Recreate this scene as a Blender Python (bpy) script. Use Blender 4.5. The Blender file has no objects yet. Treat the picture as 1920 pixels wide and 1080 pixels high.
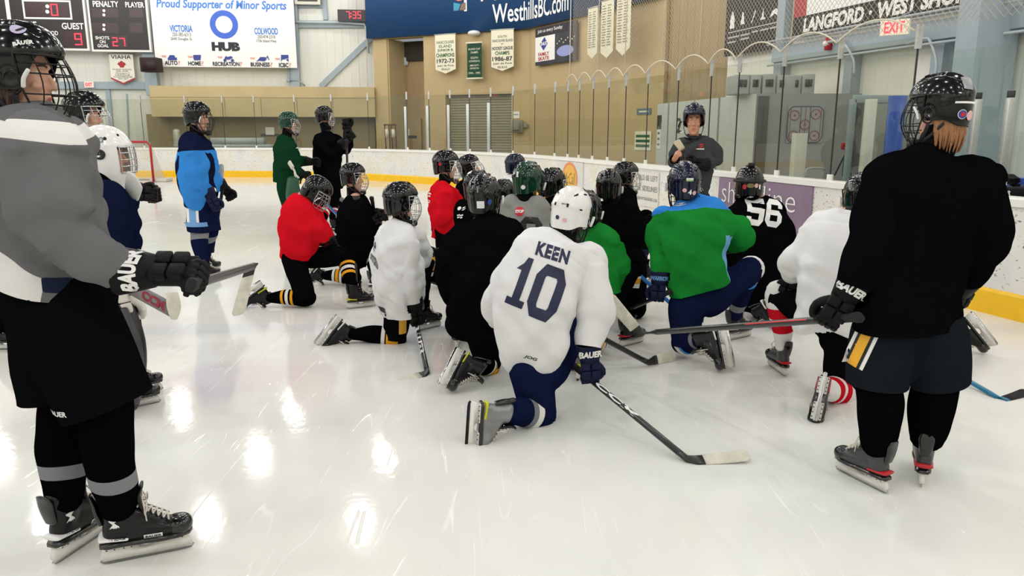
import bpy, bmesh, math, random
import numpy as np
from mathutils import Vector, Matrix, noise
from mathutils.bvhtree import BVHTree
random.seed(7)
C = bpy.context.scene.collection
SC = bpy.context.scene
V = Vector
# ------------------------------------------------------------------ camera
F_PX = 1400.0
PITCH = math.atan(293 / F_PX)
CAM_H = 1.5
cam_data = bpy.data.cameras.new('camera')
cam_data.sensor_width = 36.0
cam_data.lens = F_PX / 1920 * 36.0
cam_data.clip_end = 200
cam = bpy.data.objects.new('camera', cam_data)
C.objects.link(cam)
cam.location = (0, 0, CAM_H)
cam.rotation_euler = (math.pi / 2 - PITCH, 0, 0)
SC.camera = cam
# ------------------------------------------------------------------ world, exposure
SC.view_settings.view_transform = 'Standard'
SC.view_settings.look = 'None'
SC.view_settings.gamma = 1.0
SC.view_settings.exposure = 0.0
SC.view_settings.use_curve_mapping = False
world = bpy.data.worlds.new('world')
SC.world = world
world.use_nodes = True
world.node_tree.nodes['Background'].inputs[0].default_value = (0.9, 0.95, 1.0, 1)
world.node_tree.nodes['Background'].inputs[1].default_value = 0.3
# ------------------------------------------------------------------ rink lamps (rows of high-bay fittings under the roof)
LAMP_Z = 9.0
LAMP_W = 166.0
for lx in (-20.2, -16.2, -12.2, -8.0, -4.0, 0.2, 4.4, 7.4):
    for ly in (-8, -3.4, 1.2, 5.6, 9.8, 14.0, 18.0, 22.0, 26.0):
        if lx > 9.4 - 0.3 * ly: continue
        ld = bpy.data.lights.new('rink_lamp', 'POINT')
        ld.shadow_soft_size = 0.30
        ld.energy = LAMP_W; ld.color = (1.0, 0.975, 0.945)
        lo = bpy.data.objects.new('rink_lamp', ld)
        lo.location = (lx, ly, LAMP_Z - 0.5); C.objects.link(lo)

# ------------------------------------------------------------------ geometry helpers
cP, sP = math.cos(PITCH), math.sin(PITCH)
def ray(u, v):
    a = (u - 960) / F_PX; b = (540 - v) / F_PX
    return V((a, cP + sP * b, cP * b - sP))
def P(u, v, Y):
    r = ray(u, v); t = Y / r.y
    return V((r.x * t, Y, CAM_H + r.z * t))
def G(u, v, z=0.0):
    r = ray(u, v); t = (z - CAM_H) / r.z
    return V((r.x * t, r.y * t, z))
def onplane(u, v, o, n):
    r = ray(u, v); c = V((0, 0, CAM_H))
    return c + r * ((o - c).dot(n) / r.dot(n))
def lin(c):
    out = []
    for x in c[:3]:
        x = x / 255.0
        out.append(x / 12.92 if x <= 0.04045 else ((x + 0.055) / 1.055) ** 2.4)
    return (*out, 1.0)

MATS = {}
def mat(name, col, rough=0.6, metal=0.0, coat=0.0, bump=0.0, bscale=40.0, emit=0.0, var=0.0, vscale=6.0, spec=0.5, sheen=0.0, masks=None, stretch=None):
    """procedural principled material; masks = [(attribute, colour)...] switch colour where the attribute is > 0"""
    if name in MATS: return MATS[name]
    m = bpy.data.materials.new(name); m.use_nodes = True
    nt = m.node_tree; N = nt.nodes; L = nt.links
    b = N['Principled BSDF']
    b.inputs['Roughness'].default_value = rough; b.inputs['Metallic'].default_value = metal
    b.inputs['Coat Weight'].default_value = coat; b.inputs['Coat Roughness'].default_value = 0.05
    b.inputs['Specular IOR Level'].default_value = spec
    b.inputs['Sheen Weight'].default_value = sheen
    c = lin(col); b.inputs['Base Color'].default_value = c
    m.diffuse_color = c
    cur = None
    if masks:
        prev = None
        for at, mc in masks:
            a = N.new('ShaderNodeAttribute'); a.attribute_name = at
            g = N.new('ShaderNodeMath'); g.operation = 'GREATER_THAN'; g.inputs[1].default_value = 0.0
            L.new(a.outputs['Fac'], g.inputs[0])
            x = N.new('ShaderNodeMix'); x.data_type = 'RGBA'
            L.new(g.outputs[0], x.inputs['Factor'])
            if prev is None: x.inputs['A'].default_value = c
            else: L.new(prev, x.inputs['A'])
            x.inputs['B'].default_value = lin(mc)
            prev = x.outputs['Result']
        cur = prev; L.new(cur, b.inputs['Base Color'])
    tc = None
    if var or bump:
        tc = N.new('ShaderNodeTexCoord')
        src = tc.outputs['Object']
        if stretch:
            mp = N.new('ShaderNodeMapping'); mp.inputs['Scale'].default_value = stretch
            L.new(src, mp.inputs['Vector']); src = mp.outputs['Vector']
    if var:
        nz = N.new('ShaderNodeTexNoise'); nz.inputs['Scale'].default_value = vscale; nz.inputs['Detail'].default_value = 5
        L.new(src, nz.inputs['Vector'])
        mr = N.new('ShaderNodeMapRange'); mr.inputs['From Min'].default_value = 0.3; mr.inputs['From Max'].default_value = 0.7
        mr.inputs['To Min'].default_value = 1 - var; mr.inputs['To Max'].default_value = 1.0
        L.new(nz.outputs['Fac'], mr.inputs['Value'])
        x = N.new('ShaderNodeMix'); x.data_type = 'RGBA'; x.blend_type = 'MULTIPLY'; x.inputs['Factor'].default_value = 1
        if cur is None: x.inputs['A'].default_value = c
        else: L.new(cur, x.inputs['A'])
        L.new(mr.outputs['Result'], x.inputs['B'])
        L.new(x.outputs['Result'], b.inputs['Base Color'])
    if bump:
        nz = N.new('ShaderNodeTexNoise'); nz.inputs['Scale'].default_value = bscale; nz.inputs['Detail'].default_value = 4
        L.new(src, nz.inputs['Vector'])
        bp = N.new('ShaderNodeBump'); bp.inputs['Strength'].default_value = bump; bp.inputs['Distance'].default_value = 0.01
        L.new(nz.outputs['Fac'], bp.inputs['Height']); L.new(bp.outputs['Normal'], b.inputs['Normal'])
    if emit:
        b.inputs['Emission Color'].default_value = c; b.inputs['Emission Strength'].default_value = emit
    MATS[name] = m
    return m

def frame(d, hint):
    d = d.normalized()
    x = hint - d * hint.dot(d)
    if x.length < 1e-5:
        x = V((1, 0, 0)) - d * d.x
        if x.length < 1e-3: x = V((0, 1, 0)) - d * d.y
    x.normalize()
    return x, d.cross(x), d
def catmull(pts, k):
    """resample a list of tuples/Vectors of any length"""
    A = [np.array(p, float) for p in pts]
    if len(A) < 3 or k <= 1:
        if len(A) == 2:
            return [A[0] + (A[1] - A[0]) * i / max(k, 1) for i in range(max(k, 1) + 1)]
        return A
    out = []
    for i in range(len(A) - 1):
        p0 = A[max(i - 1, 0)]; p1 = A[i]; p2 = A[i + 1]; p3 = A[min(i + 2, len(A) - 1)]
        for j in range(k):
            t = j / k
            out.append(0.5 * ((2 * p1) + (-p0 + p2) * t + (2 * p0 - 5 * p1 + 4 * p2 - p3) * t * t + (-p0 + 3 * p1 - 3 * p2 + p3) * t ** 3))
    out.append(A[-1])
    return out

class MB:
    def __init__(self):
        self.v = []; self.f = []; self.m = []
    def add(self, vs, fs, mi=0):
        o = len(self.v); self.v += [tuple(p) for p in vs]
        self.f += [tuple(i + o for i in f) for f in fs]; self.m += [mi] * len(fs)
        return self
    def ring_loft(self, rings, mi=0, caps=(True, True), closed=True):
        n = len(rings[0]); vs = [p for r in rings for p in r]; fs = []
        for i in range(len(rings) - 1):
            for j in range(n if closed else n - 1):
                a = i * n + j; b = i * n + (j + 1) % n
                fs.append((a, b, b + n, a + n))
        if caps[0]: fs.append(tuple(range(n - 1, -1, -1)))
        if caps[1]: fs.append(tuple(range((len(rings) - 1) * n, len(rings) * n)))
        return self.add(vs, fs, mi)
    def limb(self, pts, rad, hint=V((0, 0, 1)), n=16, k=5, mi=0, round_ends=True, ex=2.0, smooth=True):
        """swept superelliptic tube through pts; rad = list of r or (rx, ry)"""
        R = [(r, r) if not isinstance(r, (tuple, list)) else tuple(r) for r in rad]
        cp = [(*p, *r) for p, r in zip(pts, R)]
        S = catmull(cp, k) if smooth else [np.array(c) for c in cp]
        pp = [V(s[:3]) for s in S]; rr = [(max(s[3], 1e-4), max(s[4], 1e-4)) for s in S]
        if round_ends:
            d0 = (pp[0] - pp[1]).normalized(); d1 = (pp[-1] - pp[-2]).normalized()
            e0 = []; e1 = []
            for q in (0.35, 0.7, 0.93):
                c = math.sqrt(1 - q * q); m0 = min(rr[0]); m1 = min(rr[-1])
                e0.insert(0, (pp[0] + d0 * m0 * q * 0.8, (rr[0][0] * c, rr[0][1] * c)))
                e1.append((pp[-1] + d1 * m1 * q * 0.8, (rr[-1][0] * c, rr[-1][1] * c)))
            pp = [e[0] for e in e0] + pp + [e[0] for e in e1]
            rr = [e[1] for e in e0] + rr + [e[1] for e in e1]
        rings = []; h = V(hint)
        for i, p in enumerate(pp):
            d = pp[min(i + 1, len(pp) - 1)] - pp[max(i - 1, 0)]
            if d.length < 1e-7: d = V((0, 0, 1))
            x, y, z = frame(d, h); h = x
            rg = []
            for j in range(n):
                a = 2 * math.pi * j / n; ca, sa = math.cos(a), math.sin(a)
                if ex != 2.0:
                    ca = math.copysign(abs(ca) ** (2 / ex), ca); sa = math.copysign(abs(sa) ** (2 / ex), sa)
                rg.append(p + x * (rr[i][0] * ca) + y * (rr[i][1] * sa))
            rings.append(rg)
        return self.ring_loft(rings, mi)
    def tube(self, pts, r, n=6, mi=0, closed=False):
        pp = [V(p) for p in pts]; rings = []; h = V((0.3, 0.2, 1))
        for i, p in enumerate(pp):
            if closed: d = pp[(i + 1) % len(pp)] - pp[i - 1]
            else: d = pp[min(i + 1, len(pp) - 1)] - pp[max(i - 1, 0)]
            x, y, z = frame(d, h); h = x
            rings.append([p + x * (r * math.cos(2 * math.pi * j / n)) + y * (r * math.sin(2 * math.pi * j / n)) for j in range(n)])
        if closed:
            rings.append(rings[0]); return self.ring_loft(rings, mi, (False, False))
        return self.ring_loft(rings, mi)
    def box(self, c, s, M=None, mi=0, bev=0.0):
        c = V(c); x, y, z = s[0] / 2, s[1] / 2, s[2] / 2
        if bev <= 0:
            vs = [V((a * x, b * y, d * z)) for a in (-1, 1) for b in (-1, 1) for d in (-1, 1)]
            fs = [(0, 1, 3, 2), (4, 6, 7, 5), (0, 4, 5, 1), (2, 3, 7, 6), (0, 2, 6, 4), (1, 5, 7, 3)]
        else:
            bm = bmesh.new(); bmesh.ops.create_cube(bm, size=1.0)
            for q in bm.verts: q.co = V((q.co.x * s[0], q.co.y * s[1], q.co.z * s[2]))
            bmesh.ops.bevel(bm, geom=bm.edges[:], offset=min(bev, min(s) * 0.45), segments=2, affect='EDGES', profile=0.5)
            bm.verts.index_update()
            vs = [q.co.copy() for q in bm.verts]; fs = [tuple(q.index for q in f.verts) for f in bm.faces]; bm.free()
        if M is not None: vs = [M @ q for q in vs]
        return self.add([q + c for q in vs], fs, mi)
    def prism(self, poly, h0, h1, fn, mi=0):
        """extrude a 2d polygon; fn(x, y, h) -> point"""
        n = len(poly)
        vs = [fn(p[0], p[1], h0) for p in poly] + [fn(p[0], p[1], h1) for p in poly]
        fs = [tuple(range(n - 1, -1, -1)), tuple(range(n, 2 * n))] + [(i, (i + 1) % n, n + (i + 1) % n, n + i) for i in range(n)]
        return self.add(vs, fs, mi)
    def ellipsoid(self, c, r, M=None, n=16, mi=0, ex=2.0):
        c = V(c); rings = []
        for i in range(1, n // 2):
            a = math.pi * i / (n // 2) - math.pi / 2; rg = []
            for j in range(n):
                b = 2 * math.pi * j / n
                f = lambda t: math.copysign(abs(t) ** (2 / ex), t)
                q = V((r[0] * f(math.cos(a)) * f(math.cos(b)), r[1] * f(math.cos(a)) * f(math.sin(b)), r[2] * f(math.sin(a))))
                rg.append(c + (M @ q if M is not None else q))
            rings.append(rg)
        return self.ring_loft(rings, mi)
    def mesh(self, name, mats, smooth=True):
        me = bpy.data.meshes.new(name)
        me.from_pydata([tuple(p) for p in self.v], [], self.f)
        for m in mats: me.materials.append(m)
        if len(mats) > 1: me.polygons.foreach_set('material_index', np.array(self.m, dtype=np.int32))
        me.polygons.foreach_set('use_smooth', np.full(len(self.f), smooth, dtype=bool))
        me.update()
        return me
    def build(self, name, mats, parent=None, smooth=True, M=None):
        if not isinstance(mats, (list, tuple)): mats = [mats]
        return link(bpy.data.objects.new(name, self.mesh(name, mats, smooth)), parent, M)

WM = {}
def link(o, parent=None, M=None):
    """M is the object's world matrix"""
    M = Matrix.Identity(4) if M is None else M
    WM[o.name] = M
    C.objects.link(o)
    if parent is not None:
        o.parent = parent
        o.matrix_parent_inverse = WM[parent.name].inverted()
    o.matrix_basis = M
    return o
def tag(o, label, cat, group=None, kind=None):
    if label: o['label'] = label
    if cat: o['category'] = cat
    if group: o['group'] = group
    if kind: o['kind'] = kind
    return o
def empty(name, loc, label=None, cat=None, group=None, kind=None):
    o = bpy.data.objects.new(name, None); o.empty_display_size = 0.1
    link(o, None, Matrix.Translation(V(loc)))
    return tag(o, label, cat, group, kind)
def struct(o): o['kind'] = 'structure'; return o

# a throw-away scene for evaluating modifiers and text
TMP = bpy.data.scenes.new('scratch')
def evaluated(ob):
    TMP.collection.objects.link(ob)
    vl = TMP.view_layers[0]; vl.update()
    me = bpy.data.meshes.new_from_object(ob.evaluated_get(vl.depsgraph), depsgraph=vl.depsgraph)
    TMP.collection.objects.unlink(ob)
    return me
def mesh_arrays(me):
    n = len(me.vertices); co = np.empty(n * 3, np.float32); me.vertices.foreach_get('co', co)
    return co.reshape(-1, 3).astype(np.float64), [tuple(p.vertices) for p in me.polygons]
def fuse(mb, voxel, it=4, lam=0.5):
    """union of closed shells -> (verts, faces) of one continuous skin"""
    me = mb.mesh('scratch', [], True); ob = bpy.data.objects.new('scratch', me)
    r = ob.modifiers.new('r', 'REMESH'); r.mode = 'VOXEL'; r.voxel_size = voxel; r.adaptivity = 0
    out = evaluated(ob); bpy.data.objects.remove(ob); bpy.data.meshes.remove(me)
    co, fs = mesh_arrays(out)
    ne = len(out.edges); e = np.empty(ne * 2, np.int32); out.edges.foreach_get('vertices', e); e = e.reshape(-1, 2)
    bpy.data.meshes.remove(out)
    co = laplace(co, e, it, lam)
    return co, fs, e
def laplace(co, e, it, lam=0.5):
    n = len(co); deg = np.bincount(e.ravel(), minlength=n).astype(float)[:, None] + 1e-9
    for _ in range(it):
        acc = np.zeros_like(co)
        for k in range(3):
            acc[:, k] = np.bincount(e[:, 0], co[e[:, 1], k], n) + np.bincount(e[:, 1], co[e[:, 0], k], n)
        co = co + lam * (acc / deg - co)
    return co
def normals(co, fs):
    q = np.array([f[:4] if len(f) >= 4 else (*f, f[-1]) for f in fs])
    nn = np.cross(co[q[:, 2]] - co[q[:, 0]], co[q[:, 3]] - co[q[:, 1]])
    out = np.zeros_like(co)
    for k in range(4):
        for a in range(3): out[:, a] += np.bincount(q[:, k], nn[:, a], len(co))
    return out / (np.linalg.norm(out, axis=1)[:, None] + 1e-12)
def from_arrays(name, co, fs, mats, attrs=None):
    me = bpy.data.meshes.new(name)
    me.from_pydata(co.tolist(), [], fs)
    for m in mats: me.materials.append(m)
    me.polygons.foreach_set('use_smooth', np.ones(len(fs), dtype=bool))
    for k, a in (attrs or {}).items():
        at = me.attributes.new(k, 'FLOAT', 'POINT'); at.data.foreach_set('value', np.asarray(a, np.float32))
    me.update()
    return me

# ------------------------------------------------------------------ lettering
TXC = {}
def text2d(txt, bold=0.0, shear=0.0, space=1.0):
    """flat glyph mesh scaled to a unit box: (verts 0..1 x 0..1, faces, aspect)"""
    key = (txt, bold, shear, space)
    if key in TXC: return TXC[key]
    cu = bpy.data.curves.new('scratch', 'FONT'); cu.body = txt; cu.offset = bold; cu.shear = shear; cu.resolution_u = 3
    cu.space_character = space; cu.space_line = 1.1; cu.align_x = 'CENTER'
    ob = bpy.data.objects.new('scratch', cu); me = evaluated(ob)
    co, fs = mesh_arrays(me); bpy.data.meshes.remove(me); bpy.data.objects.remove(ob)
    lo = co.min(0); hi = co.max(0); sz = np.maximum(hi - lo, 1e-6)
    q = (co - lo) / sz
    TXC[key] = (q[:, :2], fs, sz[0] / sz[1])
    return TXC[key]
def flat(name, verts2, faces, m, parent, O, X, Y, N, off=0.004):
    """2d shape (metres) laid on a plane at O with axes X, Y and outward normal N"""
    vs = [O + X * float(p[0]) + Y * float(p[1]) + N * off for p in verts2]
    mb = MB(); mb.add(vs, faces)
    return mb.build(name, m, parent, smooth=False)
class Board:
    """a flat sign: local metres, x right, y up from its lower left corner"""
    def __init__(s, name, O, X, Y, w, h, m, thick=0.03, parent=None, label=None, cat=None, kind=None, poly=None, edge=None, group=None):
        s.O = O; s.X = X.normalized(); s.Y = Y.normalized(); s.N = s.X.cross(s.Y); s.w = w; s.h = h; s.k = 0
        mb = MB(); mb.prism(poly or [(0, 0), (w, 0), (w, h), (0, h)], -thick, 0.0, lambda x, y, z: O + s.X * x + s.Y * y + s.N * z)
        s.o = mb.build(name, m, parent, smooth=False)
        tag(s.o, label, cat, group, kind)
    def text(s, txt, x, y, w, h, m, bold=0.012, shear=0.0, name='lettering', space=1.0):
        q, fs, _ = text2d(txt, bold, shear, space); s.k += 1
        return flat(name, [(x + p[0] * w, y + p[1] * h) for p in q], fs, m, s.o, s.O, s.X, s.Y, s.N, 0.004 + 0.0006 * s.k)
    def poly(s, pts, m, name='panel'):
        s.k += 1
        return flat(name, pts, [tuple(range(len(pts)))], m, s.o, s.O, s.X, s.Y, s.N, 0.004 + 0.0006 * s.k)
    def rect(s, x, y, w, h, m, name='panel'):
        return s.poly([(x, y), (x + w, y), (x + w, y + h), (x, y + h)], m, name)
    def polys(s, lst, m, name='panel'):
        s.k += 1; vs = []; fs = []
        for p in lst:
            fs.append(tuple(range(len(vs), len(vs) + len(p)))); vs += p
        return flat(name, vs, fs, m, s.o, s.O, s.X, s.Y, s.N, 0.004 + 0.0006 * s.k)
    def ring(s, cx, cy, r0, r1, m, name='ring', n=40, ry=1.0):
        s.k += 1
        vs = [(cx + r * math.cos(2 * math.pi * i / n), cy + ry * r * math.sin(2 * math.pi * i / n)) for r in (r0, r1) for i in range(n)]
        return flat(name, vs, [(i, (i + 1) % n, n + (i + 1) % n, n + i) for i in range(n)], m, s.o, s.O, s.X, s.Y, s.N, 0.004 + 0.0006 * s.k)
def circ(cx, cy, rx, ry=None, n=28, a0=0, a1=360):
    ry = ry or rx
    return [(cx + rx * math.cos(math.radians(a0 + (a1 - a0) * i / n)), cy + ry * math.sin(math.radians(a0 + (a1 - a0) * i / n))) for i in range(n)]
def line2(x0, y0, x1, y1, w):
    d = V((x1 - x0, y1 - y0)); d.normalize(); n = V((-d.y, d.x)) * (w / 2)
    return [(x0 - n.x, y0 - n.y), (x1 - n.x, y1 - n.y), (x1 + n.x, y1 + n.y), (x0 + n.x, y0 + n.y)]
SEG = {'0': 'abcdef', '1': 'bc', '2': 'abged', '3': 'abgcd', '5': 'afgcd', '7': 'abc', '9': 'abcdfg', '8': 'abcdefg'}
def seg_polys(ch, x, y, w, h, t):
    L = {'a': (x, y + h - t, w, t), 'd': (x, y, w, t), 'g': (x, y + h / 2 - t / 2, w, t), 'b': (x + w - t, y + h / 2, t, h / 2),
         'c': (x + w - t, y, t, h / 2), 'f': (x, y + h / 2, t, h / 2), 'e': (x, y, t, h / 2)}
    out = []
    for s in SEG[ch]:
        a, b, c, d = L[s]; g = t * 0.12
        out.append([(a + g, b + g), (a + c - g, b + g), (a + c - g, b + d - g), (a + g, b + d - g)])
    return out
UP = V((0, 0, 1))
# ================================================================== MATERIALS OF THE PLACE
def ice_material():
    m = bpy.data.materials.new('ice'); m.use_nodes = True
    N = m.node_tree.nodes; L = m.node_tree.links; b = N['Principled BSDF']
    geo = N.new('ShaderNodeTexCoord')
    def noise_(scale, detail, mp=None, dist=0.0):
        n = N.new('ShaderNodeTexNoise'); n.inputs['Scale'].default_value = scale; n.inputs['Detail'].default_value = detail
        n.inputs['Distortion'].default_value = dist
        if mp:
            q = N.new('ShaderNodeMapping'); q.inputs['Scale'].default_value = mp[0]; q.inputs['Rotation'].default_value = (0, 0, mp[1])
            L.new(geo.outputs['Object'], q.inputs['Vector']); L.new(q.outputs['Vector'], n.inputs['Vector'])
        else: L.new(geo.outputs['Object'], n.inputs['Vector'])
        return n.outputs['Fac']
    def rng(s, a, b_, c, d):
        r = N.new('ShaderNodeMapRange'); r.inputs['From Min'].default_value = a; r.inputs['From Max'].default_value = b_
        r.inputs['To Min'].default_value = c; r.inputs['To Max'].default_value = d; L.new(s, r.inputs['Value']); return r.outputs['Result']
    def mathn(op, a, c):
        q = N.new('ShaderNodeMath'); q.operation = op
        for i, z in enumerate((a, c)):
            if isinstance(z, (int, float)): q.inputs[i].default_value = z
            else: L.new(z, q.inputs[i])
        return q.outputs[0]
    scr = None
    for sc, rot, k in ((3.0, 0.4, 0), (3.6, -0.5, 1), (2.6, 1.25, 2), (4.2, 2.3, 3), (3.3, 0.05, 4), (6.0, 0.7, 1), (7.0, -1.0, 3)):
        # thin skate cuts: contour lines of noise stretched along one direction
        f = noise_(sc, 1.5, ((1.0, 0.05, 1), rot), 0.12)
        d = mathn('ABSOLUTE', mathn('SUBTRACT', f, 0.5 + 0.03 * (k - 2)), 0)
        s = rng(d, 0.0, 0.0028, 1.0, 0.0)
        brk = rng(noise_(1.3 + 0.4 * k, 2.0), 0.52, 0.62, 0.0, 1.0)
        s = mathn('MULTIPLY', s, brk)
        scr = s if scr is None else mathn('MAXIMUM', scr, s)
    snow = rng(noise_(11.0, 9.0, ((1.0, 0.4, 1), 0.9)), 0.62, 0.74, 0.0, 1.0)
    snow = mathn('MULTIPLY', snow, rng(noise_(0.5, 2.0), 0.5, 0.7, 0.0, 0.6))
    tint = rng(noise_(0.35, 3.0), 0.35, 0.65, 0.0, 1.0)
    mx = N.new('ShaderNodeMix'); mx.data_type = 'RGBA'; L.new(tint, mx.inputs['Factor'])
    mx.inputs['A'].default_value = lin((234, 231, 225)); mx.inputs['B'].default_value = lin((226, 229, 223))
    # faded paint under the ice: a broad pale line and a worn round spot
    sx = N.new('ShaderNodeSeparateXYZ'); L.new(geo.outputs['Object'], sx.inputs[0])
    wob = mathn('MULTIPLY', mathn('SUBTRACT', noise_(1.5, 3.0), 0.5), 0.25)
    band = rng(mathn('ABSOLUTE', mathn('ADD', mathn('SUBTRACT', sx.outputs['Y'], 5.62), wob), 0), 0.10, 0.20, 0.55, 0.0)
    spot = N.new('ShaderNodeVectorMath'); spot.operation = 'DISTANCE'; L.new(geo.outputs['Object'], spot.inputs[0]); spot.inputs[1].default_value = (-1.75, 4.40, 0)
    spt = rng(mathn('ADD', spot.outputs['Value'], mathn('MULTIPLY', wob, 1.4)), 0.28, 0.50, 0.6, 0.0)
    for f_, c_ in ((band, (214, 217, 221)), (spt, (222, 212, 216))):
        m3 = N.new('ShaderNodeMix'); m3.data_type = 'RGBA'; L.new(f_, m3.inputs['Factor']); L.new(mx.outputs['Result'], m3.inputs['A']); m3.inputs['B'].default_value = lin(c_); mx = m3
    w = mathn('MAXIMUM', mathn('MULTIPLY', scr, 0.7), mathn('MULTIPLY', snow, 0.8))
    m2 = N.new('ShaderNodeMix'); m2.data_type = 'RGBA'; L.new(w, m2.inputs['Factor'])
    L.new(mx.outputs['Result'], m2.inputs['A']); m2.inputs['B'].default_value = lin((250, 250, 248))
    L.new(m2.outputs['Result'], b.inputs['Base Color'])
    rg = rng(noise_(2.2, 6.0), 0.3, 0.7, 0.05, 0.12)
    rg = mathn('ADD', rg, mathn('MULTIPLY', w, 0.35))
    L.new(rg, b.inputs['Roughness']); b.inputs['IOR'].default_value = 1.31; b.inputs['Specular IOR Level'].default_value = 0.25
    bp = N.new('ShaderNodeBump'); bp.inputs['Strength'].default_value = 0.30; bp.inputs['Distance'].default_value = 0.004
    hgt = mathn('ADD', mathn('MULTIPLY', scr, -0.8), mathn('MULTIPLY', noise_(22.0, 6.0), 0.30))
    hgt = mathn('ADD', hgt, mathn('MULTIPLY', noise_(1.6, 2.0), 1.2))
    L.new(hgt, bp.inputs['Height']); L.new(bp.outputs['Normal'], b.inputs['Normal'])
    return m
def ribbed(name, col, axis, pitch, strength, rough=0.55, var=0.06):
    """sheet-metal siding: ribs across a horizontal direction (axis) or, for axis = z, level ribs"""
    m = bpy.data.materials.new(name); m.use_nodes = True
    N = m.node_tree.nodes; L = m.node_tree.links; b = N['Principled BSDF']; b.inputs['Roughness'].default_value = rough
    tc = N.new('ShaderNodeTexCoord'); dt = N.new('ShaderNodeVectorMath'); dt.operation = 'DOT_PRODUCT'
    L.new(tc.outputs['Object'], dt.inputs[0]); dt.inputs[1].default_value = tuple(axis)
    fr = N.new('ShaderNodeMath'); fr.operation = 'MULTIPLY'; fr.inputs[1].default_value = 2 * math.pi / pitch; L.new(dt.outputs['Value'], fr.inputs[0])
    sn = N.new('ShaderNodeMath'); sn.operation = 'SINE'; L.new(fr.outputs[0], sn.inputs[0])
    ab = N.new('ShaderNodeMapRange'); ab.inputs['From Min'].default_value = 0.45; ab.inputs['From Max'].default_value = 0.95; L.new(sn.outputs[0], ab.inputs['Value'])
    bp = N.new('ShaderNodeBump'); bp.inputs['Strength'].default_value = strength; bp.inputs['Distance'].default_value = 0.03
    L.new(ab.outputs['Result'], bp.inputs['Height']); L.new(bp.outputs['Normal'], b.inputs['Normal'])
    nz = N.new('ShaderNodeTexNoise'); nz.inputs['Scale'].default_value = 0.8; nz.inputs['Detail'].default_value = 6; L.new(tc.outputs['Object'], nz.inputs['Vector'])
    mr = N.new('ShaderNodeMapRange'); mr.inputs['From Min'].default_value = 0.3; mr.inputs['From Max'].default_value = 0.7
    mr.inputs['To Min'].default_value = 1 - var; mr.inputs['To Max'].default_value = 1; L.new(nz.outputs['Fac'], mr.inputs['Value'])
    x = N.new('ShaderNodeMix'); x.data_type = 'RGBA'; x.blend_type = 'MULTIPLY'; x.inputs['Factor'].default_value = 1
    x.inputs['A'].default_value = lin(col); L.new(mr.outputs['Result'], x.inputs['B']); L.new(x.outputs['Result'], b.inputs['Base Color'])
    return m
def board_material(name, dens, col, mark, scale):
    """white plastic dasher board flecked with puck marks"""
    m = bpy.data.materials.new(name); m.use_nodes = True
    N = m.node_tree.nodes; L = m.node_tree.links; b = N['Principled BSDF']; b.inputs['Roughness'].default_value = 0.38
    tc = N.new('ShaderNodeTexCoord'); fac = None
    for i, (sc, th) in enumerate(((scale, dens), (scale * 0.45, dens + 0.06))):
        mp = N.new('ShaderNodeMapping'); mp.inputs['Scale'].default_value = (1, 1, 1.7); mp.inputs['Rotation'].default_value = (0.5 * i, 0.7 - i, 0.3)
        L.new(tc.outputs['Object'], mp.inputs['Vector'])
        nz = N.new('ShaderNodeTexNoise'); nz.inputs['Scale'].default_value = sc; nz.inputs['Detail'].default_value = 3; L.new(mp.outputs['Vector'], nz.inputs['Vector'])
        r = N.new('ShaderNodeMapRange'); r.inputs['From Min'].default_value = th; r.inputs['From Max'].default_value = th + 0.05; L.new(nz.outputs['Fac'], r.inputs['Value'])
        if fac is None: fac = r.outputs['Result']
        else:
            q = N.new('ShaderNodeMath'); q.operation = 'MAXIMUM'; L.new(fac, q.inputs[0]); L.new(r.outputs['Result'], q.inputs[1]); fac = q.outputs[0]
    x = N.new('ShaderNodeMix'); x.data_type = 'RGBA'; L.new(fac, x.inputs['Factor'])
    sm = N.new('ShaderNodeTexNoise'); sm.inputs['Scale'].default_value = 1.7; sm.inputs['Detail'].default_value = 6; L.new(tc.outputs['Object'], sm.inputs['Vector'])
    cr = N.new('ShaderNodeValToRGB'); e = cr.color_ramp.elements; e[0].position = .36; e[0].color = lin((col[0] - 9, col[1] - 7, col[2] - 1)); e[1].position = .66; e[1].color = lin((col[0] - 4, col[1] - 8, col[2] - 18))
    q = e.new(.5); q.color = lin(col); L.new(sm.outputs['Fac'], cr.inputs['Fac']); L.new(cr.outputs['Color'], x.inputs['A'])
    x.inputs['B'].default_value = lin(mark); L.new(x.outputs['Result'], b.inputs['Base Color'])
    return m
def glass_material(name, tint, spec=0.08):
    m = bpy.data.materials.new(name); m.use_nodes = True
    N = m.node_tree.nodes; L = m.node_tree.links; N.remove(N['Principled BSDF'])
    t = N.new('ShaderNodeBsdfTransparent'); t.inputs[0].default_value = (*tint, 1)
    g = N.new('ShaderNodeBsdfGlossy'); g.inputs['Roughness'].default_value = 0.01
    f = N.new('ShaderNodeLayerWeight'); f.inputs['Blend'].default_value = 0.12
    mr = N.new('ShaderNodeMapRange'); mr.inputs['To Min'].default_value = spec; mr.inputs['To Max'].default_value = 0.7; L.new(f.outputs['Fresnel'], mr.inputs['Value'])
    x = N.new('ShaderNodeMixShader'); L.new(mr.outputs['Result'], x.inputs[0]); L.new(t.outputs[0], x.inputs[1]); L.new(g.outputs[0], x.inputs[2])
    L.new(x.outputs[0], N['Material Output'].inputs[0]); return m

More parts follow.
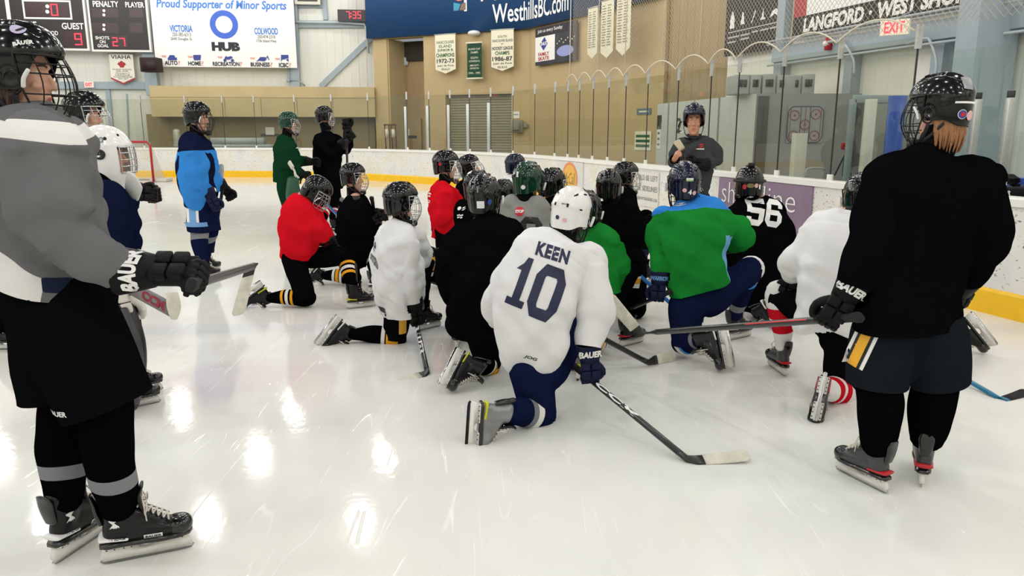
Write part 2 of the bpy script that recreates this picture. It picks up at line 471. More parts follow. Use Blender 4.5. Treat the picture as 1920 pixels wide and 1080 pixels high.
M_ICE = ice_material()
BWd = V((13.35, 1.6, 0)).normalized()
BW0 = V((-18.7, 28.4, 0)); BWn = BWd.cross(UP)
M_WHITEWALL = ribbed('white_siding', (226, 226, 216), BWd, 0.30, 0.35)
M_TAN = ribbed('tan_block', (196, 172, 128), BWd, 0.6, 0.12, 0.8, 0.10)
M_TAN2 = mat('tan_concrete', (201, 181, 136), 0.85, var=0.12, vscale=1.5)
M_TANDARK = mat('tan_dark', (150, 134, 99), 0.85, var=0.1, vscale=2)  # darker tan for the recessed wall and the bulkhead joints
M_TANRIB = ribbed('tan_siding', (164, 142, 104), V((0.287, -0.958, 0)), 0.35, 0.5)
M_STEEL = mat('grey_steel', (160, 174, 182), 0.5, var=0.06)
M_STEEL2 = mat('pale_steel', (186, 195, 200), 0.45, var=0.05)
M_RIBW = ribbed('white_siding_right', (242, 240, 231), V((0.287, -0.958, 0)), 0.30, 0.3)
M_CAP = mat('white_plastic', (238, 237, 232), 0.3)
M_YEL = mat('yellow_plastic', (250, 197, 24), 0.35, var=0.1, vscale=9)
M_GLASS = glass_material('clear_acrylic', (0.80, 0.83, 0.745))
M_GLASSG = glass_material('green_edge_glass', (0.80, 0.88, 0.84))
M_BLACK = mat('black_paint', (14, 13, 14), 0.5)
M_WHITE = mat('white_print', (240, 238, 232), 0.5)
M_SEAL = mat('dark_seal', (36, 40, 40), 0.5)
M_ALU = mat('aluminium', (196, 198, 196), 0.4, metal=0.7, var=0.15, vscale=30)
M_BLUE = mat('blue_paint', (32, 73, 120), 0.45)
M_PAD = mat('blue_vinyl', (28, 76, 168), 0.35)
M_RED = mat('red_paint', (170, 22, 34), 0.4)
M_LED = mat('red_led', (255, 40, 60), 0.4, emit=2.2)
M_LEDW = mat('white_dot', (225, 225, 225), 0.4)
M_CONC = mat('concrete', (150, 148, 140), 0.85, var=0.15)
M_CREAM = mat('cream_cloth', (232, 226, 200), 0.8)
M_GREENPR = mat('green_print', (28, 96, 58), 0.7)
M_DKPRINT = mat('dark_print', (34, 36, 46), 0.6)
M_BLPRINT = mat('blue_print', (62, 124, 206), 0.5)
M_NAVYPRINT = mat('navy_print', (44, 62, 140), 0.5)
M_SALMON = mat('salmon_print', (226, 132, 116), 0.6)

# ================================================================== FLOOR, CEILING
mb = MB(); mb.add([(-30, -12, -0.03), (14, -12, -0.03), (14, 34, -0.03), (-30, 34, -0.03)], [(0, 1, 2, 3)])
struct(mb.build('floor', mat('rubber_floor', (112, 116, 116), 0.8), smooth=False))

# ================================================================== RINK BOARDS (one plan curve around the ice)
path_pts = [(-24, 24.6), (-19, 25.0), (-13, 25.45), (-9, 25.4), (-6.6, 24.9), (-4.4, 23.6), (-1.9, 21.4), (0.0, 18.6), (1.12, 15.8), (1.9, 13.3), (2.45, 11.5), (3.2, 8.9), (4.07, 5.95), (4.75, 3.6), (5.9, -0.4), (7.2, -5.0)]
PATH = [V((p[0], p[1], 0)) for p in catmull(path_pts, 12)]
def nrm(i):
    d = (PATH[min(i + 1, len(PATH) - 1)] - PATH[max(i - 1, 0)]).normalized()
    return V((-d.y, d.x, 0)) * -1.0   # towards the ice? fixed below
def ice_side(i):
    n = nrm(i); 
    return n if n.dot(V((-4, 8, 0)) - PATH[i]) > 0 else -n
BH = 0.98
ice = MB(); ice.add([(p.x, p.y, 0) for p in PATH] + [(-28, -6, 0), (-28, 24, 0)][::1], [tuple(range(len(PATH) + 2))])
o = ice.build('floor_ice', M_ICE, smooth=False); struct(o)
def strip(prof, mi=0):
    """sweep a closed (offset towards the ice, z) profile along the boards"""
    m_ = MB(); rings = []
    for i, p in enumerate(PATH):
        n = ice_side(i); rings.append([p + n * a + UP * z for a, z in prof])
    return m_.ring_loft(rings, 0)
boards = strip([(0, 0.20), (0, BH - 0.06), (-0.12, BH - 0.06), (-0.12, 0.0), (-0.02, 0.0)]).build('rink_boards', board_material('board_plastic', 0.635, (228, 226, 219), (116, 110, 100), 30), smooth=False)
tag(boards, 'white rink dasher boards with yellow kick plate and clear panes on top', 'rink boards')
strip([(-0.14, 0.0), (0.02, 0.0), (0.02, 0.19), (0.0, 0.215), (-0.14, 0.215)]).build('kick_plate', M_YEL, boards, smooth=False)
strip([(-0.15, BH - 0.07), (0.03, BH - 0.07), (0.035, BH - 0.01), (0.0, BH), (-0.15, BH)]).build('cap_rail', M_CAP, boards, smooth=False)
def proj(p):
    q = p - V((0, 0, CAM_H)); f = q.y * cP - q.z * sP; up = q.y * sP + q.z * cP
    return 960 + F_PX * q.x / f, 540 - F_PX * up / f
def path_at_u(u, z=BH):
    best = None
    for i in range(len(PATH) - 1):
        a = PATH[i] + UP * z; b = PATH[i + 1] + UP * z
        if a.y < 0.8 or b.y < 0.8: continue
        ua = proj(a)[0]; ub = proj(b)[0]
        if (ua - u) * (ub - u) <= 0 and ua != ub:
            t = (u - ua) / (ub - ua); best = (i + t, PATH[i].lerp(PATH[i + 1], t)); break
    return best
def pat(s):
    i = min(int(s), len(PATH) - 2); return PATH[i].lerp(PATH[i + 1], s - i)
def gtop(p): return 2.36 + max(0.0, min(1.0, (p.y - 12) / 12)) * 0.2
# pane joints measured along the boards
joint_u = [-150, 60, 270, 480, 690, 762, 803, 842, 878, 917, 958, 998, 1035, 1059, 1080, 1105, 1133, 1164, 1204, 1259, 1318, 1368, 1448, 1547, 1684]
joints = [path_at_u(u)[0] for u in joint_u]
panes = []
for a, b in zip(joints[:-1], joints[1:]):
    n = max(1, int(round((pat(a) - pat(b)).length / 1.5)))
    cuts = [a + (b - a) * k / n for k in range(n + 1)]
    panes += list(zip(cuts[:-1], cuts[1:]))
for a, b in panes:
    p, q = pat(a), pat(b); d = (q - p).normalized(); n = V((d.y, -d.x, 0)); mid = -0.06
    if n.dot(V((-4, 8, 0)) - p) < 0: n = -n
    g = 0.006; p0 = p + d * g + n * mid; q0 = q - d * g + n * mid
    mb = MB(); z0, z1, z2 = BH, gtop(p), gtop(q)
    vs = [p0 + UP * z0, q0 + UP * z0, q0 + UP * z2, p0 + UP * z1]
    mb.add(vs, [(0, 1, 2, 3)])
    mb.build('glass_pane', M_GLASS, boards, smooth=False)
    mb = MB(); c = q + n * mid
    mb.box((c.x, c.y, (BH + z2) / 2), (0.014, 0.014, z2 - BH)); mb.box((c.x, c.y, BH + 0.03), (0.05, 0.05, 0.07), mi=1); mb.box((c.x, c.y, z2 + 0.0), (0.045, 0.045, 0.22), mi=2)
    mb.build('glass_joint', [M_SEAL, M_CAP, M_ALU], boards, smooth=False)
for u in (762, 803, 842, 878, 917):       # aluminium posts at the corner gate
    s, p = path_at_u(u); mb = MB()
    mb.box((p.x, p.y + 0.12, BH + 0.62), (0.10, 0.10, 1.26), bev=0.01); mb.build('glass_post', M_ALU, boards)
# advertising on the boards
def board_ad(name, u0, u1, z0, z1, m, parent=None):
    s0, s1 = path_at_u(u0)[0], path_at_u(u1)[0]; p, q = pat(s0), pat(s1)
    d = (q - p).normalized(); n = V((d.y, -d.x, 0))
    if n.dot(V((-4, 8, 0)) - p) < 0: n = -n
    return Board(name, p + n * 0.022 + UP * z0, d, UP, (q - p).length, z1 - z0, m, 0.02, boards)
ad = board_ad('advert_panel', 1352, 1528, 0.22, 0.90, mat('purple_print', (140, 120, 142), 0.4, var=0.12, vscale=14))
w = ad.w
for t_, x_, y_, w_, h_ in (('shore', 0.05, 0.36, 0.46, 0.27), ('line', 0.535, 0.36, 0.325, 0.27), ('ics', 0.70, 0.10, 0.17, 0.15)):
    ad.text(t_, x_ * w, y_, w_ * w, h_, M_WHITE, -0.012)
ad = board_ad('advert_panel', 1183, 1238, 0.30, 0.86, mat('pale_print', (219, 216, 207), 0.4))
for k, t_ in enumerate(('NO CHILD BE LEFT', 'ON THE SIDELINES', 'www.sportassist.ca')):
    ad.text(t_, 0.02, 0.42 - 0.17 * k, ad.w - 0.04, 0.085, mat('grey_print', (128, 128, 124), 0.5), 0.0)
ad = board_ad('advert_panel', 1048, 1095, 0.22, 0.90, mat('pale_print2', (216, 214, 208), 0.4))
cx = ad.w / 2
ad.poly(circ(cx, 0.34, 0.40, 0.33), mat('orange_print', (226, 140, 84), 0.4), 'logo')
ad.poly(circ(cx, 0.33, 0.34, 0.28), mat('gold_print', (233, 180, 78), 0.4), 'logo')
ad.text("McCall", cx - 0.30, 0.22, 0.60, 0.24, mat('olive_print', (150, 118, 42), 0.5), 0.01, 0.2)

# ================================================================== PROTECTIVE NETTING above the right-hand panes
def netting(s0, s1, ztop, cell=0.05, r=0.0024):
    mb = MB(); dg = cell * math.sqrt(2)
    n = max(2, int((pat(s0) - pat(s1)).length / 1.2)); cuts = [s0 + (s1 - s0) * k / n for k in range(n + 1)]
    for a, b in zip(cuts[:-1], cuts[1:]):
        p, q = pat(a), pat(b); L_ = (q - p).length; d = (q - p) / L_; nn = V((d.y, -d.x, 0)); zb = min(gtop(p), gtop(q)) + 0.05; H = ztop - zb
        base = p + UP * zb - nn * 0.05
        for sgn in (1, -1):
            k = -H
            while k < L_:
                x0, x1 = max(0, k), min(L_, k + H)
                if x1 - x0 > 0.02:
                    y0, y1 = x0 - k, x1 - k
                    A = base + d * (x0 if sgn > 0 else L_ - x0) + UP * y0; B = base + d * (x1 if sgn > 0 else L_ - x1) + UP * y1
                    t = (B - A).normalized(); s_ = t.cross(nn)
                    ring = [s_ * r, (s_ * -0.5 + nn * 0.87) * r, (s_ * -0.5 - nn * 0.87) * r]
                    mb.add([A + e for e in ring] + [B + e for e in ring], [(0, 1, 4, 3), (1, 2, 5, 4), (2, 0, 3, 5)])
                k += dg
    return mb
sN0, sN1 = path_at_u(1066)[0], path_at_u(1900)[0]
net = netting(sN0, sN1 + 10, 8.6).build('safety_netting', mat('grey_twine', (172, 162, 142), 0.8), smooth=False)
tag(net, 'tall diamond mesh safety netting hanging above the right boards', 'netting')
mb = MB(); p = pat(sN0); mb.tube([p + UP * 2.45, p + UP * 5, p + UP * 8.6], 0.012)
for k in (2, 4, 7, 9, 12):     # gathered folds of the net
    q = pat(sN0 + (sN1 - sN0) * k / 16); mb.tube([q + UP * 2.5, q + UP * 5 + V((0.03, 0, 0)), q + UP * 8.6], 0.008)
mb.build('lacing_rope', mat('cream_rope', (214, 206, 186), 0.8), net)
rp = MB(); tops = [path_at_u(u)[1] for u in joint_u if u >= 1059]
for p, q in zip(tops[:-1], tops[1:]):
    z0, z1 = gtop(p) + 0.05, gtop(q) + 0.05
    rp.tube([p.lerp(q, t) + UP * (z0 + (z1 - z0) * t + 0.16 * 4 * t * (1 - t)) for t in [i / 10 for i in range(11)]], 0.009)
rp.build('scalloped_rope', MATS['cream_rope'], net)

# ================================================================== BACK WALL behind the far end
def bw(u, v, off=0.0): return onplane(u, v, BW0 + BWn * off, BWn)
def slab(name, p0, p1, z0, z1, th, m, parent=None):
    """upright wall piece between two plan points, th behind it"""
    d = (V((p1[0] - p0[0], p1[1] - p0[1], 0))).normalized(); n = d.cross(UP)
    mb = MB(); L_ = V((p1[0] - p0[0], p1[1] - p0[1], 0)).length
    mb.prism([(0, z0), (L_, z0), (L_, z1), (0, z1)], -th, 0, lambda x, y, z: V((p0[0], p0[1], 0)) + d * x + UP * y + n * z)
    return mb.build(name, m, parent, smooth=False)
e0 = BW0 - BWd * 9; e1 = BW0 + BWd * 14.5
struct(slab('wall_back', e0, e1, -0.03, LAMP_Z + 0.6, 0.2, M_WHITEWALL))
struct(slab('wall_left', (-27.5, -12), (-27.5, e0.y), -0.03, LAMP_Z + 0.6, 0.2, M_WHITEWALL))
def bar(name, plane, a, b, wdt, dep, m, parent=None, off=0.0, kind='structure'):
    A, B = plane(*a, off), plane(*b, off); d = (B - A).normalized(); n = BWn if plane is bw else RWn
    s_ = d.cross(n); mb = MB()
    mb.prism([(-wdt / 2, 0), (wdt / 2, 0), (wdt / 2, (B - A).length), (-wdt / 2, (B - A).length)], 0, dep, lambda x, y, z: A + s_ * x + d * y + n * z)
    o = mb.build(name, m, parent, smooth=False)
    if kind: o['kind'] = kind
    return o
bar('trim_1', bw, (268, -40), (292, 180), 0.42, 0.35, M_STEEL)
bar('trim_2', bw, (548, -40), (555, 165), 0.36, 0.25, M_STEEL)
bar('trim_3', bw, (100, 160), (278, 161), 0.26, 0.16, M_STEEL)
bar('trim_4', bw, (550, 46), (705, 46), 0.26, 0.14, M_STEEL)
bar('trim_5', bw, (602, 162), (700, 68), 0.20, 0.12, M_STEEL)
bar('trim_6', bw, (606, -30), (611, 38), 0.16, 0.12, M_STEEL)
bar('trim_7', bw, (556, 12), (606, 12), 0.12, 0.12, M_STEEL)
bar('trim_8', bw, (702, -40), (708, 76), 0.14, 0.2, M_STEEL2)
bar('trim_9', bw, (203, 162), (214, 280), 0.14, 0.1, M_STEEL)
bar('trim_10', bw, (238, 176), (243, 285), 0.05, 0.04, M_STEEL)
bar('trim_11', bw, (268, 60), (550, 58), 0.20, 0.12, M_STEEL)
mb = MB()
pp = [bw(552, 41, 0.3), bw(640, 42, 0.3), bw(683, 45, 0.3), bw(686, 52, 0.3), bw(691, 100, 0.3)]
mb.tube(pp, 0.045, 8); o = mb.build('conduit_pipe', M_STEEL2); tag(o, 'grey conduit pipe running under the small red wall clock', 'pipe')
mb = MB(); pp = [bw(541, 128, 0.3), bw(542, 150, 0.3), bw(560, 151, 0.25), bw(572, 161, 0.2)]
mb.tube(pp, 0.03, 8); mb.box(bw(541, 151, 0.3), (0.12, 0.12, 0.12)); o = mb.build('cable', M_STEEL); tag(o, 'dark cable dropping below the right end of the white sponsor sign', 'cable')
def px_board(name, plane, n, d, u0, u1, v0, v1, m, off, **k):
    um, vm = (u0 + u1) / 2, (v0 + v1) / 2
    l, r, t, b = plane(u0, vm, off), plane(u1, vm, off), plane(um, v0, off), plane(um, v1, off)
    B_ = Board(name, V((l.x, l.y, b.z)), d, UP, (r - l).length, t.z - b.z, m, **k)
    def loc(u, v):
        q = plane(u, v, off) - B_.O; return q.dot(B_.X), q.z
    B_.loc = loc
    def rectpx(u0, v0, u1, v1):
        um, vm = (u0 + u1) / 2, (v0 + v1) / 2
        x0, x1 = loc(u0, vm)[0], loc(u1, vm)[0]; y0, y1 = loc(um, v1)[1], loc(um, v0)[1]
        return x0, y0, x1 - x0, y1 - y0
    B_.rp = rectpx
    return B_
def T(B_, txt, box, m, bold=0.02, shear=0.0, space=1.0): return B_.text(txt, *B_.rp(*box), m, bold, shear, space=space)
# sponsor sign
M_SIGN = mat('white_sign', (238, 238, 234), 0.45)
hub = px_board('sponsor_sign', bw, BWn, BWd, 286, 553, -14, 126, M_SIGN, 0.55, thick=0.08, label='big white sponsor sign with a blue ring above dark bold lettering', cat='sign')
T(hub, 'Proud Supporter of Minor Sports', (293, 0, 537, 21), M_BLPRINT, 0.03, 0.15)
cx, cy = hub.loc(420, 46); r_ = hub.rp(394, 20, 447, 72)[2] / 2
ringm = mat('ring_blue', (50, 96, 200), 0.45)
hub.ring(cx, cy, r_ * 0.60, r_, ringm, 'ring_logo')
T(hub, 'HUB', (397, 79, 450, 96), M_DKPRINT, 0.07)
T(hub, 'VICTORIA', (318, 47, 361, 60), M_BLPRINT, 0.035); T(hub, '250-385-6313', (323, 61, 358, 68), M_DKPRINT, 0.0); T(hub, '2640 Douglas St.', (320, 70, 361, 77), M_DKPRINT, 0.0)
T(hub, 'COLWOOD', (477, 52, 521, 65), M_BLPRINT, 0.035); T(hub, '250-474-2310', (483, 66, 516, 72), M_DKPRINT, 0.0); T(hub, '1736 Island Hwy.', (481, 74, 519, 81), M_DKPRINT, 0.0)
for t_, x0, x1, y0 in (('AUTO', 309, 333, 114), ('HOME', 353, 377, 115), ('RECREATION', 399, 449, 116), ('BUSINESS', 470, 506, 117), ('ICBC', 523, 541, 118)):
    T(hub, t_, (x0, y0, x1, y0 + 8), M_DKPRINT, 0.035); T(hub, '?', (x1 + 1, y0, x1 + 5, y0 + 8), M_SALMON, 0.0)
for x, y in ((303, 103), (352, 104), (408, 105), (469, 107), (516, 108)): T(hub, 'got', (x, y, x + 9, y + 6), M_SALMON, 0.02)
def hp(pts): return [hub.loc(*p) for p in pts]
hub.polys([hp([(315, 113), (332, 113), (332, 108), (329, 108), (327, 103.5), (318, 103.5), (316, 108), (315, 108)])], M_NAVYPRINT, 'car_icon')
hub.polys([hp([(364, 113), (376, 113), (377, 103), (363, 103), (362, 106)])], M_NAVYPRINT, 'house_icon')
hub.polys([hp([(421, 111), (430, 112), (437, 108), (433, 105), (427, 107), (424, 105), (422, 107)]), [hub.loc(422 + 3 * math.cos(a), 113 + 3 * math.sin(a)) for a in [i * 0.6 for i in range(10)]], [hub.loc(436 + 3 * math.cos(a), 113.5 + 3 * math.sin(a)) for a in [i * 0.6 for i in range(10)]]], M_NAVYPRINT, 'quad_bike_icon')
hub.polys([hp([(480, 116), (486, 114), (496, 115), (500, 111), (497, 107), (488, 107), (485, 111)]), hp([(497, 110), (502, 104), (505, 112), (504, 113), (501, 107), (499, 111)])], M_NAVYPRINT, 'digger_icon')
hub.polys([hp([(527, 116), (529, 112), (541, 109), (541, 103), (527, 103)]), hp([(536, 112), (541, 110), (541, 116)])], M_NAVYPRINT, 'badge_icon')
# scoreboard
M_SB = mat('scoreboard_black', (26, 20, 22), 0.4); M_SBW = mat('scoreboard_trim', (226, 226, 222), 0.5); M_MAROON = mat('dark_led_window', (44, 16, 20), 0.3)
sbroot = None
for k, (u0, u1, v1, lab) in enumerate(((-95, 14, 60, 'left'), (16, 160.5, 94, 'middle'), (165, 278, 97, 'right'))):
    B_ = px_board('scoreboard', bw, BWn, BWd, u0, u1, -40, v1, M_SBW, 0.6, thick=0.2)
    B_.rect(0.07, 0.07, B_.w - 0.14, B_.h - 0.14, M_SB, 'face')
    if k == 0:
        tag(B_.o, 'black scoreboard section cut off by the left edge of the photo', 'scoreboard'); B_.rect(0.3, 0.5, B_.w - 0.6, 1.0, M_MAROON, 'led_window')
    if k == 1:
        tag(B_.o, 'black scoreboard section reading HOME, GUEST and a red 9', 'scoreboard')
        r = B_.rp(43, 0, 134, 36); B_.rect(*r, M_SBW, 'clock_window'); B_.rect(r[0] + .06, r[1] + .06, r[2] - .12, r[3] - .12, M_MAROON, 'clock_window')
        T(B_, 'HOME', (26, 40, 69, 53), M_WHITE, 0.02); T(B_, 'GUEST', (116, 43, 157, 55), M_WHITE, 0.02); T(B_, 'PERIOD', (80, 58, 109, 66), M_WHITE, 0.01)
        r = B_.rp(120, 58, 162, 90); B_.rect(*r, M_MAROON, 'led_window')
        r = B_.rp(140, 62, 154, 85); B_.polys(seg_polys('9', *r, 0.05), M_LED, 'digit')
        r = B_.rp(95, 7, 109, 30); B_.polys(seg_polys('0', *r, 0.05), M_LED, 'digit')
        for v in (12, 22): B_.poly(circ(*B_.loc(89, v), 0.065), M_LEDW, 'colon_dot')
    if k == 2:
        tag(B_.o, 'black scoreboard section headed PENALTY PLAYER with a red 27', 'scoreboard')
        T(B_, 'PENALTY', (174, 2, 222, 13), M_WHITE, 0.02); T(B_, 'PLAYER', (235, 4, 270, 14), M_WHITE, 0.02)
        for v0, v1_ in ((16, 33), (43, 62)):
            B_.rect(*B_.rp(172, v0, 222, v1_), M_MAROON, 'led_window'); B_.rect(*B_.rp(243, v0, 268, v1_), M_MAROON, 'led_window')
            for dv in (4, 12): B_.poly(circ(*B_.loc(195, v0 + dv), 0.05), M_LEDW, 'colon_dot')
        for k2, t_ in enumerate(('SHOTS', 'ON', 'GOAL')): T(B_, t_, ((179, 187, 183)[k2], 68 + 7.4 * k2, (205, 198, 204)[k2], 74 + 7.4 * k2), M_WHITE, 0.02)
        B_.rect(*B_.rp(208, 67, 240, 90), M_MAROON, 'led_window')
        B_.polys(seg_polys('2', *B_.rp(211, 70, 221, 87), 0.04), M_LED, 'digit'); B_.polys(seg_polys('7', *B_.rp(224, 71, 235, 87), 0.04), M_LED, 'digit')
# little clock
B_ = px_board('wall_clock', bw, BWn, BWd, 633, 685, 18, 40, M_SB, 0.5, thick=0.12, label='small black digital wall clock showing red 7:35', cat='clock')
for ch, u0 in (('7', 649), ('3', 661), ('5', 670)): B_.polys(seg_polys(ch, *B_.rp(u0, 21, u0 + 7, 35), 0.035), M_LED, 'digit')
for v in (25, 31): B_.poly(circ(*B_.loc(658, v), 0.025), M_LED, 'colon_dot')
# pennant, speaker, exit sign, vent
def pennant(name, B_, **k): pass
def banner_px(plane, n, d, u0, u1, v0, vs, vt, m, off, label, group=None):
    um = (u0 + u1) / 2; l, r = plane(u0, (v0 + vs) / 2, off), plane(u1, (v0 + vs) / 2, off); w_ = (r - l).length
    zt, zs, zp = plane(um, v0, off).z, plane(um, vs, off).z, plane(um, vt, off).z
    B_ = Board('banner', V((l.x, l.y, zp)), d, UP, w_, zt - zp, m, 0.012, None, label, 'banner', poly=[(0, zs - zp), (w_ / 2, 0), (w_, zs - zp), (w_, zt - zp), (0, zt - zp)], group=group)
    mb = MB(); mb.tube([B_.O + UP * (zt - zp) - d * 0.03, B_.O + UP * (zt - zp) + d * (w_ + 0.03)], 0.018); mb.build('rod', M_ALU, B_.o)
    B_.zs = zs - zp; return B_
b1 = banner_px(bw, BWn, BWd, 206, 251, 101, 148, 158, mat('white_cloth', (234, 230, 218), 0.8), 0.3, 'white pennant with a red crest and red edged point under the scoreboard')
h = b1.h; w = b1.w
b1.text('VIAHA', 0.08 * w, h * 0.83, 0.84 * w, h * 0.13, M_DKPRINT, 0.01)
b1.polys([[(w * .42, h * .55), (w * .58, h * .55), (w * .62, h * .70), (w * .5, h * .78), (w * .38, h * .70)], [(w * .32, h * .66), (w * .40, h * .60), (w * .40, h * .74)], [(w * .68, h * .66), (w * .60, h * .60), (w * .60, h * .74)]], M_RED, 'crest')
for k, (t_, ww) in enumerate((('ISLAND LEAGUE', .78), ('PEE WEE', .5), ('Division I', .55), ('LEAGUE', .6), ('CHAMPIONS', .78), ('2012 / 2013', .4))):
    b1.text(t_, w * (1 - ww) / 2, h * (.47 - .062 * k), w * ww, h * .045, M_DKPRINT, 0.0)
b1.polys([[(0, b1.zs), (w / 2, 0), (w / 2, h * .05), (0, b1.zs + h * .05)], [(w / 2, 0), (w, b1.zs), (w, b1.zs + h * .05), (w / 2, h * .05)]], M_RED, 'red_edge')
mb = MB(); c = bw(284, 122, 1.05); mb.box(c, (0.62, 0.5, 0.5), bev=0.03); mb.box(c + V((0.03, -0.26, 0)), (0.5, 0.04, 0.4)); o = mb.build('loudspeaker', mat('maroon_black', (44, 24, 24), 0.6)); tag(o, 'dark maroon loudspeaker box at the lower left corner of the sponsor sign', 'speaker')
B_ = px_board('exit_sign', bw, BWn, BWd, 158, 175, 153, 164, mat('lit_cream', (240, 214, 200), 0.4, emit=0.25), 0.3, thick=0.06, label='small lit red exit sign on the far white wall', cat='exit sign')
T(B_, 'EXIT', (160, 155, 173, 162), M_LED, 0.04)
B_ = px_board('vent', bw, BWn, BWd, 552, 600, -16, 8, mat('vent_frame', (206, 204, 190), 0.6), 0.4, thick=0.15, label='louvred wall vent at the top beside the sponsor sign', cat='vent')
B_.rect(0.1, 0.1, B_.w - 0.2, B_.h - 0.2, mat('vent_dark', (70, 66, 60), 0.7), 'louvre')
# ---- tan concrete structure below the sponsor sign
BMoff = 1.6
l, r = bw(283, 200, BMoff), bw(703, 200, BMoff); zt = bw(490, 162, BMoff).z; zb = bw(490, 219, BMoff).z
o = slab('wall_bulkhead', l, r, zb, zt, 1.5, M_TAN2); o['kind'] = 'structure'
for k in range(1, 6):
    q = l.lerp(r, k / 6.2); s_ = slab('joint', q - BWd * 0.012, q + BWd * 0.012, zb, zb + (zt - zb) * 0.62, 0.008, M_TANDARK, o); s_.location += BWn * 0.006
q = slab('joint', l, r, zb + (zt - zb) * 0.62, zb + (zt - zb) * 0.64, 0.008, M_TANDARK, o); q.location += BWn * 0.006
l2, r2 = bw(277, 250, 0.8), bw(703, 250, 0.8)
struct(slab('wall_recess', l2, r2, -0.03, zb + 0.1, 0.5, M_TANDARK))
dr = px_board('door_1', bw, BWn, BWd, 487, 530, 226, 300, mat('door_tan', (142, 126, 92), 0.7), 0.85, thick=0.05, kind='structure')
dr.rect(0.05, dr.h * 0.60, dr.w * 0.8, 0.1, M_SEAL, 'push_bar'); dr.rect(dr.w * .28, dr.h * .64, dr.w * .38, 0.28, M_WHITE, 'notice')
mb = MB(); c = bw(400, 272, 2.4); mb.box((c.x + .4, c.y, 1.0), (3.4, 0.5, 0.12)); mb.box((c.x + .9, c.y, 1.18), (1.8, 0.45, 0.22)); o = mb.build('bench', M_STEEL2); tag(o, 'long pale bench behind the far boards', 'bench')
mb = MB(); c = bw(333, 266, 2.0); mb.limb([(c.x, c.y, -0.03), (c.x, c.y, 1.5)], [0.13, 0.13], n=12); o = mb.build('fire_extinguisher', mat('silver_can', (190, 188, 176), 0.4, metal=0.4)); tag(o, 'silver cylinder on the tan wall behind the blue jersey player', 'canister')

# ================================================================== TAN FACADE with roller door
F0, F1, F3 = V((-5.09, 28.6, 0)), V((0.58, 25.93, 0)), V((3.91, 19.9, 0)); F2 = F1
FAd = (F1 - F0).normalized(); FAn = FAd.cross(UP); FBd = (F3 - F2).normalized(); FBn = FBd.cross(UP)
def fa(u, v, off=0.0): return onplane(u, v, F0 + FAn * off, FAn)
def fb(u, v, off=0.0): return onplane(u, v, F2 + FBn * off, FBn)
HT = LAMP_Z + 0.6
u728, u795, u835, u960 = fa(728, 180), fa(796, 180), fa(836, 230), fa(959, 230)
for q in (u728, u795, u835, u960): q.z = 0
zr = fa(895, 177).z
def fpiece(a, b, z0, z1, m=M_TAN, th=0.4, nm='wall_facade'): return struct(slab(nm, a, b, z0, z1, th, m))
fpiece(F0, u728, -.03, 4.9); fpiece(u795, u835, -.03, 4.9); fpiece(u835, u960, zr, 4.9); fpiece(u960, F1, -.03, 4.9)
fpiece(F0, F1, 4.8, HT); fpiece(F2, F3, -.03, HT)
k_ = FAn * -1.2
struct(slab('wall_alcove', u728 + k_, u795 + k_, -.03, 4.6, 0.2, mat('tan_alcove', (176, 150, 110), 0.85, var=0.08)))
struct(slab('wall_alcove_side', u728 + k_, u728 - FAn * 0.05, -.03, 4.8, 0.05, M_TAN2)); 
struct(slab('trim_12', u728 + k_ * 0.9, u795 + k_ * 0.9, 4.1, 4.8, 0.3, mat('painted_opening', (60, 54, 46), 0.9)))  # solid slab, its dark colour painting the darkness of an opening
dr = px_board('door_2', fa, FAn, FAd, 742, 790, 222, 320, mat('door_tan2', (168, 146, 108), 0.7), -1.1, thick=0.05, kind='structure')
dr.rect(0.1, dr.h * 0.62, dr.w * 0.75, 0.11, M_SEAL, 'push_bar'); dr.rect(dr.w * .25, dr.h * .68, dr.w * .3, 0.25, M_WHITE, 'notice')
rd = MB(); a, b = u835 - FAn * 0.25, u960 - FAn * 0.25; n_ = 30
prof = []
for i in range(n_):
    z0 = zr * i / n_; z1 = zr * (i + 1) / n_; prof += [(0.0, z0), (0.03, z0 + (z1 - z0) * 0.3), (0.03, z0 + (z1 - z0) * 0.8), (0.0, z1 - 0.002)]
rd.ring_loft([[a + FAn * p_[0] + UP * p_[1] for p_ in prof], [b + FAn * p_[0] + UP * p_[1] for p_ in prof]], 0, (False, False), closed=False)
o = rd.build('door_3', mat('roller_grey', (156, 148, 126), 0.5, var=0.08), smooth=False); struct(o)
# blue fascia with white lettering
zf = 4.82
FC = [V((p_[0], p_[1], 0)) for p_ in catmull([(F0.x - .12, F0.y + .05), (-2.4, 27.40), (.1, 26.18), (1.0, 25.25), (2.5, 22.55), (F3.x + .05, F3.y)], 8)]
def fc_n(i): return (FC[min(i + 1, len(FC) - 1)] - FC[max(i - 1, 0)]).normalized().cross(UP)
mb = MB(); mb.ring_loft([[p_ + fc_n(i) * o_ + UP * z for o_, z in ((.22, zf), (.22, HT), (-.1, HT), (-.1, zf))] for i, p_ in enumerate(FC)])
fas = struct(mb.build('wall_fascia', M_BLUE)); 
for f_ in fas.data.polygons: f_.use_smooth = abs(f_.normal.z) < .5 and len(f_.vertices) == 4
def fc_at_u(u, z):
    for i in range(len(FC) - 1):
        a, b = FC[i] + fc_n(i) * .23, FC[i + 1] + fc_n(i + 1) * .23; ua, ub = proj(a + UP * z)[0], proj(b + UP * z)[0]
        if ua <= u <= ub: return i + (u - ua) / (ub - ua)
    return None
def fc_pos(s_, o_):
    i = min(int(s_), len(FC) - 2); t = s_ - i
    return FC[i].lerp(FC[i + 1], t) + fc_n(i).lerp(fc_n(i + 1), t) * o_
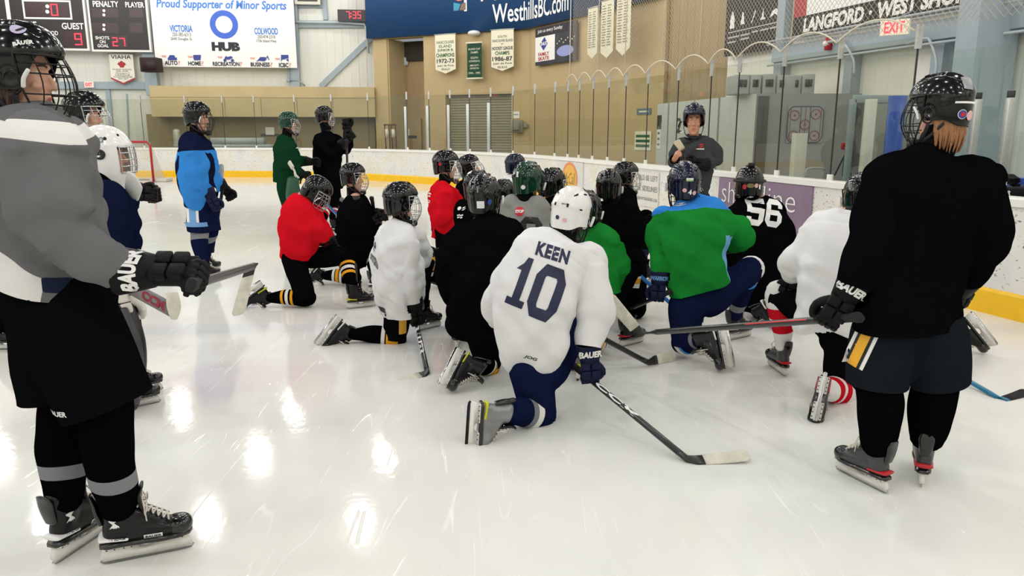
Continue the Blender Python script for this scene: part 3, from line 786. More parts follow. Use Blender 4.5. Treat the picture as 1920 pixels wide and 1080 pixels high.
def fasc_text(txt, u0, u1, z0, z1, m, bold=0.02):
    """lettering bent along the curved fascia"""
    q, fs, _ = text2d(txt, bold); zm = (z0 + z1) / 2; s0, s1 = fc_at_u(u0, zm), fc_at_u(u1, zm)
    cum = [0]
    for i in range(len(FC) - 1): cum.append(cum[-1] + (FC[i + 1] - FC[i]).length)
    L0, L1 = np.interp([s0, s1], range(len(FC)), cum)
    mb = MB(); mb.add([fc_pos(float(np.interp(L0 + (L1 - L0) * p_[0], cum, range(len(FC)))), .232) + UP * (z0 + (z1 - z0) * float(p_[1])) for p_ in q], fs)
    return mb.build('lettering', m, fas, smooth=False)
bl = [fas]
fasc_text('Westhills', 886, 1050, 5.78, 6.75, M_WHITE, 0.03)
fasc_text('WesthillsBC.com', 923, 1066, 5.06, 5.66, M_WHITE, 0.012)
B_ = px_board('logo_panel', fa, FAn, FAd, 845, 875, -12, 22, M_WHITE, 0.15, thick=0.01, parent=bl[0])
B_.polys([[(.04, .04), (B_.w * .48, .04), (B_.w * .62, B_.h * .42), (.04, B_.h * .55)]], mat('teal_print', (40, 140, 170), 0.5), 'logo'); B_.polys([[(B_.w * .55, .04), (B_.w - .04, .04), (B_.w - .04, B_.h * .5), (B_.w * .68, B_.h * .42)]], mat('brown_print', (120, 96, 74), 0.5), 'logo')
B_.polys([circ(B_.w * .55, B_.h * .75, B_.w * .25, B_.h * .16)], mat('orange_print2', (226, 120, 84), 0.5), 'logo')
# championship banners
def btext(B_, rows, m):
    for t_, y, hh, ww, mm in rows: B_.text(t_, B_.w * (1 - ww) / 2, B_.h * y, B_.w * ww, B_.h * hh, mm, 0.005 if hh < .08 else 0.02)
b2 = banner_px(fa, FAn, FAd, 816, 854, 64, 130, 138, M_CREAM, 0.3, 'cream pennant reading junior champions 1972-73')
btext(b2, (('VANCOUVER', .76, .075, .88, M_GREENPR), ('ISLAND', .66, .075, .62, M_GREENPR), ('JUNIOR B', .55, .08, .76, M_GREENPR), ('CHAMPIONS', .42, .10, .9, M_GREENPR), ('1972-73', .27, .11, .86, M_DKPRINT), ('Juan de Fuca', .17, .06, .8, M_DKPRINT), ('GULLS', .09, .05, .4, M_DKPRINT)), None)
b3 = banner_px(fa, FAn, FAd, 921, 963, 55, 125, 133, M_CREAM, 0.3, 'cream pennant reading champs 1986-87')
btext(b3, (('SOUTH', .80, .06, .4, M_GREENPR), ('VANCOUVER ISLAND', .70, .065, .92, M_DKPRINT), ('Jr', .63, .045, .12, M_GREENPR), ('HOCKEY LEAGUE', .51, .08, .92, M_DKPRINT), ('CHAMPS', .39, .09, .64, M_GREENPR), ('1986-87', .24, .11, .9, M_DKPRINT), ('Juan de Fuca', .15, .06, .84, M_DKPRINT), ('GULLS', .07, .05, .42, M_DKPRINT)), None)
b4 = px_board('banner', fa, FAn, FAd, 876, 903, 80, 147, mat('green_cloth', (22, 66, 44), 0.8), 0.3, thick=0.012, label='small dark green banner between two cream pennants', cat='banner')
for zz in (0, b4.h): mb = MB(); mb.tube([b4.O + UP * zz - FAd * .04, b4.O + UP * zz + FAd * (b4.w + .04)], 0.03); mb.build('rod', M_CREAM, b4.o)
btext(b4, (('ISLAND CUP', .80, .05, .8, M_CREAM), ('CHAMPS', .70, .06, .5, M_CREAM), ('SOUTH', .55, .06, .5, M_CREAM), ('CONFERENCE', .46, .05, .75, M_CREAM), ('-MOST-', .34, .05, .7, M_CREAM), ('DIVISION', .26, .05, .6, M_CREAM), ('1994 - 1995', .12, .06, .8, M_CREAM)), None)
for k, (u0, u1, v0, vs, vt, lab) in enumerate(((1102, 1120, 14, 100, 110, 'leftmost cream list banner behind the netting'), (1127, 1150, 0, 97, 109, 'middle cream list banner behind the netting'), (1156, 1182, -10, 90, 104, 'rightmost cream list banner behind the netting'))):
    q = banner_px(fb, FBn, FBd, u0, u1, v0, vs, vt, M_CREAM, 0.5 + 0.1 * k, lab)
    for j in range(16):
        for s_ in (0, 1): q.rect(q.w * (.1 + .42 * s_), q.h * (.9 - .045 * j), q.w * (.30 if (j * 3 + s_) % 4 else .22), q.h * .014, mat('grey_lines', (120, 116, 100), 0.7), 'printed_lines')
# family skate sign
B_ = px_board('poster', fb, FBn, FBd, 1004, 1080, 46, 118, mat('poster_dark', (58, 58, 70), 0.5, var=0.5, vscale=3), 0.15, thick=0.05, label='poster inviting to a family skate every Sunday', cat='poster')
B_.rect(0, B_.h * .10, B_.w * .5, B_.h * .66, M_WHITE); B_.rect(0, B_.h * .78, B_.w * .8, B_.h * .22, mat('poster_black', (40, 38, 42), 0.5))
B_.text('Join us every Sunday', B_.w * .06, B_.h * .84, B_.w * .62, B_.h * .12, M_WHITE, 0.005)
B_.poly([(B_.w * .22, B_.h * .38), (B_.w * .32, B_.h * .55), (B_.w * .24, B_.h * .74), (B_.w * .12, B_.h * .56)], M_NAVYPRINT, 'logo'); B_.text('365', B_.w * .14, B_.h * .52, B_.w * .16, B_.h * .10, M_WHITE, 0.03)
B_.text('FAMILY', B_.w * .08, B_.h * .24, B_.w * .28, B_.h * .10, M_RED, 0.03); B_.text('SKATE', B_.w * .08, B_.h * .12, B_.w * .28, B_.h * .10, M_RED, 0.03)
B_.poly(circ(B_.w * .75, B_.h * .28, B_.w * .2, B_.h * .14), mat('pale_blue_print', (150, 156, 206), 0.5), 'picture')
B_.polys([circ(B_.w * (.56 + .05 * i), B_.h * (.5 + .05 * ((i * 7) % 3)), B_.w * .012, B_.h * .02, 8) for i in range(9)], mat('lamp_print', (238, 226, 170), 0.5), 'picture')
# small fittings on the facade
B_ = px_board('notice', fa, FAn, FAd, 961, 974, 209, 222, M_WHITE, 0.02, thick=0.01, label='small white notice beside the roller door', cat='notice')
B_.rect(B_.w * .15, B_.h * .5, B_.w * .7, B_.h * .12, MATS['grey_print'], 'printed_lines')
mb = MB(); c = fa(969, 237, .2); mb.box(c, (.42, .12, .42), bev=.03); mb.box(c + FAn * .1, (.26, .1, .26), bev=.02); mb.box(c + V((.3, 0, .02)), (.14, .1, .14), bev=.02); o = mb.build('control_box', mat('box_grey', (146, 146, 132), 0.5)); tag(o, 'grey control box on the tan wall right of the roller door', 'control box')
for i, u in enumerate((725, 737)):
    mb = MB(); a, b = fa(u, 234, .35), fa(u + 3, 284, .35)
    for dx in (-.09, .09): mb.tube([a + FAd * dx, b + FAd * dx], .025, 6)
    mb.box(fa(u + 1, 250, .36), (.14, .05, .3), mi=1); mb.box(a, (.22, .05, .05)); mb.box(b, (.22, .05, .05))
    o = mb.build('goal_bar', [mat('rusty_red', (92, 62, 48), 0.7), M_CREAM]); tag(o, ('left', 'right')[i] + ' of two narrow upright racks leaning on the tan pier', 'rack', 'racks on the tan pier')
mb = MB(); mb.box(fa(759, 115, -1.1), (.26, .1, .3), bev=.03); o = mb.build('junction_box', M_STEEL2); tag(o, 'small grey box high on the alcove wall', 'box')
mb = MB(); mb.ellipsoid(fa(889, 62, .25), (.22, .2, .09)); o = mb.build('wall_lamp', M_CAP); tag(o, 'small white dome lamp under the blue fascia', 'lamp')

# ================================================================== RIGHT WALL and the bench side
RWd = V((0.3, -1, 0)).normalized(); RWn = RWd.cross(UP); RW0 = V((4.65, 18, 0))
def rw(u, v, off=0.0): return onplane(u, v, RW0 + RWn * off, RWn)
if RWn.x > 0: RWn = -RWn
tanend = V((10.05 - .3 * 17.4, 17.4, 0))
struct(slab('wall_tan_side', F3 + V((0.1, 0, 0)), tanend, -.03, HT, 0.2, M_TANRIB))
struct(slab('wall_right', tanend, V((10.05 + .3 * 12, -12, 0)), -.03, HT, 0.2, M_RIBW))
def rwz(u, z, off=0.0):
    """plan point on the right wall seen at column u"""
    return V((*rw(u, 200, off).xy, z))
for k, (u, wd, dp, z1) in enumerate(((1470, .24, .22, HT), (1601, .2, .2, 3.0), (1768, .22, .22, 3.0))):
    q = rwz(u, 0); struct(slab('trim_%d' % (20 + k), q - RWd * wd / 2 + RWn * dp, q + RWd * wd / 2 + RWn * dp, -.03, z1, dp, M_STEEL))
q = rwz(1850, 0, 0.3); struct(slab('trim_23', q - RWd * .17 + RWn * .5, q + RWd * .17 + RWn * .5, -.03, HT, .7, M_STEEL))
a, b = rwz(1450, 0, .15), rwz(1990, 0, .15)
struct(slab('trim_24', a + RWn * .12, b + RWn * .12, 2.84, 3.12, .2, M_STEEL))
for k, z in enumerate((2.78, 3.17, 3.22)):
    mb = MB(); mb.tube([a + UP * z + RWn * (.2 + .04 * k), b + UP * z + RWn * (.2 + .04 * k)], .022); o = mb.build('conduit_pipe', M_STEEL2); tag(o, ('lowest', 'middle', 'topmost')[k] + ' grey pipe along the beam under the black and white sign', 'pipe', 'pipes along the right beam')
for k, pts in enumerate(([(1545, 80), (1572, 76), (1583, 82), (1600, 110), (1601, 140)], [(1700, 82), (1735, 72), (1745, 80), (1756, 115), (1752, 150)])):
    mb = MB(); mb.tube([V(p_) for p_ in catmull([tuple(rw(*q, .35)) for q in pts], 4)], .022); o = mb.build('conduit_pipe', M_STEEL2); tag(o, ('thin bent conduit left of the exit sign', 'thin bent conduit right of the exit sign')[k], 'pipe')
# black and white sign
lo_, ro_ = rwz(1474, 0, .2), rwz(1822, 0, .2); LW = (ro_ - lo_).length
sg = Board('sponsor_sign', lo_ + UP * 3.27, RWd, UP, LW, 2.4, M_BLACK, .06, None, 'long black sign with bold white capitals and a red corner behind the netting', 'sign')
sg.rect(0.02, .34, .38, 2.06, M_RED); sg.rect(.40, .34, LW - .7, 2.06, M_SIGN)
sg.text('LANGFORD', .34, .04, LW * .37, .255, M_WHITE, .05, .1); sg.poly(circ(.34 + LW * .405, .16, .035), M_WHITE, 'dot'); sg.text('WEST SHORE', .34 + LW * .44, .04, LW * .45, .255, M_WHITE, .05, .1)
sg.text('Giving kids a place to shine', .75, .60, 2.2, .14, M_DKPRINT, .01, .15)
l_, r_ = rwz(1352, 0, .2), rwz(1458, 0, .2); bb = Board('sponsor_sign', l_ + UP * 3.12, RWd, UP, (r_ - l_).length, 2.6, M_BLACK, .05, None, 'tall black sign with a white ring and small icons behind the netting', 'sign')
w, h = bb.w, bb.h
bb.ring(w * .5, 1.45, .36, .385, M_WHITE, 'ring_logo', ry=1.0)
bb.rect(w * .06, .48, w * .86, .012, M_WHITE, 'rule')
for ic in [[(w * .09, .56), (w * .17, .56), (w * .17, .78), (w * .13, .92), (w * .09, .78)], [(w * .28, .60), (w * .36, .60), (w * .35, .66), (w * .33, .84), (w * .31, .84), (w * .29, .66)], line2(w * .48, .58, w * .54, .82, .03), [(w * .62, .60), (w * .72, .60), (w * .68, .66), (w * .67, .84), (w * .65, .66)], [(w * .78, .60), (w * .82, .72), (w * .88, .76), (w * .93, .66), (w * .93, .58), (w * .86, .66)]]: bb.polys([ic], M_WHITE, 'icon')
for x, y, ww in ((.06, .36, .22), (.06, .26, .16), (.30, .36, .16), (.30, .28, .16), (.5, .38, .1), (.64, .38, .14), (.80, .38, .14)): bb.rect(w * x, y, w * ww, .035, mat('light_grey_print', (186, 184, 180), .5), 'printed_lines')
# exit sign, strobe
q = rw(1677, 51, .8); mb = MB(); d1 = (RWd * .55 + V((1, 0, 0)) * .45).normalized(); n1 = d1.cross(UP)
ex = Board('exit_sign', q - d1 * .2 - UP * .11, d1, UP, .40, .22, mat('exit_face', (232, 222, 200), .4, emit=.25), .09, None, 'lit EXIT sign with red letters hanging from the right beam', 'exit sign')
ex.text('EXIT', .06, .03, .28, .16, M_LED, .02)
mb = MB(); mb.tube([q + UP * .1, q + UP * .25 - RWn * .30], .012); mb.build('bracket', M_STEEL, ex.o)
mb = MB(); c = rw(1553, 82, .32); mb.box(c, (.11, .1, .22), bev=.015); mb.ellipsoid(c + RWn * .06, (.05, .05, .05), mi=1); o = mb.build('alarm_strobe', [M_RED, M_CAP]); tag(o, 'small red alarm strobe under the right beam', 'alarm')
# grey and white cabin behind the boards
cabX, cabY, cabZ = 4.19, 13.2, 2.14
cw = V((3.45, 18.2, 0)); cc = V((cabX, cabY, 0)); ce = V((6.0, cabY, 0))
o = slab('wall_cabin_left', cw, cc, -.03, cabZ, .1, mat('cabin_white', (206, 208, 204), .6, var=.05)); struct(o)
d_ = (cc - cw).normalized(); n_ = d_.cross(UP)
def cabp(u, v): return onplane(u, v, cw + n_ * .01, n_)
for txt, u, v in (('2', 1273, 235), ('1', 1236, 229)):
    q = cabp(u, v); t2, fs, _ = text2d(txt, .01); flat('numeral', [(p_[0] * .28, p_[1] * .32) for p_ in t2], fs, M_DKPRINT, o, q - UP * .16 - d_ * .14, d_, UP, n_, .004)
for u in (1252, 1300, 1346):
    q = cabp(u, 240); s_ = slab('panel_seam', q - d_ * .015, q + d_ * .015, 0, cabZ, .008, mat('seam_grey', (140, 144, 142), .6), o); s_.location += n_ * .012
q = cabp(1235, 255); Bn = Board('notice', q - UP * .3 - d_ * .12, d_, UP, .24, .6, M_WHITE, .01, None, 'narrow white notice on the white cabin wall', 'notice')
for j in range(4): Bn.rect(.05, .08 + .13 * j, .14, .05, MATS['grey_print'], 'printed_lines')
q = onplane(1205, 264, F3 + FBn * .02, FBn); Bn = Board('notice', q - UP * .25 - FBd * .35, FBd, UP, .7, .5, M_CREAM, .01, None, 'pale warning notice low on the tan wall behind the panes', 'notice')
for j in range(3): Bn.rect(.06, .08 + .13 * j, .58, .07, M_GREENPR, 'printed_lines')
q = onplane(1207, 209, F3 + FBn * .02, FBn); Bn = Board('notice', q - UP * .08 - FBd * .3, FBd, UP, .6, .16, mat('blue_grey_print', (96, 120, 140), .5), .01, None, 'blue grey name plate on the tan wall behind the panes', 'notice'); Bn.rect(.1, .06, .4, .04, M_CREAM, 'printed_lines')
oc = slab('wall_cabin_front', cc, ce, -.03, cabZ, .1, mat('cabin_grey', (150, 151, 150), .6, var=.05)); struct(oc)
def cf(u, v): q = onplane(u, v, cc, V((0, -1, 0))); return q.x - cabX, q.z
mb = MB(); mb.add([tuple(p_) for p_ in (cw + UP * cabZ, cc + UP * cabZ, ce + UP * cabZ, V((5.0, 17.5, cabZ)))], [(0, 1, 2, 3)]); struct(mb.build('ceiling_cabin', M_CONC, smooth=False))
def cfB(name, u0, v0, u1, v1, m, th=.02, **k):
    a = cf(u0, v1); b = cf(u1, v0); return Board(name, V((cabX + a[0], cabY - .03, a[1])), V((1, 0, 0)), UP, b[0] - a[0], b[1] - a[1], m, th, **k)
B_ = cfB('doorway_shade', 1412, 180, 1442, 330, mat('doorway_shade_paint', (74, 76, 74), .7), kind='structure')  # no door leaf: flat panel coloured dark as the shade inside the open doorway
B_ = cfB('rink_diagram', 1472, 199, 1545, 268, mat('diagram_grey', (158, 159, 160), .4), .015, label='painted rink diagram with blue outline and red circles on the grey cabin', cat='diagram')
w, h = B_.w, B_.h; M_DB = mat('diagram_blue', (58, 66, 104), .5); M_DR = mat('diagram_red', (150, 64, 76), .5)
def rrect(x0, y0, x1, y1, r, n=6):
    out = []
    for cx_, cy_, a in ((x1 - r, y1 - r, 0), (x0 + r, y1 - r, 90), (x0 + r, y0 + r, 180), (x1 - r, y0 + r, 270)):
        out += [(cx_ + r * math.cos(math.radians(a + 90 * i / n)), cy_ + r * math.sin(math.radians(a + 90 * i / n))) for i in range(n + 1)]
    return out
o1, i1 = rrect(0, 0, w, h, .12), rrect(.016, .016, w - .016, h - .016, .105); n1_ = len(o1)
flat('outline', o1 + i1, [(i, (i + 1) % n1_, n1_ + (i + 1) % n1_, n1_ + i) for i in range(n1_)], M_DB, B_.o, B_.O, B_.X, B_.Y, B_.N, .004)
for x in (.36, .62): B_.polys([line2(w * x, .02, w * x, h - .02, .012)], M_DB, 'blue_line')
for x in (.08, .49, .92): B_.polys([line2(w * x, .02, w * x, h - .02, .009)], M_DR, 'red_line')
for x, y in ((.19, .75), (.77, .78), (.19, .2), (.77, .2), (.49, .5)): B_.ring(w * x, h * y, .075, .088, M_DR, 'face_off_circle', 24); B_.poly(circ(w * x, h * y, .02, n=8), M_DR, 'dot')
for k, (u0, u1, hh) in enumerate(((1386, 1412, .33), (1413, 1434, .33), (1437, 1462, .34), (1464, 1510, .32), (1512, 1536, .34))):
    x0, x1 = cf(u0, 165)[0], cf(u1, 165)[0]; mb = MB(); mb.box((cabX + (x0 + x1) / 2, cabY + .5, cabZ + hh / 2), (x1 - x0, .6, hh), bev=.015)
    mb.box((cabX + x0 + .08, cabY + .19, cabZ + hh * .55), (.07, .03, .12), mi=1); mb.box((cabX + x1 - .08, cabY + .19, cabZ + hh * .55), (.05, .03, .12), mi=1)
    o = mb.build('storage_box', [mat('box_pale', (168, 170, 168), .6), M_SEAL]); tag(o, ('first', 'second', 'third', 'fourth', 'fifth')[k] + ' pale box from the left on top of the grey cabin', 'box', 'boxes on the cabin roof')
# posts, gate frame, mats
def post(name, u, v0, Y, z0, r, m, label, cat, box=False):
    p_ = P(u, v0, Y); mb = MB()
    if box: mb.box((p_.x, Y, (z0 + p_.z) / 2), (2 * r, 2 * r, p_.z - z0), bev=.008)
    else:
        mb.limb([(p_.x, Y, z0), (p_.x, Y, p_.z)], [r, r], n=20, round_ends=False, k=2)
    o = mb.build(name, m); tag(o, label, cat); return o
post('bollard', 1500, 250, 11.0, -.03, .085, mat('post_white', (206, 206, 198), .5), 'short white post in front of the rink diagram', 'post', True)
bp = post('padded_post', 1684, 180, 8.6, -.03, .095, M_PAD, 'blue padded post standing behind the right boards', 'post')
post('gate_post', 1634, 186, 9.4, -.03, .055, mat('post_white2', (214, 214, 206), .5), 'slim white gate post left of the blue padded post', 'post', True)
gz0 = P(1600, 186, 9.6); gx1 = P(1760, 186, 9.6)
mb = MB(); mb.box(((gz0.x + gx1.x) / 2, 9.6, gz0.z), (gx1.x - gz0.x, .08, .10), bev=.01); mb.box((gz0.x, 9.6, gz0.z / 2), (.07, .08, gz0.z), bev=.01); mb.box((gx1.x, 9.6, gz0.z / 2), (.07, .08, gz0.z), bev=.01)
gf = mb.build('metal_gate', mat('frame_green', (140, 156, 160), .5)); tag(gf, 'grey metal gate frame with dark panes behind the right boards', 'gate')
mb = MB(); mb.add([(gz0.x, 9.64, .3), (gx1.x, 9.64, .3), (gx1.x, 9.64, gz0.z), (gz0.x, 9.64, gz0.z)], [(0, 1, 2, 3)]); mb.build('gate_pane', glass_material('dark_pane', (.30, .34, .33), .06), gf, smooth=False)
mb = MB(); mb.box((5.3, 8.9, .86), (1.3, 1.3, .22), bev=.03); o = mb.build('bench_mat', mat('blue_mat', (52, 70, 122), .5)); tag(o, 'low blue covered bench just behind the right boards', 'bench')
mb = MB(); mb.limb([P(1584, 290, 10.2), P(1565, 328, 10.2)], [.012, .012], n=8); mb.limb([P(1590, 250, 10.2), P(1583, 300, 10.2), P(1580, 330, 10.2)], [.012] * 3, n=8); mb.box(P(1584, 274, 10.2), (.09, .06, .09), mi=1, bev=.01)
o = mb.build('hockey_stick_rack', [M_SEAL, M_RED]); tag(o, 'dark sticks leaning under a small red box behind the panes', 'stick rack')
mb = MB(); mb.tube([V(p_) for p_ in catmull([tuple(P(*q, 9.9)) for q in ((1512, 332), (1514, 317), (1545, 316), (1550, 325))], 4)], .014); o = mb.build('hoop_rail', M_STEEL); tag(o, 'low dark hoop rail behind the right boards', 'rail')
# tall bench glass at the far right
for k, (u0, u1) in enumerate(((1770, 1832), (1832, 1893), (1893, 1990))):
    a, b = P(u0, 200, 8.2 - .35 * k), P(u1, 200, 8.2 - .35 * (k + 1)); zt = 2.33
    mb = MB(); mb.add([(a.x, a.y, .9), (b.x, b.y, .9), (b.x, b.y, zt), (a.x, a.y, zt)], [(0, 1, 2, 3)])
    o = mb.build('glass_screen', M_GLASSG, smooth=False); tag(o, ('left', 'middle', 'right')[k] + ' greenish glass screen of the bench at the right edge', 'glass screen', 'bench glass')
    mb = MB(); mb.box((b.x, b.y, 1.35), (.07, .07, .95), bev=.008); mb.box((b.x, b.y, 1.84), (.05, .05, .1), mi=1)
    mb.build('post', [M_ALU, M_SEAL], o)
a, b = P(1700, 340, 7.6), P(1990, 338, 6.6)
o = slab('wall_bench', (a.x, a.y), (b.x + .4, b.y - .1), -.03, .98, .1, board_material('bench_board', .7, (220, 219, 210), (140, 136, 124), 30)); struct(o)
mb = MB(); d_ = (b - a).normalized(); mb.prism([(-.04, .98), (.1, .98), (.1, 1.03), (-.04, 1.03)], 0, (b - a).length + .4, lambda x, y, z: V((a.x, a.y, 0)) + d_ * z + V((0, x, 0)) + UP * y); mb.build('cap', M_PAD, o, smooth=False)
# second goal net at the far left
gl = empty('goal_net', (-11.3, 23.4, 0), 'red framed goal net standing by the far boards', 'goal net')
mb = MB(); gy = 22.9; xR = P(287, 330, gy).x; xL = xR - 1.83; zt = 1.2
front = [V((xL, gy, 0)), V((xL, gy, zt - .1)), V((xL + .1, gy, zt)), V((xR - .1, gy, zt)), V((xR, gy, zt - .1)), V((xR, gy, 0))]
mb.tube(front, .035, 10); mb.build('frame', M_RED, gl)
mb = MB(); back = [V((xL, gy, .03)), V((xL + .1, gy + 1.0, .03)), V((xR - .1, gy + 1.0, .03)), V((xR, gy, .03))]; mb.tube(back, .035, 8); mb.box((xR + .1, gy + .3, .05), (.5, .5, .1), bev=.03); mb.build('base_frame', mat('pale_pad', (206, 198, 188), .6), gl)
mb = MB(); n_ = 26
def nline(a, b): mb.tube([a, b], .004, 3)
for i in range(n_ + 1):
    t = i / n_; A = V((xL, gy, zt)).lerp(V((xR, gy, zt)), t); Bk = V((xL + .1, gy + 1, .05)).lerp(V((xR - .1, gy + 1, .05)), t); nline(A, Bk)
for i in range(n_ + 1):
    t = i / n_; nline(V((xL, gy, zt)).lerp(V((xL + .1, gy + 1, .05)), t), V((xR, gy, zt)).lerp(V((xR - .1, gy + 1, .05)), t))
    for xx, xb in ((xL, xL + .1), (xR, xR - .1)):
        Tt = V((xx, gy, zt)).lerp(V((xb, gy + 1, .05)), t); nline(Tt, V((Tt.x, Tt.y, .03)))
        zz = zt * t; nline(V((xx, gy, zz)), V((xx, gy, zz)).lerp(V((xb, gy + (1 - t), zz)), 1))
mb.build('mesh', mat('net_white', (206, 200, 188), .8), gl, smooth=False)
mb = MB(); q = G(780, 334); mb.limb([(q.x, q.y, 0), (q.x, q.y, .028)], [.055, .055], n=20, round_ends=False, k=1); o = mb.build('puck', M_BLACK); tag(o, 'single black puck lying on the ice by the far boards', 'puck')
# ================================================================== ROOF
mb = MB(); mb.add([(-28, -12.5, HT), (-28, 34, HT), (14, 34, HT), (14, -12.5, HT)], [(0, 1, 2, 3)])
struct(mb.build('ceiling', ribbed('roof_deck', (84, 86, 88), (0, 1, 0), .4, .3), smooth=False))
struct(slab('wall_front', (14, -12.2), (-27.5, -12.2), -.03, HT, .2, M_WHITEWALL))
# ================================================================== NUMPY NOISE FOR CLOTH FOLDS
_rs = np.random.RandomState(3); _PERM = _rs.permutation(256); _GR = _rs.normal(size=(256, 3)); _GR /= np.linalg.norm(_GR, axis=1)[:, None]
def pnoise(p):
    i = np.floor(p).astype(int); f = p - i; u = f * f * f * (f * (f * 6 - 15) + 10); out = np.zeros(len(p))
    for dx in (0, 1):
        for dy in (0, 1):
            for dz in (0, 1):
                h = _PERM[(_PERM[(_PERM[(i[:, 0] + dx) & 255] + i[:, 1] + dy) & 255] + i[:, 2] + dz) & 255]
                w = (u[:, 0] if dx else 1 - u[:, 0]) * (u[:, 1] if dy else 1 - u[:, 1]) * (u[:, 2] if dz else 1 - u[:, 2])
                out += w * ((_GR[h] * (f - np.array([dx, dy, dz]))).sum(1))
    return out
def seg_coords(co, pts):
    """nearest point on a polyline: (arc length along it, distance, total length)"""
    best = np.full(len(co), 1e9); arc = np.zeros(len(co)); L = 0.0
    pts = [np.array(p, float) for p in pts]
    for a, b in zip(pts[:-1], pts[1:]):
        d = b - a; l = np.linalg.norm(d) + 1e-9
        t = np.clip(((co - a) @ d) / (l * l), 0, 1); q = a + t[:, None] * d; dist = np.linalg.norm(co - q, axis=1)
        m = dist < best; best[m] = dist[m]; arc[m] = L + t[m] * l; L += l
    return arc, best, L
def bvh_of(o):
    M = WM[o.name]; return BVHTree.FromPolygons([M @ v.co for v in o.data.vertices], [tuple(p.vertices) for p in o.data.polygons])
def decal(name, shapes2, m, target, Cn, X, N, w, h, off=0.0018, bvh=None, edge=0.03, parent=None):
    """lay a 2d shape ((verts 0..1), faces) on the surface of target, centred at Cn, X = reading direction, N = outward"""
    N = N.normalized(); X = (X - N * X.dot(N)).normalized(); Yv = N.cross(X)
    verts, faces = shapes2
    bm = bmesh.new(); vs = [bm.verts.new(((p[0] - .5) * w, (p[1] - .5) * h, 0)) for p in verts]
    for f in faces:
        try: bm.faces.new([vs[i] for i in f])
        except ValueError: pass
    bmesh.ops.triangulate(bm, faces=bm.faces[:])
    for _ in range(6):
        lg = [e for e in bm.edges if e.calc_length() > edge]
        if not lg: break
        bmesh.ops.subdivide_edges(bm, edges=lg, cuts=1); bmesh.ops.triangulate(bm, faces=[f for f in bm.faces if len(f.verts) > 3])
    T = bvh or bvh_of(target); last = 0.0; pts = []; hits = []
    for v in bm.verts:
        p = Cn + X * v.co.x + Yv * v.co.y; r = T.ray_cast(p + N * .35, -N, .9)
        hits.append(r[0]); pts.append((p, r))
    ok = [(r[0] - p).dot(N) for p, r in pts if r[0] is not None]
    med = sorted(ok)[len(ok) // 2] if ok else 0.0
    for v, (p, r) in zip(bm.verts, pts):
        k = (r[0] - p).dot(N) if r[0] is not None else med
        if r[0] is None or abs(k - med) > .25: v.co = p + N * (med + off)
        else: v.co = r[0] + (r[1] if r[1].dot(N) > 0 else -r[1]) * off
    me = bpy.data.meshes.new(name); bm.to_mesh(me); bm.free(); me.materials.append(m)
    me.polygons.foreach_set('use_smooth', np.ones(len(me.polygons), dtype=bool))
    return link(bpy.data.objects.new(name, me), parent or target)
def poly_shape(*polys):
    vs = []; fs = []
    for p in polys: fs.append(tuple(range(len(vs), len(vs) + len(p)))); vs += list(p)
    return vs, fs
def text_shape(t, bold=.03, shear=0.0): q, fs, _ = text2d(t, bold, shear); return [tuple(p) for p in q], fs
DISC = poly_shape(circ(.5, .5, .5, .5, 24))
RECT = poly_shape([(0, 0), (1, 0), (1, 1), (0, 1)])
def varsity(ch):
    """block numerals with cut corners on a unit box, as closed strips"""
    c, t, s = .22, .30, .24
    if ch == '0': return [[(c, 0), (1 - c, 0), (1, s), (1 - t, s + .02), (1 - t - .04, .2), (t + .04, .2), (t, s + .02), (0, s)], [(0, s), (t, s), (t, 1 - s), (0, 1 - s)], [(1 - t, s), (1, s), (1, 1 - s), (1 - t, 1 - s)], [(0, 1 - s), (t, 1 - s), (t + .04, .8), (1 - t - .04, .8), (1 - t, 1 - s), (1, 1 - s), (1 - c, 1), (c, 1)]]
    if ch == '1': return [[(.30, .14), (.68, .14), (.68, 1), (.42, 1), (.30, .84)], [(.06, 0), (.94, 0), (.94, .15), (.06, .15)], [(.06, .72), (.31, .72), (.31, .86)]]
    if ch == '5': return [[(0, .8), (.95, .8), (.95, 1), (0, 1)], [(0, .46), (.28, .46), (.28, .81), (0, .81)], [(.2, .44), (.75, .44), (1, .62), (.78, .64), (.2, .63)], [(.70, .2), (1, .18), (1, .63), (.70, .5)], [(0, .2), (.24, 0), (.78, 0), (1, .2), (.70, .21), (.28, .21), (.26, .3), (0, .3)]]
    if ch == '6': return [[(0, .2), (.28, .2), (.28, .8), (0, .8)], [(0, .79), (1, .79), (.78, 1), (.22, 1)], [(.72, .68), (1, .68), (1, .8), (.72, .8)], [(0, .21), (.22, 0), (.78, 0), (1, .21)], [(.72, .2), (1, .2), (1, .44), (.72, .42)], [(.26, .42), (1, .42), (.78, .60), (.26, .60)]]
    if ch == '3': return [[(0, .79), (1, .79), (.78, 1), (.22, 1)], [(0, .68), (.28, .68), (.28, .8), (0, .8)], [(.70, .2), (1, .2), (1, .8), (.70, .8)], [(.3, .42), (.75, .42), (.75, .60), (.3, .60)], [(0, .21), (.22, 0), (.78, 0), (1, .21)], [(0, .2), (.28, .2), (.28, .32), (0, .32)]]
    if ch == '8': return varsity('0') + [[(.2, .42), (.8, .42), (.8, .58), (.2, .58)]]
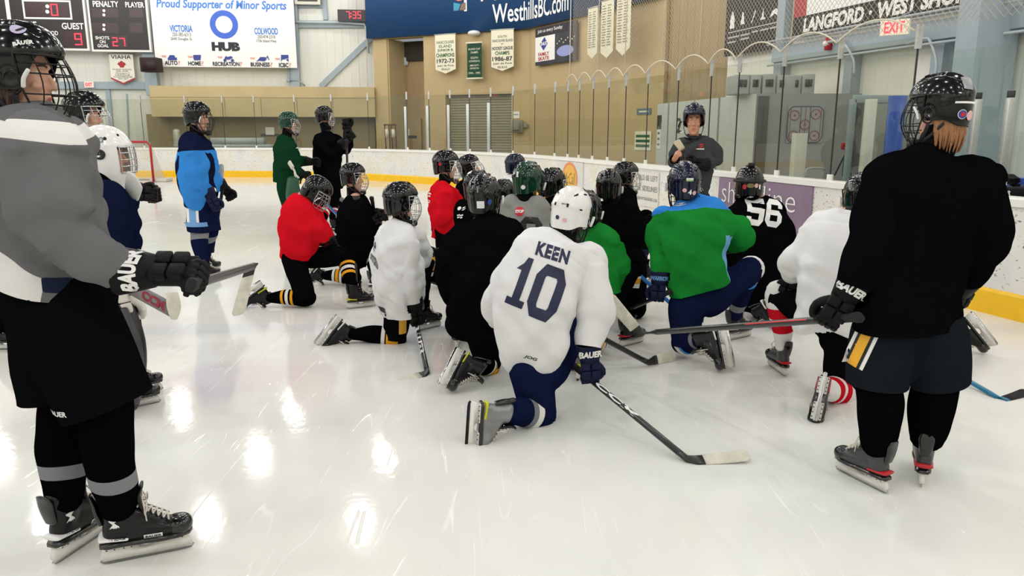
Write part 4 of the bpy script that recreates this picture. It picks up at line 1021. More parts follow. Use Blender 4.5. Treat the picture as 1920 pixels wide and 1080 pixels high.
# ================================================================== MATERIALS OF PEOPLE AND KIT
def cloth(name, col, rough=.9, bump=.35, **k): return mat(name, col, rough, bump=bump, bscale=14, var=.05, vscale=5, spec=.0, **k)
M_SKIN = mat('skin', (214, 164, 140), .5, var=.06, vscale=30); M_SKIN2 = mat('skin_tan', (196, 140, 112), .5, var=.06, vscale=30)
SKM = {}
M_LIP = (176, 102, 92)
M_HBLK = mat('helmet_black', (9, 9, 11), .14, coat=.25, spec=.36); M_HNAVY = mat('helmet_navy', (13, 20, 44), .14, coat=.25, spec=.36); M_HGRN = mat('helmet_green', (10, 54, 34), .14, coat=.25, spec=.36); M_HWHT = mat('helmet_white', (232, 232, 230), .22, coat=.4)
M_VENT = mat('vent_black', (5, 5, 6), .7); M_FOAM = mat('foam_black', (13, 13, 14), .95, spec=.1)
M_CAGEB = mat('cage_black', (14, 14, 15), .35, metal=.3); M_CAGES = mat('cage_steel', (200, 202, 204), .25, metal=.9)
M_STRAP = mat('strap_black', (18, 18, 19), .7); M_STRAPW = mat('strap_clear', (225, 226, 224), .3)
M_CUP = mat('chin_cup', (16, 16, 17), .5)
M_BOOT = mat('boot_black', (13, 13, 15), .38, spec=.3, var=.2, vscale=20, coat=.1); M_BOOTG = mat('boot_grey', (66, 67, 70), .35, var=.35, vscale=14); M_BOOTS = mat('boot_silver', (150, 150, 150), .3, metal=.4, var=.4, vscale=12)
M_TOE = mat('toe_cap_black', (14, 14, 15), .2, coat=.4); M_HOLD = mat('holder_white', (232, 230, 224), .3, var=.1, vscale=25); M_BLADE = mat('blade_steel', (190, 192, 194), .22, metal=1.0); M_BLADEK = mat('blade_black', (40, 41, 43), .3, metal=.9)
M_LACE = mat('lace_white', (212, 206, 194), .85); M_LACEK = mat('lace_dark', (60, 60, 62), .85)
M_FELT = mat('felt_white', (206, 206, 202), .9); M_SREDT = mat('red_trim', (190, 24, 36), .4); M_SYEL = mat('yellow_trim', (206, 206, 44), .4)
M_GBLK = mat('glove_black', (12, 12, 13), .6, spec=.18, bump=.25, bscale=60, var=.15, vscale=40); M_GNAVY = mat('glove_navy', (18, 26, 58), .6, spec=.18, bump=.25, bscale=60, var=.1, vscale=40)
M_PALM = mat('glove_palm', (44, 42, 42), .85); M_PALMR = mat('glove_palm_red', (150, 22, 34), .7)
M_SHAFT = mat('shaft_black', (24, 24, 26), .35, coat=.2); M_TAPEW = mat('tape_white', (228, 224, 208), .85, bump=.3, bscale=50, var=.22, vscale=26); M_TAPEK = mat('tape_black', (30, 30, 32), .9, bump=.4, bscale=40, var=.3, vscale=30)
M_PWH = mat('print_white', (236, 236, 234), .5); M_PNAVY = mat('print_navy', (28, 34, 66), .6); M_PRED = mat('print_red', (198, 30, 44), .5); M_PGREY = mat('print_grey', (120, 122, 126), .5); M_PBLK = mat('print_black', (22, 22, 24), .6); M_PPINK = mat('print_pink', (224, 178, 178), .5)

def hexrot(a, b, c): return Matrix.Rotation(math.radians(a), 4, 'Z') @ Matrix.Rotation(math.radians(b), 4, 'X') @ Matrix.Rotation(math.radians(c), 4, 'Y')
# ------------------------------------------------------------------ helmet (local: origin between the ears, +Y face, +Z crown)
def smoothstep(a, b, x): t = min(1, max(0, (x - a) / (b - a))); return t * t * (3 - 2 * t)
def hel_pt(az, s, off=0.0):
    """az: 0 = front; s: 0 rim .. 1 crown"""
    ca, sa = math.cos(az), math.sin(az)
    front = smoothstep(.25, .75, ca); back = smoothstep(.3, .9, -ca); side = 1 - front - back
    zr = .058 * front + (-.072) * back + (-.045) * side
    th = s * math.pi / 2
    if zr < .03:
        z0 = zr; frac = (.03 - zr) / ((.03 - zr) + .19)
        if s < frac: z = zr + (.03 - zr) * s / frac; rho = 1 - .10 * ((.03 - z) / .1) ** 2
        else:
            a = (s - frac) / (1 - frac) * math.pi / 2; z = .03 + .122 * math.sin(a) ** (.92); rho = max(math.cos(a), 0) ** .80
    else:
        a0 = math.asin(min(1, (zr - .03) / .122)); a = a0 + s * (math.pi / 2 - a0); z = .03 + .122 * math.sin(a) ** (.92); rho = max(math.cos(a), 0) ** .80
    rx, ry = .116, (.150 if ca > 0 else .142)
    x, y = rho * rx * sa, rho * ry * ca
    d = off
    if z > .045: d += .006 * (1 - smoothstep(.026, .034, abs(x))) * smoothstep(.05, .07, z)                # raised spine
    d -= .007 * (1 - smoothstep(.006, .012, abs(abs(x) - .048))) * smoothstep(.06, .08, z) * smoothstep(-.13, -.10, y) * (1 - smoothstep(.08, .11, y))  # grooves
    d += .005 * smoothstep(.050, .058, z - .10 * y)                                                       # upper shell overlaps the lower
    d -= .006 * (1 - smoothstep(.020, .028, math.hypot(y - .02, (z + .005) * 1.1))) * (abs(x) > .07)     # ear recess
    d += .004 * (1 - smoothstep(.010, .016, abs(z - .02 + .25 * y))) * (y < -.03) * smoothstep(.05, .09, abs(x) + .03)
    n = V((x / rx ** 2, y / ry ** 2, max(z - .03, 0) / .122 ** 2 * .8 + 1e-4)).normalized()
    return V((x, y, z)) + n * d
def helmet_shell():
    mb = MB(); NA, NS = 96, 34; rings = []
    for i in range(NS + 1):
        s = i / NS * .985; rings.append([hel_pt(2 * math.pi * j / NA, s) for j in range(NA)])
    mb.ring_loft(rings, 0, (False, True))
    inner = [[hel_pt(2 * math.pi * j / NA, s, -.014) for j in range(NA)] for s in (.7, .4, .2, .05, 0)]
    mb.ring_loft(inner + [rings[0]], 1, (True, False))
    vt = helmet_vents(); mb.add(vt.v, vt.f, 2)
    return mb
def helmet_vents():
    mb = MB()
    for sx in (-1, 1):
        for (az, s, w, h, tilt) in ((62, .62, .030, .009, .3), (100, .66, .030, .009, 0), (140, .64, .028, .009, -.3), (160, .42, .012, .018, 0), (28, .70, .008, .026, 0), (120, .34, .022, .008, .4), (58, .36, .020, .007, .2)):
            a = math.radians(az) * sx; c = hel_pt(a, s, .0012); e = hel_pt(a + .03, s, .0012) - c; g = hel_pt(a, s + .02, .0012) - c
            e.normalize(); g = (g - e * g.dot(e)).normalized(); n = e.cross(g)
            if n.dot(c) < 0: n = -n
            ring = [c + e * (w / 2 * math.copysign(abs(math.cos(t)) ** .6, math.cos(t))) + g * (h / 2 * math.copysign(abs(math.sin(t)) ** .6, math.sin(t)) + tilt * w / 2 * math.cos(t) * sx) for t in [i * math.pi / 8 for i in range(16)]]
            mb.ring_loft([[q + n * .0022 for q in ring], [q - n * .004 for q in ring]], 0)
    return mb
def ear_plate(sx):
    mb = MB()
    if True:
        pts = [V((sx * (.110 - .014 * abs(math.sin(t)) * (math.sin(t) < 0)), .025 + .029 * math.cos(t), -.022 + .034 * math.sin(t))) for t in [i * math.pi / 8 for i in range(16)]]
        mb.tube(pts, .0042, 6, closed=True)
    return mb
def cage_pt(az, z):
    t = (.06 - z) / .215
    rx = .122 - .030 * t; ry = .132 + .050 * math.sin(math.pi * min(1, t * 1.05)) - .012 * t
    return V((rx * math.sin(az), .012 + ry * math.cos(az), z))
def cage_mesh(r=.0024):
    mb = MB(); A = math.radians
    for z in (.035, .005, -.055, -.085, -.115):
        lim = 76 if z > -.09 else 62
        mb.tube([cage_pt(A(a), z) for a in np.linspace(-lim, lim, 17)], r, 5)
    for a in (-54, -36, -18, 0, 18, 36, 54):
        mb.tube([cage_pt(A(a), z) for z in np.linspace(.055, -.145, 9)], r, 5)
    fr = [cage_pt(A(a), .06) for a in np.linspace(-78, 78, 15)] + [cage_pt(A(78), z) for z in (.02, -.03)] + [cage_pt(A(70), -.08), cage_pt(A(56), -.125)] + [cage_pt(A(a), -.150) for a in np.linspace(42, -42, 9)] + [cage_pt(A(-56), -.125), cage_pt(A(-70), -.08)] + [cage_pt(A(-78), z) for z in (-.03, .02)]
    mb.tube(fr, r * 1.8, 6, closed=True)
    return mb
def chin_cup_mesh():
    mb = MB(); mb.ellipsoid((0, .118, -.140), (.042, .034, .026), n=14, ex=2.6); return mb
def strap_mesh(sx):
    mb = MB()
    if True:
        mb.limb([V((sx * .105, .02, -.06)), V((sx * .085, .05, -.115)), V((sx * .045, .095, -.148))], [(.003, .009)] * 3, hint=V((1, 0, 0)), n=8, k=4)
        mb.limb([V((sx * .104, -.05, -.06)), V((sx * .088, .02, -.115)), V((sx * .06, .08, -.140))], [(.003, .007)] * 3, hint=V((1, 0, 0)), n=8, k=4)
    return mb
def jclip_mesh(sx):
    mb = MB()
    mb.limb([V((sx * .121, .085, .012)), V((sx * .124, .07, -.012)), V((sx * .119, .065, -.035))], [(.006, .010)] * 3, hint=V((0, 1, 0)), n=8, k=3)
    return mb
LIB = {}
def lib(name, fn, mats):
    key = (name, tuple(m.name for m in mats))
    if key not in LIB:
        base = name + '/base'
        if base not in LIB: LIB[base] = fn()
        LIB[key] = LIB[base].mesh(name, mats, True) if isinstance(LIB[base], MB) else from_arrays(name, LIB[base][0], LIB[base][1], mats)
    return LIB[key]
def put(objname, mesh, parent, M): return link(bpy.data.objects.new(objname, mesh), parent, M)
def helmet(parent, M, shell, cage=M_CAGEB, strap=M_STRAP, cup=True, clip=M_STRAPW, detail=True):
    h = put('helmet', lib('helmet', helmet_shell, [shell, M_FOAM, M_VENT]), parent, M)
    for sx in (-1, 1):
        put('ear_guard', lib('ear_guard%d' % sx, lambda: ear_plate(sx), [shell]), h, M); put('chin_strap', lib('chin_strap%d' % sx, lambda: strap_mesh(sx), [strap]), h, M)
        if cage: put('cage_clip', lib('cage_clip%d' % sx, lambda: jclip_mesh(sx), [clip]), h, M)
    if cage:
        put('cage', lib('cage', cage_mesh, [cage]), h, M)
        if cup: put('chin_cup', lib('chin_cup', chin_cup_mesh, [M_CUP]), h, M)
    return h
def sticker(h, M, az, s, shape, m, w, hh, name='sticker', rot=0.0, off=.003):
    """mark laid on a helmet at (az degrees, height share)"""
    a = math.radians(az); c = hel_pt(a, s); e = (hel_pt(a - .05, s) - hel_pt(a + .05, s)).normalized(); g = (hel_pt(a, min(1, s + .04)) - c); n = e.cross(g).normalized()
    if n.dot(c) < 0: n = -n
    e = (e - UP * e.z).normalized(); e = Matrix.Rotation(rot, 3, n) @ e
    R3 = M.to_3x3(); sc = R3.col[0].length
    return decal(name, shape, m, h, M @ c, R3 @ e, R3 @ n, w * sc, hh * sc, off, edge=.02)
# ------------------------------------------------------------------ skate (local: blade along +Y, ice at z = 0, ankle joint at (0, 0, .19))
def boot_fn():
    mb = MB()
    mb.limb([V((0, -.052, .120)), V((0, .03, .122)), V((0, .115, .112)), V((0, .180, .106))], [(.036, .044), (.041, .046), (.047, .037), (.040, .030)], hint=V((1, 0, 0)), n=20)
    mb.limb([V((0, -.030, .115)), V((0, -.022, .17)), V((0, -.022, .215)), V((0, -.026, .245))], [(.038, .050), (.042, .056), (.043, .060), (.045, .062)], hint=V((1, 0, 0)), n=20)
    mb.limb([V((0, -.02, .20)), V((0, .05, .165)), V((0, .12, .130))], [(.034, .034), (.036, .036), (.034, .022)], hint=V((1, 0, 0)), n=16)
    co, fs, e = fuse(mb, .0052, 5); co[:, 2] = np.maximum(co[:, 2], .081 + 0 * co[:, 2]); co[:, 2] = np.minimum(co[:, 2], .252 - .25 * (co[:, 1] + .02))
    return co, fs
def outline_foot(k=1.0):
    return [(x * k, y) for x, y in ((-.020, -.092), (-.034, -.07), (-.034, 0), (-.040, .07), (-.046, .12), (-.042, .17), (-.026, .205), (0, .215), (.026, .205), (.042, .17), (.046, .12), (.040, .07), (.034, 0), (.034, -.07), (.020, -.092))]
def outsole_fn(): mb = MB(); mb.prism(outline_foot(), .072, .086, lambda x, y, h: V((x, y, h))); return mb
def toecap_fn(): mb = MB(); mb.ellipsoid((0, .170, .108), (.0475, .049, .035), n=20, ex=2.3); return mb
def holder_fn(full=True):
    mb = MB()
    prof = [(-.080, .074), (.022, .074), (.034, .050), (.055, .043), (.078, .050), (.086, .074), (.188, .074), (.201, .050), (.210, .032), (.200, .017), (-.086, .017), (-.095, .030)]
    mb.prism(prof, -.011, .011, lambda y, z, h: V((h, y, z)))
    for y0, y1 in ((-.082, .026), (.082, .192)): mb.box((0, (y0 + y1) / 2, .071), (.058, y1 - y0, .010), bev=.004)
    if full: rv = rivets_fn(); mb.add(rv.v, rv.f, 1)
    return mb
def rivets_fn():
    mb = MB()
    for y in (-.07, -.045, -.015, .01, .095, .12, .15, .178):
        for x in (-.0235, .0235): mb.limb([V((x, y, .0625)), V((x, y, .067))], [.0035, .0035], n=8, k=1, round_ends=False)
    return mb
def blade_fn():
    mb = MB(); mb.prism([(-.088, .024), (.205, .024), (.216, .017), (.206, .003), (.16, 0), (-.06, 0), (-.086, .003), (-.098, .013)], -.0022, .0022, lambda y, z, h: V((h, y, z))); return mb
def tongue_fn():
    mb = MB(); mb.limb([V((0, .066, .178)), V((0, .052, .222)), V((0, .050, .255)), V((0, .062, .284))], [(.026, .010), (.034, .009), (.038, .008), (.034, .006)], hint=V((1, 0, 0)), n=16, ex=2.6); return mb
def tendon_fn():
    mb = MB(); mb.limb([V((0, -.080, .165)), V((0, -.090, .210)), V((0, -.094, .245)), V((0, -.102, .272))], [(.024, .010), (.030, .010), (.033, .008), (.026, .006)], hint=V((1, 0, 0)), n=14, ex=2.6); return mb
def laces_fn():
    mb = MB(); Q = []
    for i in range(7):
        t = i / 6; Q.append((.042 + .098 * t, .208 - .066 * t, .024 + .006 * t))
    for (y0, z0, x0), (y1, z1, x1) in zip(Q[:-1], Q[1:]):
        for s in (-1, 1): mb.tube([V((s * x0, y0, z0 + .004)), V((0, (y0 + y1) / 2 + .004, (z0 + z1) / 2 + .018)), V((-s * x1, y1, z1 + .004))], .0034, 6)
    for s in (-1, 1):
        mb.tube([V((0, .058, .226)), V((s * .03, .075, .238)), V((s * .055, .072, .205)), V((s * .040, .065, .185)), V((0, .062, .222))], .003, 6)
        mb.tube([V((0, .058, .226)), V((s * .025, .06, .25)), V((s * .048, .065, .22)), V((s * .052, .07, .165))], .0026, 6)
    return mb
def stripe_fn(): mb = MB(); mb.limb([V((0, -.086, .108)), V((0, .0, .100))], [(.0395, .011), (.0425, .010)], hint=V((1, 0, 0)), n=16, round_ends=True); return mb
def skate(parent, pos, fwd, up, s, style='black', full=True):
    """pos = point on the ice side midway under the ankle (local origin)"""
    f = fwd.normalized(); x = f.cross(up).normalized(); u = x.cross(f)
    M = Matrix(((x.x, f.x, u.x, pos.x), (x.y, f.y, u.y, pos.y), (x.z, f.z, u.z, pos.z), (0, 0, 0, 1))) @ Matrix.Scale(s, 4)
    bm_, tr = {'black': (M_BOOT, M_PWH), 'grey': (M_BOOTG, M_SREDT), 'silver': (M_BOOTS, M_SYEL), 'yellow': (M_BOOT, M_SYEL), 'red': (M_BOOT, M_SREDT)}[style]
    b = put('skate', lib('boot', boot_fn, [bm_]), parent, M)
    put('outsole', lib('outsole', outsole_fn, [M_TOE]), b, M); put('blade_holder', lib('blade_holder', holder_fn, [M_HOLD, M_BOOT]), b, M)
    put('blade', lib('blade', blade_fn, [M_BLADEK if style == 'silver' else M_BLADE]), b, M); put('toe_cap', lib('toe_cap', toecap_fn, [M_TOE]), b, M)
    put('tendon_guard', lib('tendon_guard', tendon_fn, [M_TOE]), b, M)
    put('trim_band', lib('trim_band', stripe_fn, [tr]), b, M)
    put('tongue', lib('tongue', tongue_fn, [M_BOOT if style != 'white' else M_FELT]), b, M)
    put('laces', lib('laces', laces_fn, [M_LACE]), b, M)
    b['_M'] = 0; del b['_M']
    return b, M
# ------------------------------------------------------------------ glove (right hand; local: origin wrist, +Y fingers, +Z back of hand, thumb on -X)
def finger_chain(base, dirv, L, curl, r, down=V((0, 0, -1))):
    """three bones curling towards the palm"""
    pts = [base]; d = dirv.normalized(); ax = d.cross(down).normalized(); p = base.copy()
    for l, c in zip((.44, .31, .25), curl):
        d = Matrix.Rotation(math.radians(c), 3, ax) @ d; p = p + d * L * l; pts.append(p.copy())
    return pts, [r, r * .98, r * .92, r * .80]
def glove_fn(curl):
    def fn():
        mb = MB()
        mb.box((0, .045, -.006), (.090, .118, .044), bev=.018)
        for i, (x, L) in enumerate(((-.036, .088), (-.0125, .098), (.0125, .094), (.036, .076))):
            pts, rr = finger_chain(V((x, .098, .002)), V((x * .8, 1, 0)), L, curl, .0145)
            mb.limb(pts, rr, n=10, k=3)
            for a, b in zip(pts[:-1], pts[1:]):
                pass
        tp = [V((-.040, .020, -.012)), V((-.066, .052, -.024)), V((-.068, .090, -.036)), V((-.056, .112, -.046))] if curl[0] > 40 else [V((-.040, .020, -.010)), V((-.068, .052, -.016)), V((-.078, .090, -.022)), V((-.074, .116, -.028))]
        mb.limb(tp, [.020, .019, .017, .014], n=12, k=4)
        mb.box((tp[1] + tp[2]) / 2 + V((-.010, 0, .008)), (.024, .045, .026), bev=.010)
        co, fs, e = fuse(mb, .0042, 2); return co, fs
    return fn
def pads_fn(curl):
    def fn():
        mb = MB()
        for y, h, w in ((.014, .046, .104), (.062, .044, .100)):
            for x in (-.027, .027): mb.box((x * w / .104, y, .020), (w / 2 - .003, h, .030), bev=.007)
        for i, (x, L) in enumerate(((-.036, .088), (-.0125, .098), (.0125, .094), (.036, .076))):
            pts, rr = finger_chain(V((x, .098, .002)), V((x * .8, 1, 0)), L, curl, .0145)
            for k, (a, b) in enumerate(zip(pts[:-1], pts[1:])):
                d = (b - a).normalized(); xx = (V((1, 0, 0)) - d * d.x).normalized(); zz = xx.cross(d); Mq = Matrix((xx, d, zz)).transposed().to_4x4()
                mb.box((a + b) / 2 + zz * .011, (.0235, (b - a).length * .90, .018), M=Mq, bev=.005)
        return mb
    return fn
def cuff_fn():
    mb = MB(); n = 24; rings = []
    for y, rx, rz in ((.000, .050, .036), (-.03, .056, .044), (-.065, .064, .052), (-.098, .070, .058), (-.104, .066, .054), (-.098, .060, .048), (-.03, .044, .034)):
        rings.append([V((rx * math.copysign(abs(math.cos(a)) ** .8, math.cos(a)), y, rz * math.copysign(abs(math.sin(a)) ** .8, math.sin(a)))) for a in [2 * math.pi * j / n for j in range(n)]])
    mb.ring_loft(rings); return mb
def glove(parent, wrist, fwd, back, side, s, m=None, grip=True, cuffm=None, text=None, textm=None, tface=None):
    """side 'R' or 'L'; back = outward direction of the back of the hand"""
    m = m or M_GBLK; f = fwd.normalized(); x = f.cross(back).normalized(); u = x.cross(f)
    M = Matrix(((x.x, f.x, u.x, wrist.x), (x.y, f.y, u.y, wrist.y), (x.z, f.z, u.z, wrist.z), (0, 0, 0, 1))) @ Matrix.Scale(s, 4)
    if side == 'L': M = M @ Matrix.Scale(-1, 4, V((1, 0, 0)))
    c = (66, 82, 55) if grip else (18, 32, 26)
    g = put('glove', lib('glove_grip' if grip else 'glove_open', glove_fn(c), [m]), parent, M)
    put('padding', lib('pads_grip' if grip else 'pads_open', pads_fn(c), [m]), g, M)
    cu = put('cuff', lib('cuff', cuff_fn, [cuffm or m]), g, M)
    if text:
        N = (tface or back).normalized(); w = wrist - f * .052 * s
        ax = N.cross(f) if N.cross(f).length > .1 else x
        decal('lettering', text_shape(text[0], .05, .1), textm or M_PWH, cu, w, (ax if text[1] == 'x' else -ax) if text[1] in ('x', '-x') else (f if text[1] == 'f' else -f), N, text[2] * s, text[3] * s, .0025, edge=.02, parent=g)
    return g, M
# ------------------------------------------------------------------ stick
def stick(label, butt, heel, toe, blade_m=None, shaft_m=None, bh=.068, grip=True, marks=None, up=None, r=(.0155, .0105), band=None):
    root = empty('hockey_stick', heel, label, 'hockey stick')
    d = (heel - butt); L = d.length; dn = d.normalized(); bl = (toe - heel).normalized()
    nrm_ = dn.cross(bl).normalized()
    mb = MB(); mb.limb([butt, butt.lerp(heel, .5), heel - dn * .10], [r] * 3, hint=dn.cross(nrm_), n=12, k=3, ex=4.5)
    sh = mb.build('shaft', shaft_m or M_SHAFT, root)
    upv = up if up is not None else -dn - bl * (-dn).dot(bl); upv = upv.normalized(); side = bl.cross(upv)
    pts = []; rings = []
    bm_ = MB(); Lb = (toe - heel).length
    stations = [(-.10, .016, .012, -1)] + [(t, None, None, t) for t in (0, .15, .35, .55, .75, .9, .97, 1.0)]
    # neck from shaft into blade
    neck0 = heel - dn * .12
    ringsN = []
    def sec(c, hv, hh, tv, tt): return [c + hv * (hh * math.copysign(abs(math.cos(a)) ** .55, math.cos(a))) + tv * (tt * math.copysign(abs(math.sin(a)) ** .7, math.sin(a))) for a in [2 * math.pi * j / 14 for j in range(14)]]
    hv0 = dn.cross(nrm_); ringsN.append(sec(neck0, hv0, .0165, nrm_, .0105)); ringsN.append(sec(heel - dn * .05 + upv * .004, (hv0 + upv).normalized() if hv0.dot(upv) > 0 else (upv - hv0).normalized(), .02, nrm_, .008))
    if hv0.dot(upv) < 0: ringsN[0] = sec(neck0, -hv0, .0165, nrm_, .0105)
    for t in (.06, .2, .4, .6, .8, .92, .98, 1.0):
        hh = bh / 2 * (.86 + .2 * t) * (1 if t < .9 else math.sqrt(max(0, 1 - ((t - .9) / .102) ** 2)) * .75 + .25 if t < 1 else .3)
        curve = side * (.018 * t * t)
        ringsN.append(sec(heel + bl * (Lb * t) + upv * (bh / 2) + curve, upv, hh, side, .0045))
    nb = MB(); nb.ring_loft(ringsN[:4]); nb.build('hosel', shaft_m or M_SHAFT, root)
    big = [[c + (p - c) * 1.06 for p in rg] for rg in ringsN[3:] for c in [sum(rg, V()) / len(rg)]]
    bb_ = MB(); bb_.ring_loft(big); bo = bb_.build('blade', blade_m or M_TAPEW, root)
    if grip:
        gm = MB(); gm.limb([butt - dn * .004, butt + dn * .10], [(r[0] * 1.18, r[1] * 1.2)] * 2, hint=dn.cross(nrm_), n=12, k=2, ex=3.5); gm.limb([butt - dn * .012, butt + dn * .012], [(r[0] * 1.4, r[1] * 1.5)] * 2, hint=dn.cross(nrm_), n=12, k=1, ex=3.5); gm.build('grip_tape', M_TAPEK, root)
    for mk in marks or []:   # (text, share along shaft, length, height, material, facing)
        t_, k, w, h, m, N = mk[:6]; fl = mk[6] if len(mk) > 6 else 1
        decal('lettering', text_shape(t_, .04, .1) if t_ else RECT, m, sh, butt.lerp(heel, k), dn * fl, N, w, h, .001, edge=.05)
    return root

# ------------------------------------------------------------------ goalie mask (same local frame as the helmet)
def mask_pt(az, z, off=0.0):
    ca = math.cos(az); ft = smoothstep(-.2, .9, ca)
    t = (z + .02) / .175 if z > -.02 else (z + .02) / (.17 if ca > 0 else .30)
    rho = max(0.0, 1 - abs(t) ** 2.6) ** .5 if z > -.02 else 1 - .42 * ft * (t * t) - .05 * (1 - ft) * t * t
    rx, ry = .126 + off, (.165 if ca > 0 else .145) + off
    if z < -.02 and ca > 0: ry += .012 * min(1, -t)
    return V((rx * rho * math.sin(az), ry * rho * ca, z))
def mask_shell():
    mb = MB(); NA, NZ = 72, 30; idx = {}
    for i in range(NZ + 1):
        for j in range(NA):
            az = 2 * math.pi * j / NA; zb = -.075 - .095 * smoothstep(-.1, .8, math.cos(az)); z = zb + (.1545 - zb) * (1 - (1 - i / NZ) ** 1.25)
            ridge = .004 * (abs((z - .055)) < .007) * (math.cos(az) > -.5)
            idx[i, j] = len(mb.v); mb.v.append(tuple(mask_pt(az, z, ridge)))
    for i in range(NZ):
        for j in range(NA):
            q = [idx[i, j], idx[i, (j + 1) % NA], idx[i + 1, (j + 1) % NA], idx[i + 1, j]]
            c = sum((V(mb.v[k]) for k in q), V()) / 4; az = math.degrees(math.atan2(c.x, c.y))
            if abs(az) < 44 and -.088 < c.z < .042: continue
            mb.f.append(tuple(q)); mb.m.append(0)
    top = [idx[NZ, j] for j in range(NA)]; mb.f.append(tuple(top)); mb.m.append(0)
    vt = mask_vents(); mb.add(vt.v, vt.f, 1)
    return mb
def mask_cage():
    mb = MB(); A = math.radians
    for z in (-.085, -.055, -.022, .012, .04): mb.tube([mask_pt(A(a), z, .006) for a in np.linspace(-48, 48, 13)], .0032, 6)
    for a in (-46, -26, -9, 9, 26, 46): mb.tube([mask_pt(A(a), z, .006) for z in np.linspace(-.092, .048, 7)], .0030, 6)
    return mb
def mask_vents():
    mb = MB()
    for az, z, r in ((70, .085, .009), (-70, .085, .009), (100, -.03, .008), (-100, -.03, .008), (35, .10, .007), (-35, .10, .007), (150, .09, .008), (-150, .09, .008), (95, -.055, .0075), (-95, -.055, .0075)):
        c = mask_pt(math.radians(az), z, .0005); n = V((c.x, c.y, c.z * .6)).normalized(); x, y, _ = frame(n, UP)
        mb.ring_loft([[c + x * r * math.cos(t) + y * r * math.sin(t) + n * k for t in [i * math.pi / 6 for i in range(12)]] for k in (-.004, .002)])
    return mb
def goalie_mask(root, M, shell, cage):
    h = put('goalie_mask', lib('goalie_mask', mask_shell, [shell, M_VENT]), root, M)
    put('cage', lib('mask_cage', mask_cage, [cage]), h, M)
    return h
def mask_mark(h, M, az, z, shape, m, w, hh, name='sticker', rot=0.0):
    a = math.radians(az); c = mask_pt(a, z); e = (mask_pt(a - .05, z) - mask_pt(a + .05, z)).normalized(); n = V((c.x, c.y, c.z * .4)).normalized()
    if n.dot(e.cross(UP)) < 0: e = -e
    R3 = M.to_3x3(); e = Matrix.Rotation(rot, 3, n) @ e
    return decal(name, shape, m, h, M @ c, R3 @ e, R3 @ n, w, hh, .005, edge=.02)
# ================================================================== PEOPLE
def yawv(a): a = math.radians(a); return V((math.cos(a), -math.sin(a), 0)), V((math.sin(a), math.cos(a), 0))   # right, forward (0 = away from the camera, 90 = to the right)
HEADR = [(-.130, .022, .076, .045), (-.117, .040, .090, .020), (-.09, .055, .093, -.02), (-.06, .064, .094, -.055), (-.03, .069, .094, -.080), (0, .072, .092, -.094), (.03, .074, .092, -.100), (.06, .073, .088, -.098), (.09, .063, .070, -.085), (.115, .042, .040, -.055), (.126, .018, .012, -.022)]
def head_shells(mb, M, face):
    n = 24; rings = []
    for z, hx, yf, yb in HEADR:
        cy, ry = (yf + yb) / 2, (yf - yb) / 2; rg = []
        for j in range(n):
            a = 2 * math.pi * j / n; e = 2 / 2.3
            rg.append(M @ V((hx * math.copysign(abs(math.cos(a)) ** e, math.cos(a)), cy + ry * math.copysign(abs(math.sin(a)) ** e, math.sin(a)), z)))
        rings.append(rg)
    mb.ring_loft(rings)
    sc = M.to_3x3().col[0].length
    if face:
        def L(pts, rr, **k): mb.limb([M @ V(p) for p in pts], [r * sc for r in rr], n=10, k=3, **k)
        L([(0, .090, .016), (0, .108, -.012), (0, .118, -.034)], [.007, .009, .0125]); L([(-.014, .100, -.036), (.014, .100, -.036)], [.008, .008])
        L([(-.050, .078, .030), (-.02, .094, .030), (.02, .094, .030), (.050, .078, .030)], [.007, .009, .009, .007])
        L([(-.050, .070, -.028), (-.044, .080, -.034)], [.017, .015]); L([(.050, .070, -.028), (.044, .080, -.034)], [.017, .015])
        L([(-.022, .090, -.066), (0, .097, -.0635), (.022, .090, -.066)], [.004, .0062, .004]); L([(-.020, .088, -.078), (0, .096, -.0795), (.020, .088, -.078)], [.0045, .0075, .0045])
        L([(-.012, .080, -.112), (.012, .080, -.112)], [.018, .018])
        for sx in (-1, 1): L([(sx * .074, -.012, .022), (sx * .081, -.020, .012), (sx * .078, -.016, -.012), (sx * .072, -.004, -.026)], [.008, .010, .009, .007])
def shade_face(co, M):
    """push the eye sockets in and mark the lips"""
    Mi = np.array(M.inverted()); q = co @ Mi[:3, :3].T + Mi[:3, 3]; sc = M.to_3x3().col[0].length; f = np.array(M.to_3x3().col[1]) / sc
    dep = np.zeros(len(co))
    for sx in (-1, 1): dep += .010 * np.exp(-(((q[:, 0] - sx * .031) / .017) ** 2 + ((q[:, 2] - .010) / .011) ** 2)) * (q[:, 1] > .05)
    dep += .003 * np.exp(-((q[:, 0] / .02) ** 2 + ((q[:, 2] + .0715) / .0025) ** 2)) * (q[:, 1] > .05)
    co = co - f * (dep * sc)[:, None]
    lip = np.minimum(.024 - np.abs(q[:, 0]), .011 - np.abs(q[:, 2] + .0715) - .012 * (np.abs(q[:, 0]) / .024) ** 2); lip = np.where(q[:, 1] > .06, lip, -1)
    return co, lip
class Obj: pass
